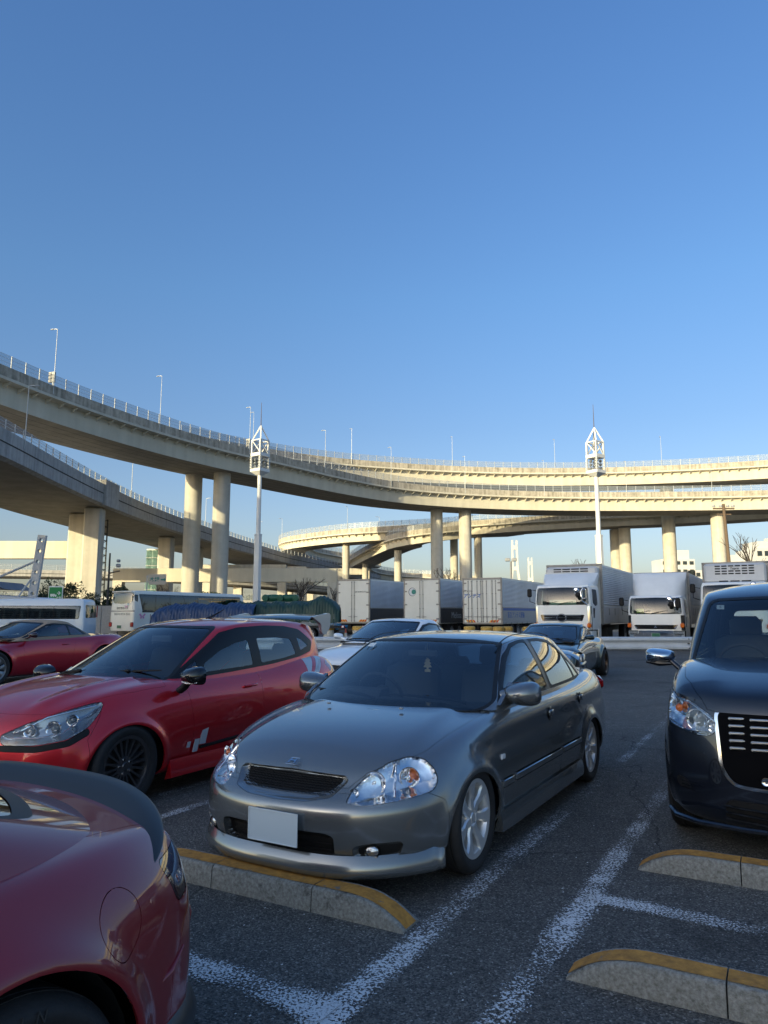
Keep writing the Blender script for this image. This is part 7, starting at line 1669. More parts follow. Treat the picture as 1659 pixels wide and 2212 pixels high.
# ---- coach and minibus
COACHW = concrete('coach_cream', (.68, .67, .61), (.80, .79, .73), .8, .6, 0); COACHW.node_tree.nodes['Principled BSDF'].inputs['Roughness'].default_value = .25
def bus(loc, rz, label, L_, hw, zt, kind, m):
    t = empty('coach' if kind == 'coach' else 'minibus', loc, rz, label, 'coach' if kind == 'coach' else 'minibus')
    X = [-.10, -.5, -L_ * .3, -L_ * .6, -L_ + .5, -L_ + .10]; rings = []
    for (z, dw, dx) in ((zt, .22, .12), (zt - .18, .07, .04), (zt * .62, .01, .0), (zt * .45, 0, -.02), (.9, 0, -.02), (.42, .0, 0), (.34, .04, .03)):
        rings.append(ring([X[0] - dx] + X[1:5] + [X[5] + dx], [hw - dw - .05] + [hw - dw] * 4 + [hw - dw - .05], [z] * 6, (-dx + .03, z, 4), (-L_ + dx - .02, z, 4)))
    V, F = box_cage(rings, [zt + .03] * 6, None, 2.4, fr=(0, .4, .78, .95)); sh = Shell(V, F, 3)
    # front of the cage = rear of the vehicle (x = 0 faces the viewer for the coach)
    dl = lambda C, N: np.abs(N[:, 1]) > .5; fc = lambda C, N: (N[:, 0] > .4) & (C[:, 0] > -.8)
    if kind == 'coach':
        sh.region('rear_window', front(rnd([(-.5, 2.18), (.78, 2.26), (1.0, 2.42), (1.02, 2.92), (-.5, 3.0)], .06)), fc)
        sh.region('trim_band', front([(-.5, 1.66), (1.3, 1.66), (1.3, 1.76), (-.5, 1.76)]), fc, only=['body'])
        sh.region('side_band', side(rnd([(-.45, 2.90), (-.80, 1.62), (-L_ + .6, 1.62), (-L_ + .6, 2.90)], .06)), dl)
        wins = [(-.62 - k * 1.42, -.62 - k * 1.42 - (1.30)) for k in range(8)]
        for i, (a, c) in enumerate(wins): sh.region('side_window', side(rnd([(a, 2.82), (a - (.22 if i == 0 else 0), 1.70), (c, 1.70), (c, 2.82)], .05)), dl, only=['side_band'])
        sh.region('corner_window', side(rnd([(-.10, 2.86), (-.14, 2.40), (-.36, 2.36), (-.40, 2.86)], .04)), lambda C, N: np.abs(N[:, 1]) > .3, only=['body'])
    else:
        sh.region('side_band', side(rnd([(-.25, zt - .34), (-.30, 1.25), (-L_ + .5, 1.25), (-L_ + .5, zt - .34)], .06)), dl)
        for k in range(5): a = -.34 - k * 1.22; sh.region('side_window', side(rnd([(a, zt - .38), (a, 1.29), (a - 1.16, 1.29), (a - 1.16, zt - .38)], .04)), dl, only=['side_band'])
        sh.region('rear_window', front(rnd([(-.5, 1.3), (.8, 1.3), (.75, zt - .3), (-.5, zt - .3)], .06)), fc)
    for x in ((-2.9, -L_ + 2.4) if kind == 'coach' else (-1.5, -L_ + 1.2)): sh.region('void', circ(x, .5 if kind == 'coach' else .36, .56 if kind == 'coach' else .42), lambda C, N: np.abs(C[:, 1]) > .5)
    out = {}
    for Lb, (nm, m_, sp_) in {'body': ('body', m, False), 'rear_window': ('rear_window', glass_dark, False), 'trim_band': ('trim_band', STEELG, False), 'side_band': ('window_band', gloss_black, True), 'side_window': ('side_window', glass_dark, True), 'corner_window': ('corner_window', glass_dark, True)}.items():
        out[Lb] = sh.part(Lb, nm, m_, t, hem=.03 if nm != 'side_window' else 0, gap=0, sidesplit=sp_)
    for x in ((-2.9, -L_ + 2.4) if kind == 'coach' else (-1.5, -L_ + 1.2)):
        for sg in (1, -1): wheel_truck(t, x, hw - .18, sg, .48 if kind == 'coach' else .36, .26)
    b = MB(); b.box((-L_ / 2, 0, .62), (L_ - .4, hw * 1.7, .5)); b.build('underbody', dark_void, t)
    b = MB()
    for k in range(int(L_ / .9) - 2):
        for y in ((-.7, .7) if kind == 'coach' else (-.45, .45)): b.box((-1.2 - k * .9, y, 1.7 if kind == 'coach' else 1.2), (.14, .9 if kind == 'coach' else .75, .9), bev=.05)
    tag(b.build('seat_rows', mat('seat_teal', (.05, .09, .10), .9), t), kind='stuff')
    if kind == 'coach':
        for k in range(8):
            b = MB(); V = []; F = []
            for i in range(11): V += [(-.70 - k * 1.42 - .03 * i - .9, -(hw - .12) + .03 * (i % 2), 2.80), (-.70 - k * 1.42 - .03 * i - .9, -(hw - .12) + .03 * (i % 2), 1.72)]
            for i in range(10): F.append((2 * i, 2 * i + 1, 2 * i + 3, 2 * i + 2))
            b.add(V, F); b.build('curtain', mat('curtain_blue', (.10, .26, .38), .8), t)
        b = MB(); b.box((.03, 0, 3.06), (.10, 2.0, .12), bev=.04); b.build('roof_lip', m, t, True)
        lettering('SAKAKIEDA BUS', .215, mat('letter_grey', (.22, .21, .19), .5), out['body'][0], (.045, .10, 1.50), FR, bold=.002)
        lettering('榊枝観光バス', .19, mat('letter_grey', (.22, .21, .19), .5), out['body'][0], (.045, .12, 1.90), FR, bold=.003)
        plate(t, (.05, -.12, .62), FR, .44, .22, mat('plate_green', (.02, .12, .07), .4))
        for sy in (-1, 1): b = MB(); b.box((.0, sy * (hw - .17), .78), (.12, .28, .32), bev=.05); b.build('tail_lamp', redlens, t, True)
        def butterfly(x, y, z, s_, c, sidey=False):
            b = MB()
            for sx in (-1, 1):
                for poly in ([(0, 0), (sx * .5, .5), (sx * .7, .35), (sx * .45, .02)], [(0, 0), (sx * .4, -.05), (sx * .45, -.35), (sx * .2, -.40)]):
                    pp = [(q[0] * s_, q[1] * s_) for q in poly]
                    if sidey: b.add([(x + q[0], y, z + q[1]) for q in pp], [(0, 1, 2, 3)])
                    else: b.add([(x, y + q[0], z + q[1]) for q in pp], [(0, 1, 2, 3)])
            b.build('butterfly_decal', c, out['body'][0])
        PK = mat('decal_pink', (.60, .22, .42), .5); LB = mat('decal_light_blue', (.25, .50, .66), .5)
        butterfly(.05, .50, 2.02, .2, PK); butterfly(.05, .68, 2.18, .14, LB)
        for (x, z, s_, c) in ((-.75, 1.35, .42, PK), (-1.75, 1.2, .42, PK), (-2.15, 1.45, .26, LB)): butterfly(x, hw + .012, z, s_, c, True)
    else:
        b = MB(); b.lathe([(0, .08), (.5, .06), (.62, 0)], 24, c=(-2.4, 0, zt + .0)); b.build('roof_vent', m, t, True)
        b = MB(); b.box((-.06, hw - .035, 1.62), (.05, .04, .6), bev=.01); b.build('tail_lamp', redlens, t, True)
    return t
bus((-18.45, 50.6, 0), YAW, 'cream touring coach lettered SAKAKIEDA BUS with pink butterflies, seen from its rear corner', 11.9, 1.24, 3.14, 'coach', COACHW)
bus((-14.8, 36.5, 0), R(4), 'white minibus with dark side windows behind the crimson soft-top at far left', 6.9, 1.0, 2.24, 'minibus', mat('minibus_white', (.62, .68, .74), .25, coat=.5))

# ---- tarpaulin covered loads on low trailers
def tarp(loc, L_, zs, m, label, rz=0, peaks=()):
    n = 170; mm = 22; V = []; F = []; pitch = 1.05
    for i in range(n + 1):
        x = L_ * i / n; sag = (.5 - .5 * math.cos(2 * math.pi * x / pitch)); zr = np.interp(x, [a for a, _ in zs], [b_ for _, b_ in zs]) - .10 * sag
        for j in range(mm + 1):
            v = -1 + 2 * j / mm; a = abs(v); w = .95 - .12 * sag * (a > .55)
            if a < .6: y = v / .6 * .62; z = zr - .22 * (a / .6) ** 1.4 * (1.0)
            else: q = (a - .6) / .4; y = math.copysign(.62 + (w - .62) * q ** .5, v); z = zr - .22 - (zr - .22 - 1.02 - .08 * sag) * q
            z += .022 * math.sin(x * 13 + v * 7) + .018 * math.sin(x * 31 - v * 9) + .012 * math.sin(x * 47 + v * 21); y += .03 * math.sin(x * 19 + z * 11) + .015 * math.sin(x * 41)
            V.append((x, y, z))
    for i in range(n):
        for j in range(mm): F.append((i * (mm + 1) + j, i * (mm + 1) + j + 1, (i + 1) * (mm + 1) + j + 1, (i + 1) * (mm + 1) + j))
    t = empty('covered_trailer', loc, rz, label, 'trailer', 'low trailers with tarpaulin covered loads')
    b = MB(); b.add(V, F); b.build('tarpaulin', m, t, True, 80)
    b = MB(); b.box((L_ / 2, 0, .80), (L_, 1.7, .12)); b.build('trailer_deck', CHASS, t)
    for k in range(int(L_ / 1.05) + 1):
        for sy in (-.86, .86): b = MB(); b.tube([(k * 1.05, sy, .86), (k * 1.05, sy, 1.5)], .025, 6); b.build('stake', STEELG, t)
    for k in range(int(L_ / 1.05)): b = MB(); b.tube([(k * 1.05, -.9, .88), (k * 1.05 + .5, -.9, 1.12), (k * 1.05 + 1.05, -.9, .88)], .018, 5); b.build('tie_rope', mat('rope', (.25, .24, .2), .9), t)
    for x in (L_ * .2, L_ * .75):
        for sg in (1, -1): wheel_truck(t, x, .75, sg, .40, .22)
    return t
tarp((-12.3, 38.8, 0), 5.4, [(0, 1.65), (.4, 1.98), (1.6, 2.10), (2.6, 2.12), (3.6, 2.08), (4.6, 2.15), (5.4, 2.0)], mat('blue_tarpaulin', (.018, .045, .12), .5, noise=.2, nscale=3), 'low trailer load wrapped in blue tarpaulin in front of the coach')
tarp((-9.0, 39.6, 0), 6.6, [(0, 1.75), (.6, 2.16), (1.8, 2.22), (3.2, 2.20), (4.4, 2.22), (5.1, 2.30), (5.7, 2.62), (6.1, 2.35), (6.6, 1.95)], mat('green_tarpaulin', (.016, .048, .036), .55, noise=.2, nscale=3), 'long low trailer load wrapped in dark green tarpaulin with a peak, left of the lorries')
# ---- grey portable units behind
def unit(loc, size, label, wins, rolls, rz=0):
    t = empty('equipment_container', loc, rz, label, 'container', 'grey equipment containers behind the tarpaulins'); sx, sy, sz = size
    b = MB(); b.box((0, 0, sz / 2 + .4), size, bev=.03); b.build('container_body', mat('container_grey', (.36, .37, .37), .5, noise=.12, nscale=2), t)
    for (x, z, w, h, dk) in wins: b = MB(); b.box((x, -sy / 2 - .01, z), (w, .03, h), bev=.01); b.build('hatch', dark_void if dk else mat('hatch_grey', (.30, .32, .33), .5), t)
    if rolls:
        b = MB(); b.box((0, 0, sz + .44), (sx + .1, sy + .1, .08)); b.build('roof_tray', mat('tray_green', (.03, .09, .06), .6), t)
        for k in range(rolls): b = MB(); b.lathe([(0, -.5), (.26, -.48), (.30, -.3), (.30, .3), (.26, .48), (0, .5)], 16, c=(-sx * .4 + k * .62, 0, sz + .74), ax='X' if k % 2 else 'Y'); b.build('green_roll', mat('roll_green', (.012, .10, .055), .5), t, True)
unit((-2.4 - 5.3, 60, 0), (5.4, 2.4, 2.1), 'grey equipment container with green rolls stacked on top, right of the left light tower', [(-1.6, 1.7, .6, .8, False), (.2, 1.8, 1.8, .9, True), (2.0, 1.9, .5, .5, False)], 5)
unit((-2.3, 60.5, 0), (4.3, 2.4, 2.1), 'grey equipment container with a round hose symbol, behind the green tarpaulin peak', [(-1.0, 1.9, 1.0, .7, False), (1.0, 1.7, 1.2, 1.2, False)], 0)
unit((2.5 - .9, 59, 0), (4.6, 2.4, 2.2), 'dark-doored equipment container with green nets on its roof, touching the first box lorry', [(-1.4, 1.5, 1.1, 1.3, True), (-.2, 2.1, .4, .4, False), (.7, 2.1, .4, .4, False), (1.7, 1.5, .9, 1.3, True)], 4)
unit((-11.5, 61, 0), (3.2, 2.4, 2.0), 'pale equipment container directly behind the coach roof', [(-.6, 1.7, .7, .8, False)], 0)
b = MB(); b.box((0, 0, .9), (1.7, 4, 1.1), bev=.2); b.box((0, -.5, 1.6), (1.5, 2, .7), bev=.25)
t = empty('pickup', (-3.2, 55.5, 0), .2, 'bright blue pickup glimpsed between the tarpaulin and the grey containers', 'pickup'); b.build('body', mat('pickup_blue', (.02, .18, .42), .3, coat=.6), t, True)
b = MB(); b.box((0, -1.6, 1.62), (1.3, .06, .5), bev=.02); b.build('windscreen', glass_dark, t)
for sx in (-1, 1):
    for yy in (-1.2, 1.3): wheel_truck(t, 0, 0, 1, .36, .2).location = (sx * .75, yy, .36)
# ---- drums, cones behind the rail
DW = mat('drum_white', (.55, .52, .45), .6, noise=.2); DY = mat('drum_yellow', (.58, .36, .08), .55, noise=.2); CO = mat('cone_red', (.60, .10, .05), .5); 
def drum(x, y, label): 
    t = empty('cushion_drum', (x, y, 0), 0, label, 'drum', 'yellow and white plastic drums in front of the lorries')
    b = MB(); b.lathe([(.28, 0), (.28, .62), (.27, .64)], 20); b.build('drum_body', DW, t, True); b = MB(); b.lathe([(.27, .64), (.30, .66), (.30, .82), (.24, .86), (0, .87)], 20); b.build('drum_cap', DY, t, True)
for i, (u_, y) in enumerate(((-3.0, 39.2), (-1.4, 38.6), (-.85, 38.4), (.2, 38.2), (5.25, 37), (5.85, 36.9), (6.35, 37.2), (7.3, 36.5), (4.5, 38), (1.3, 38))):
    drum(u_, y, ['plastic drum left of the first box lorry beside the green tarpaulin', 'first plastic drum under the YOSHINOLOG doors', 'second plastic drum under the YOSHINOLOG doors', 'plastic drum beneath the gap after the first lorry', 'drum under the left reflector of the TOKYO lorry', 'drum under the middle of the TOKYO lorry', 'drum under the right reflector of the TOKYO lorry', 'drum between the TOKYO lorry and the heavy lorry', 'drum at the left corner of the TOKYO lorry', 'drum under the crescent emblem lorry'][i])
for i, (x, y) in enumerate(((-1.0, 37.8), (-2.1, 39.6), (.9, 37.5))):
    t = empty('traffic_cone', (x, y, 0), 0, ['red and white cone beneath the first box lorry', 'cone next to the leftmost drum', 'cone before the crescent emblem lorry'][i], 'cone', 'traffic cones by the drums')
    b = MB(); b.lathe([(.15, .03), (.11, .25)], 16); b.lathe([(.07, .48), (.03, .72), (0, .73)], 16); b.build('cone_body', CO, t, True, fix=False); b = MB(); b.lathe([(.11, .25), (.07, .48)], 16); b.build('white_band', DW, t, True, fix=False); b = MB(); b.box((0, 0, .015), (.38, .38, .03)); b.build('cone_base', CO, t)
# ------------------------------------------------------------------ trees, signs, far things
def leaf_mat(name, c):
    m = mat(name, c, .6); t, p = nodes_of(m); N = t.nodes.new; L = t.links.new
    o = N('ShaderNodeNewGeometry'); r = N('ShaderNodeMapRange'); r.inputs[3].default_value = .55; r.inputs[4].default_value = 1.5; L(o.outputs['Random Per Island'], r.inputs[0])
    h = N('ShaderNodeHueSaturation'); h.inputs['Color'].default_value = (*c, 1); L(r.outputs[0], h.inputs['Value']); L(h.outputs[0], p.inputs['Base Color']); return m
LEAF = leaf_mat('evergreen_leaf', (.035, .055, .022)); BARK = mat('bark', (.07, .055, .045), .9, noise=.3, nscale=12, bump=.5, bscale=40)
def leafy(loc, w, h, label, n=1500, seed=1, z0=.5, size=.16):
    rg = np.random.default_rng(seed); t = empty('evergreen_tree', loc, 0, label, 'tree', 'dark evergreen trees on the left')
    b = MB(); b.tube([(0, 0, 0), (.05, 0, h * .3), (0, .05, h * .55)], [.16, .12, .06], 8)
    for k in range(5): a = rg.uniform(0, 6.28); b.tube([(0, 0, h * (.25 + .06 * k)), (math.cos(a) * w * .3, math.sin(a) * w * .3, h * (.5 + .06 * k))], [.06, .02], 5)
    b.build('trunk', BARK, t, True)
    cl = [(rg.uniform(-.34, .34) * w, rg.uniform(-.34, .34) * w, h * rg.uniform(z0, .86), w * rg.uniform(.13, .24)) for _ in range(22)]
    V = np.empty((n * 3, 3)); i = 0
    c_ = np.array([cl[k] for k in rg.integers(0, len(cl), n)]); d = rg.normal(size=(n, 3)); d /= np.linalg.norm(d, axis=1, keepdims=True); r_ = c_[:, 3] * rg.uniform(.55, 1.08, n)
    P = c_[:, :3] + d * r_[:, None] * np.array([1, 1, .8])
    for k in range(3): V[k::3] = P + rg.normal(size=(n, 3)) * size * .55
    F = [(3 * k, 3 * k + 1, 3 * k + 2) for k in range(n)]
    mk('crown', V, F, LEAF, t)
    return t
for (x, y, w, h, s_, lb) in ((-33.5, 74, 4.6, 5.2, 1, 'largest dark evergreen, in front of the square pier beside the green lorry sign'), (-30.0, 72, 4.0, 3.6, 2, 'low evergreen between the square pier and the coach'), (-27.2, 73, 3.2, 4.6, 3, 'round clipped evergreen just left of the coach roof'), (-25.6, 72, 3.0, 4.4, 8, 'second clipped evergreen above the coach roof'),
                          (-22.5, 73, 2.6, 3.6, 4, 'small evergreen under the beige direction sign'), (-18.5, 75, 3.4, 3.9, 5, 'evergreen between the two thick round piers'), (-37.2, 76, 3.5, 3.9, 6, 'evergreen at the foot of the perforated mast'), (-28.5, 60, 2.6, 3.4, 7, 'loose evergreen beside the rear of the coach'), (.9, 76, 3, 3.3, 9, 'evergreen tops above the container nets')):
    leafy((x, y, 0), w, h, lb, 5200, s_, .26)
def bare_tree(loc, h, label, seed=1, spread=.6, depth=5):
    rg = random.Random(seed); t = empty('bare_tree', loc, 0, label, 'tree', 'leafless winter trees'); b = MB(); tw = MB()
    def grow_(p, d, l, r_, k):
        q = p + d * l; m_ = (p + q) / 2 + Vector((rg.uniform(-1, 1), rg.uniform(-1, 1), rg.uniform(-.3, .3))) * l * .08
        (b if k > 2 else tw).tube([p, m_, q], [r_, r_ * .85, r_ * .7], 5 if k > 2 else 3, cap=False)
        if k == 0: return
        for _ in range(3 if k > 1 else 3):
            dd = (d + Vector((rg.uniform(-1, 1), rg.uniform(-1, 1), rg.uniform(-.25, .7))) * spread).normalized(); grow_(q if rg.random() < .7 else m_, dd, l * rg.uniform(.62, .85), r_ * .62, k - 1)
    grow_(Vector((0, 0, 0)), Vector((.05, 0, 1)), h * .30, h * .028, depth)
    b.build('trunk', BARK, t, True, 60); tag(tw.build('twigs', BARK, t), kind='stuff'); return t
bare_tree((-8.2, 68, 0), 5.8, 'bare spreading tree right of the left light tower', 3)
bare_tree((-21.8, 70, 0), 4.8, 'thin bare tree over the coach roof by the beige sign', 5)
bare_tree((5.6, 66, 0), 5.8, 'gnarled bare treetop above the crescent emblem lorry', 6)
bare_tree((17, 63, 0), 6.8, 'bare treetop above the heavy lorry cab', 8)
bare_tree((32.5, 60, 0), 8.4, 'bare tree at the right edge above the black taxi', 9)
bare_tree((-4.6, 72, 0), 4.5, 'small bare tree beside the white containers', 12)

# ---- signs and posts on the left
def post_sign(name, x, y, zb, w, h, colm, label, cat, build):
    t = empty(name, (x, y, 0), 0, label, cat); b = MB(); b.box((0, 0, zb + h / 2), (w, .05, h), bev=.02); p_ = b.build('sign_board', colm, t)
    b = MB(); b.tube([(-w * .0 if name == 'lorry_sign' else -w * .62, .06, 0), (0 if name == 'lorry_sign' else -w * .62, .06, zb + h * .9)], .05, 8)
    if name != 'lorry_sign': b.box((-w * .5, .05, zb + h * .8), (w * .4, .05, .05)); b.box((-w * .5, .05, zb + h * .3), (w * .4, .05, .05))
    b.build('post', POST, t, True); build(t, p_, zb); return t
WS = mat('sign_white', (.72, .75, .72), .5); SG = mat('sign_green', (.005, .22, .06), .4); TEAL = mat('sign_teal', (.02, .20, .16), .5)
FY = (math.pi / 2, 0, 0)
def gs(t, p_, zb):
    b = MB(); b.box((0, -.032, zb + .44), (.80, .012, .82), bev=.004); g_ = b.build('green_field', SG, t)
    b = MB(); b.box((-.17, -.045, zb + .36), (.28, .01, .15)); b.box((.03, -.045, zb + .335), (.09, .01, .10))
    for x in (-.24, -.10, .03): b.lathe([(0, -.006), (.032, -.006)], 12, c=(x, -.045, zb + .275), ax='Y')
    b.build('lorry_pictogram', WS, g_)
    b = MB()
    b.prism([(.10, .46), (.28, .46), (.28, .50), (.10, .50)], -.05, -.04, 'Y'); b.prism([(.22, .60), (.33, .48), (.22, .36), (.18, .39), (.26, .48), (.18, .57)], -.05, -.04, 'Y')
    V = [(v[0] * 1, v[1], v[2] + zb) for v in b.V]; q = MB(); q.add(V, b.F); q.build('arrow', WS, g_)
    lettering('大型', .16, WS, g_, (.22, -.042, zb + .18), FY, bold=.004)
post_sign('lorry_sign', -20.6, 45, 2.32, .90, .92, WS, 'green sign with white lorry, arrow and two characters above the minibus', 'sign', gs)
def hs(t, p_, zb):
    lettering('本線', .42, TEAL, p_, (-.24, -.03, zb + .42), FY, bold=.008)
    b = MB(); b.prism([(.28, .36), (.55, .36), (.55, .26), (.72, .42), (.55, .58), (.55, .48), (.28, .48)], -.04, -.03, 'Y'); q = MB(); q.add([(v[0], v[1], v[2] + zb) for v in b.V], b.F); q.build('arrow', TEAL, p_)
post_sign('direction_sign', -19.0, 60, 3.95, 1.45, .88, mat('sign_beige', (.50, .44, .36), .6), 'beige sign with two green characters and an arrow above the coach', 'sign', hs)
t = empty('camera_pole', (-23.1, 60, 0), 0, 'dark pole with a security camera, left of the coach', 'camera pole')
b = MB(); b.tube([(0, 0, 0), (0, 0, 6.6)], [.11, .07], 8); b.tube([(0, 0, 4.9), (.9, 0, 5.1)], .06, 6); b.build('pole', mat('pole_dark', (.03, .03, .032), .6), t, True)
b = MB(); b.box((.75, 0, 5.55), (.3, .4, .3), bev=.05); b.box((.75, 0, 5.95), (.26, .3, .25), bev=.05); b.build('camera_head', mat('cam_grey', (.30, .31, .32), .5), t, True)
t = empty('lattice_tower', (-41.5, 103, 0), 0, 'dark lattice stair tower right of the square grey pier', 'tower')
DK = mat('lattice_dark', (.025, .03, .034), .7)
for sx in (-.9, .9):
    for sy in (-.9, .9): b = MB(); b.tube([(sx, sy, 0), (sx, sy, 15.3)], .11, 4); b.build('corner_post', DK, t)
for k in range(14):
    b = MB(); z = .6 + k * 1.05
    for (a, c) in (((-.9, -.9), (.9, -.9)), ((.9, -.9), (.9, .9)), ((.9, .9), (-.9, .9)), ((-.9, .9), (-.9, -.9))): b.tube([(a[0], a[1], z), (c[0], c[1], z)], .06, 4)
    b.tube([(-.9, -.9, z), (.9, -.9, z + 1.05)], .05, 4); b.tube([(-.9, .9, z), (.9, .9, z + 1.05)], .05, 4); b.build('brace_ring', DK, t)
t = empty('lift_tower', (-45.5, 141, 0), 0, 'pale glass lift tower beyond the viaduct', 'lift tower')
b = MB(); b.box((0, 0, 7.2), (2.3, 2.3, 14.2)); b.build('lift_shaft', mat('shaft_pale', (.66, .70, .67), .5, noise=.3, nscale=1.2), t)
gm = glass('tower_glass', (.80, .90, .88), .7)
for k in range(9):
    for sx in (-.62, .62): b = MB(); b.box((sx, -1.25, .9 + k * 1.55), (1.16, .03, 1.45)); b.build('pane', gm, t)
    b = MB(); b.box((0, -1.27, .12 + k * 1.55), (2.5, .08, .08)); b.build('mullion', STEELG, t)
# ---- rest-area canopy and perforated mast
CW = mat('canopy_white', (.52, .53, .54), .45, noise=.08, nscale=2)
t = empty('canopy', (-27.2, 55, 0), 0, 'white canopy with a leaning perforated mast and tie rods at the far left', 'canopy')
def holed(t, name, W0, z0, z1, n, thick, m, rot, holes=True):
    b = MB(); hgt = (z1 - z0) / n
    for k in range(n):
        zc = z0 + hgt * (k + .5); q = 16; r_ = W0 * .24; V = []; F = []
        for s_ in (-thick / 2, thick / 2):
            for i in range(q):
                a = 2 * math.pi * i / q; V.append((math.cos(a) * r_, s_, zc + math.sin(a) * r_))
            for i in range(q):
                a = 2 * math.pi * i / q; c, s2 = math.cos(a), math.sin(a); f_ = max(abs(c), abs(s2)); V.append((c / f_ * W0 / 2, s_, zc + s2 / f_ * hgt / 2))
        for i in range(q):
            j = (i + 1) % q; F += [(i, j, q + j, q + i), (2 * q + j, 2 * q + i, 3 * q + i, 3 * q + j), (j, i, 2 * q + i, 2 * q + j)]
            F.append((q + i, q + j, 3 * q + j, 3 * q + i))
        b.add(V, F)
    o = b.build(name, m, t); o.rotation_euler = rot; return o
holed(t, 'perforated_mast', .62, 1.0, 7.6, 8, .30, CW, (0, R(5.5), 0))
b = MB(); b.tube([(.45, 0, 5.6), (-3.2, -.3, 3.9)], .09, 8); b.build('tie_rod', CW, t, True); b = MB(); b.tube([(.35, 0, 4.6), (-.75, -.6, 2.5)], .08, 8); b.build('tie_rod', CW, t, True)
b = MB(); b.add([(-8, -2.5, 4.25), (-2.6, -2.5, 4.0), (-1.2, -1, 3.35), (-8, -1, 3.6), (-8, 4, 4.25), (-2.6, 4, 4.0), (-1.2, 3, 3.35), (-8, 3, 3.6)], [(0, 1, 5, 4), (1, 2, 6, 5), (0, 3, 2, 1), (3, 7, 6, 2), (4, 5, 6, 7)]); cr_ = b.build('upper_roof', mat('canopy_blue_grey', (.25, .28, .34), .4, .3), t)
for k in range(7): b = MB(); b.tube([(-7.6 + k * .8, -2.52, 4.25 - .04 * k), (-7.3 + k * .95, -1.02, 3.62 - .03 * k)], .03, 4); b.build('roof_seam', CW, cr_)
b = MB(); b.prism([(-8, 2.75), (-8, 2.35), (-2.9, 2.35), (-2.2, 2.05), (1.3, 1.95), (1.6, 2.25), (1.6, 2.55), (-3.2, 2.75)], -1.4, -1.2, 'Y'); be = b.build('lower_beam', CW, t)
for k in range(5): b = MB(); b.lathe([(0, -.01), (.10, -.01)], 12, c=(-2.7 + k * .55, -1.41, 2.42 - .02 * k), ax='Y'); b.build('beam_hole', dark_void, be)
b = MB(); b.add([(-4.2, -1.3, 3.1), (.6, -1.3, 2.75), (.9, 3, 2.75), (-4.2, 3, 3.1), (-3.2, -1.5, 2.76), (1.6, -1.5, 2.56), (1.6, 3, 2.56), (-3.2, 3, 2.76)], [(0, 1, 2, 3), (0, 4, 5, 1), (4, 7, 6, 5), (1, 5, 6, 2)]); b.build('lower_roof', CW, t)
b = MB(); b.lathe([(.16, 0), (.16, 2.3)], 12, c=(-4.0, 0, 0)); b.build('column', CW, t, True); b = MB(); b.lathe([(.2, 0), (.2, 2.6)], 12, c=(.95, 0, 0)); b.build('column', CW, t, True)
t = empty('yard_wall', (-36, 52, 0), 0, 'low panelled wall under the canopy behind the minibus', 'wall'); 
for k in range(16): b = MB(); b.box((k * 1.25, 0, 1.05), (1.23, .2, 2.1), bev=.02); b.build('wall_panel', mat('wall_panel_grey', (.30, .30, .30), .7, noise=.15), t)
# ---- utility pole at right
t = empty('utility_pole', (29.2, 60, 0), 0, 'brown utility pole with lamps on its crossarm, above the black taxi', 'utility pole')
b = MB(); b.tube([(0, 0, 0), (-.3, 0, 10.8)], [.17, .12], 10); b.build('pole', mat('pole_brown', (.13, .09, .06), .85, noise=.2), t, True)
b = MB(); b.box((-.3, 0, 10.4), (1.8, .12, .12)); b.box((-.3, 0, 9.9), (1.2, .1, .1)); b.build('crossarm', mat('pole_brown', (.13, .09, .06)), t)
for k in (-.85, -.25, .35, .8): b = MB(); b.lathe([(0, .12), (.12, .1), (.16, -.08), (0, -.1)], 10, c=(-.3 + k, 0, 10.62)); b.build('lamp_head', mat('cam_grey', (.30, .31, .32), .5), t, True)
t = empty('floodlight_pole', (11.4, 64, 0), 0, 'short pole with twin floodlights between the TOKYO lorry and the heavy lorry', 'floodlight'); b = MB(); b.tube([(0, 0, 0), (0, 0, 6.2)], .09, 8); b.build('pole', STEELG, t, True)
for k in (-.3, .3): b = MB(); b.box((k, 0, 6.35), (.42, .35, .3), bev=.05); b.build('lamp_head', mat('cam_grey', (.30, .31, .32), .5), t, True)
# ---- far: suspension bridge towers, buildings, noise walls, tree line
FARW = concrete('far_white', (.46, .46, .45), (.56, .56, .53), .02, 0, 0)
def pylon(x, y, H, s_, label):
    t = empty('bridge_tower', (x, y, 0), 0, label, 'bridge tower', 'white H-shaped towers of the far suspension bridge'); 
    for sx in (-1, 1):
        b = MB(); b.tube([(sx * s_ * 1.55, 0, 0), (sx * s_ * .95, 0, H * .36), (sx * s_ * .48, 0, H * .62), (sx * s_ * .42, 0, H)], [s_ * .34, s_ * .3, s_ * .28, s_ * .22], 4); b.build('tower_leg', FARW, t)
    for z, w in ((H * .36, 2.0), (H * .62, 1.1), (H * .90, .85)): b = MB(); b.box((0, 0, z), (s_ * w, s_ * .4, H * .05)); b.build('cross_beam', FARW, t)
    return t
pylon(312, 1700, 178, 12, 'taller nearer white bridge tower on the horizon'); pylon(465, 2270, 182, 12, 'smaller, farther white bridge tower on the horizon, right of the taller')
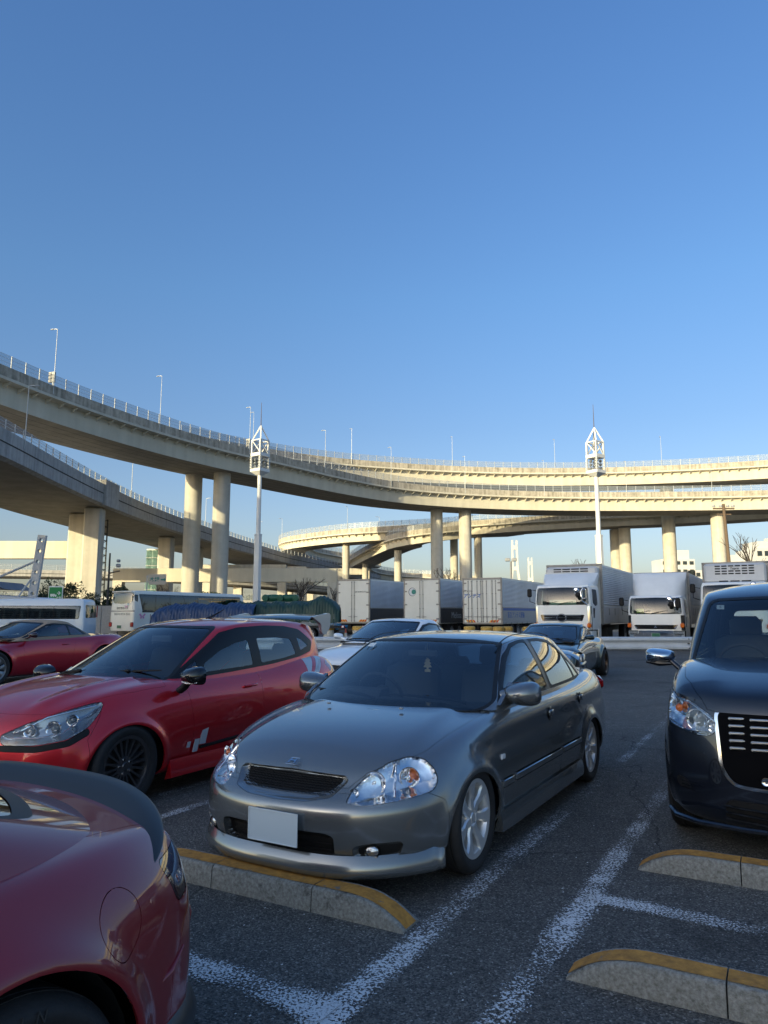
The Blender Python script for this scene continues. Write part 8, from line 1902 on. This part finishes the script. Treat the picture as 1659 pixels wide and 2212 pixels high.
def block(x, y, w, d, h, label, rows=4, cols=8, rz=0, m=None, top=None):
    t = empty('far_building', (x, y, 0), rz, label, 'building', 'pale buildings on the horizon'); b = MB(); b.box((0, 0, h / 2), (w, d, h)); b.build('wall', m or FARW, t)
    if top: b = MB(); b.box((top[0], 0, h + top[2] / 2), (top[1], d * .7, top[2])); b.build('roof_block', m or FARW, t)
    wn = MB().box((0, 0, 0), (w / cols * .6, .3, h / rows * .42)).build('w', glass_dark); me = wn.data; bpy.data.objects.remove(wn)
    for r_ in range(rows):
        for c_ in range(cols): inst('window', me, t, (-w / 2 + w / cols * (c_ + .5), -d / 2 - .05, h / rows * (r_ + .55)))
block(158, 390, 18, 14, 31, 'stepped white apartment block behind the medium lorry', 7, 5, top=(2, 10, 5)); block(146, 395, 14, 14, 24, 'lower wing left of the stepped white block', 5, 4); block(172, 390, 18, 14, 25, 'wing right of the stepped white block', 5, 5); block(141, 520, 22, 14, 22, 'small cream building just right of the paired piers', 4, 6)
block(121, 252, 11, 14, 19, 'lowest step of the white terraced building at right', 5, 4, top=(2, 5, 3)); block(132, 250, 10, 14, 24, 'middle step of the white terraced building at right', 6, 4, top=(-1, 5, 2.5)); block(143, 248, 12, 16, 28.5, 'highest step of the white terraced building at the right edge', 7, 5, top=(2, 6, 3))
block(4, 330, 30, 12, 18.5, 'pale low building seen through the tight hook ramp', 3, 8); block(-150, 420, 50, 14, 12, 'flat pale building at the far left horizon', 3, 10)
t = empty('noise_wall', (-160, 175, 0), 0, 'pale noise barrier running behind the trees and lorries', 'wall')
b = MB(); b.box((0, 0, 0), (3.9, .2, 3.6)); o = b.build('w', mat('barrier_beige', (.46, .44, .40), .7, noise=.1)); me = o.data; bpy.data.objects.remove(o)
for k in range(75): inst('barrier_panel', me, t, (k * 4, 0, 1.9))
# dense tree line at the horizon
rg = np.random.default_rng(5); n = 9000; X_ = rg.uniform(-260, 330, n); Hh = 5 + 2.5 * np.sin(X_ * .09) + 1.5 * np.sin(X_ * .31 + 1); Z = rg.uniform(0, 1, n) ** .7 * Hh; Y_ = 225 + rg.uniform(-5, 5, n)
P = np.stack([X_, Y_, Z], 1); V = np.empty((n * 3, 3))
for k in range(3): V[k::3] = P + rg.normal(size=(n, 3)) * .9
tag(mk('tree_line', V, [(3 * k, 3 * k + 1, 3 * k + 2) for k in range(n)], leaf_mat('far_leaf', (.05, .06, .035))), 'far belt of dull green trees along the horizon', 'trees', kind='stuff')
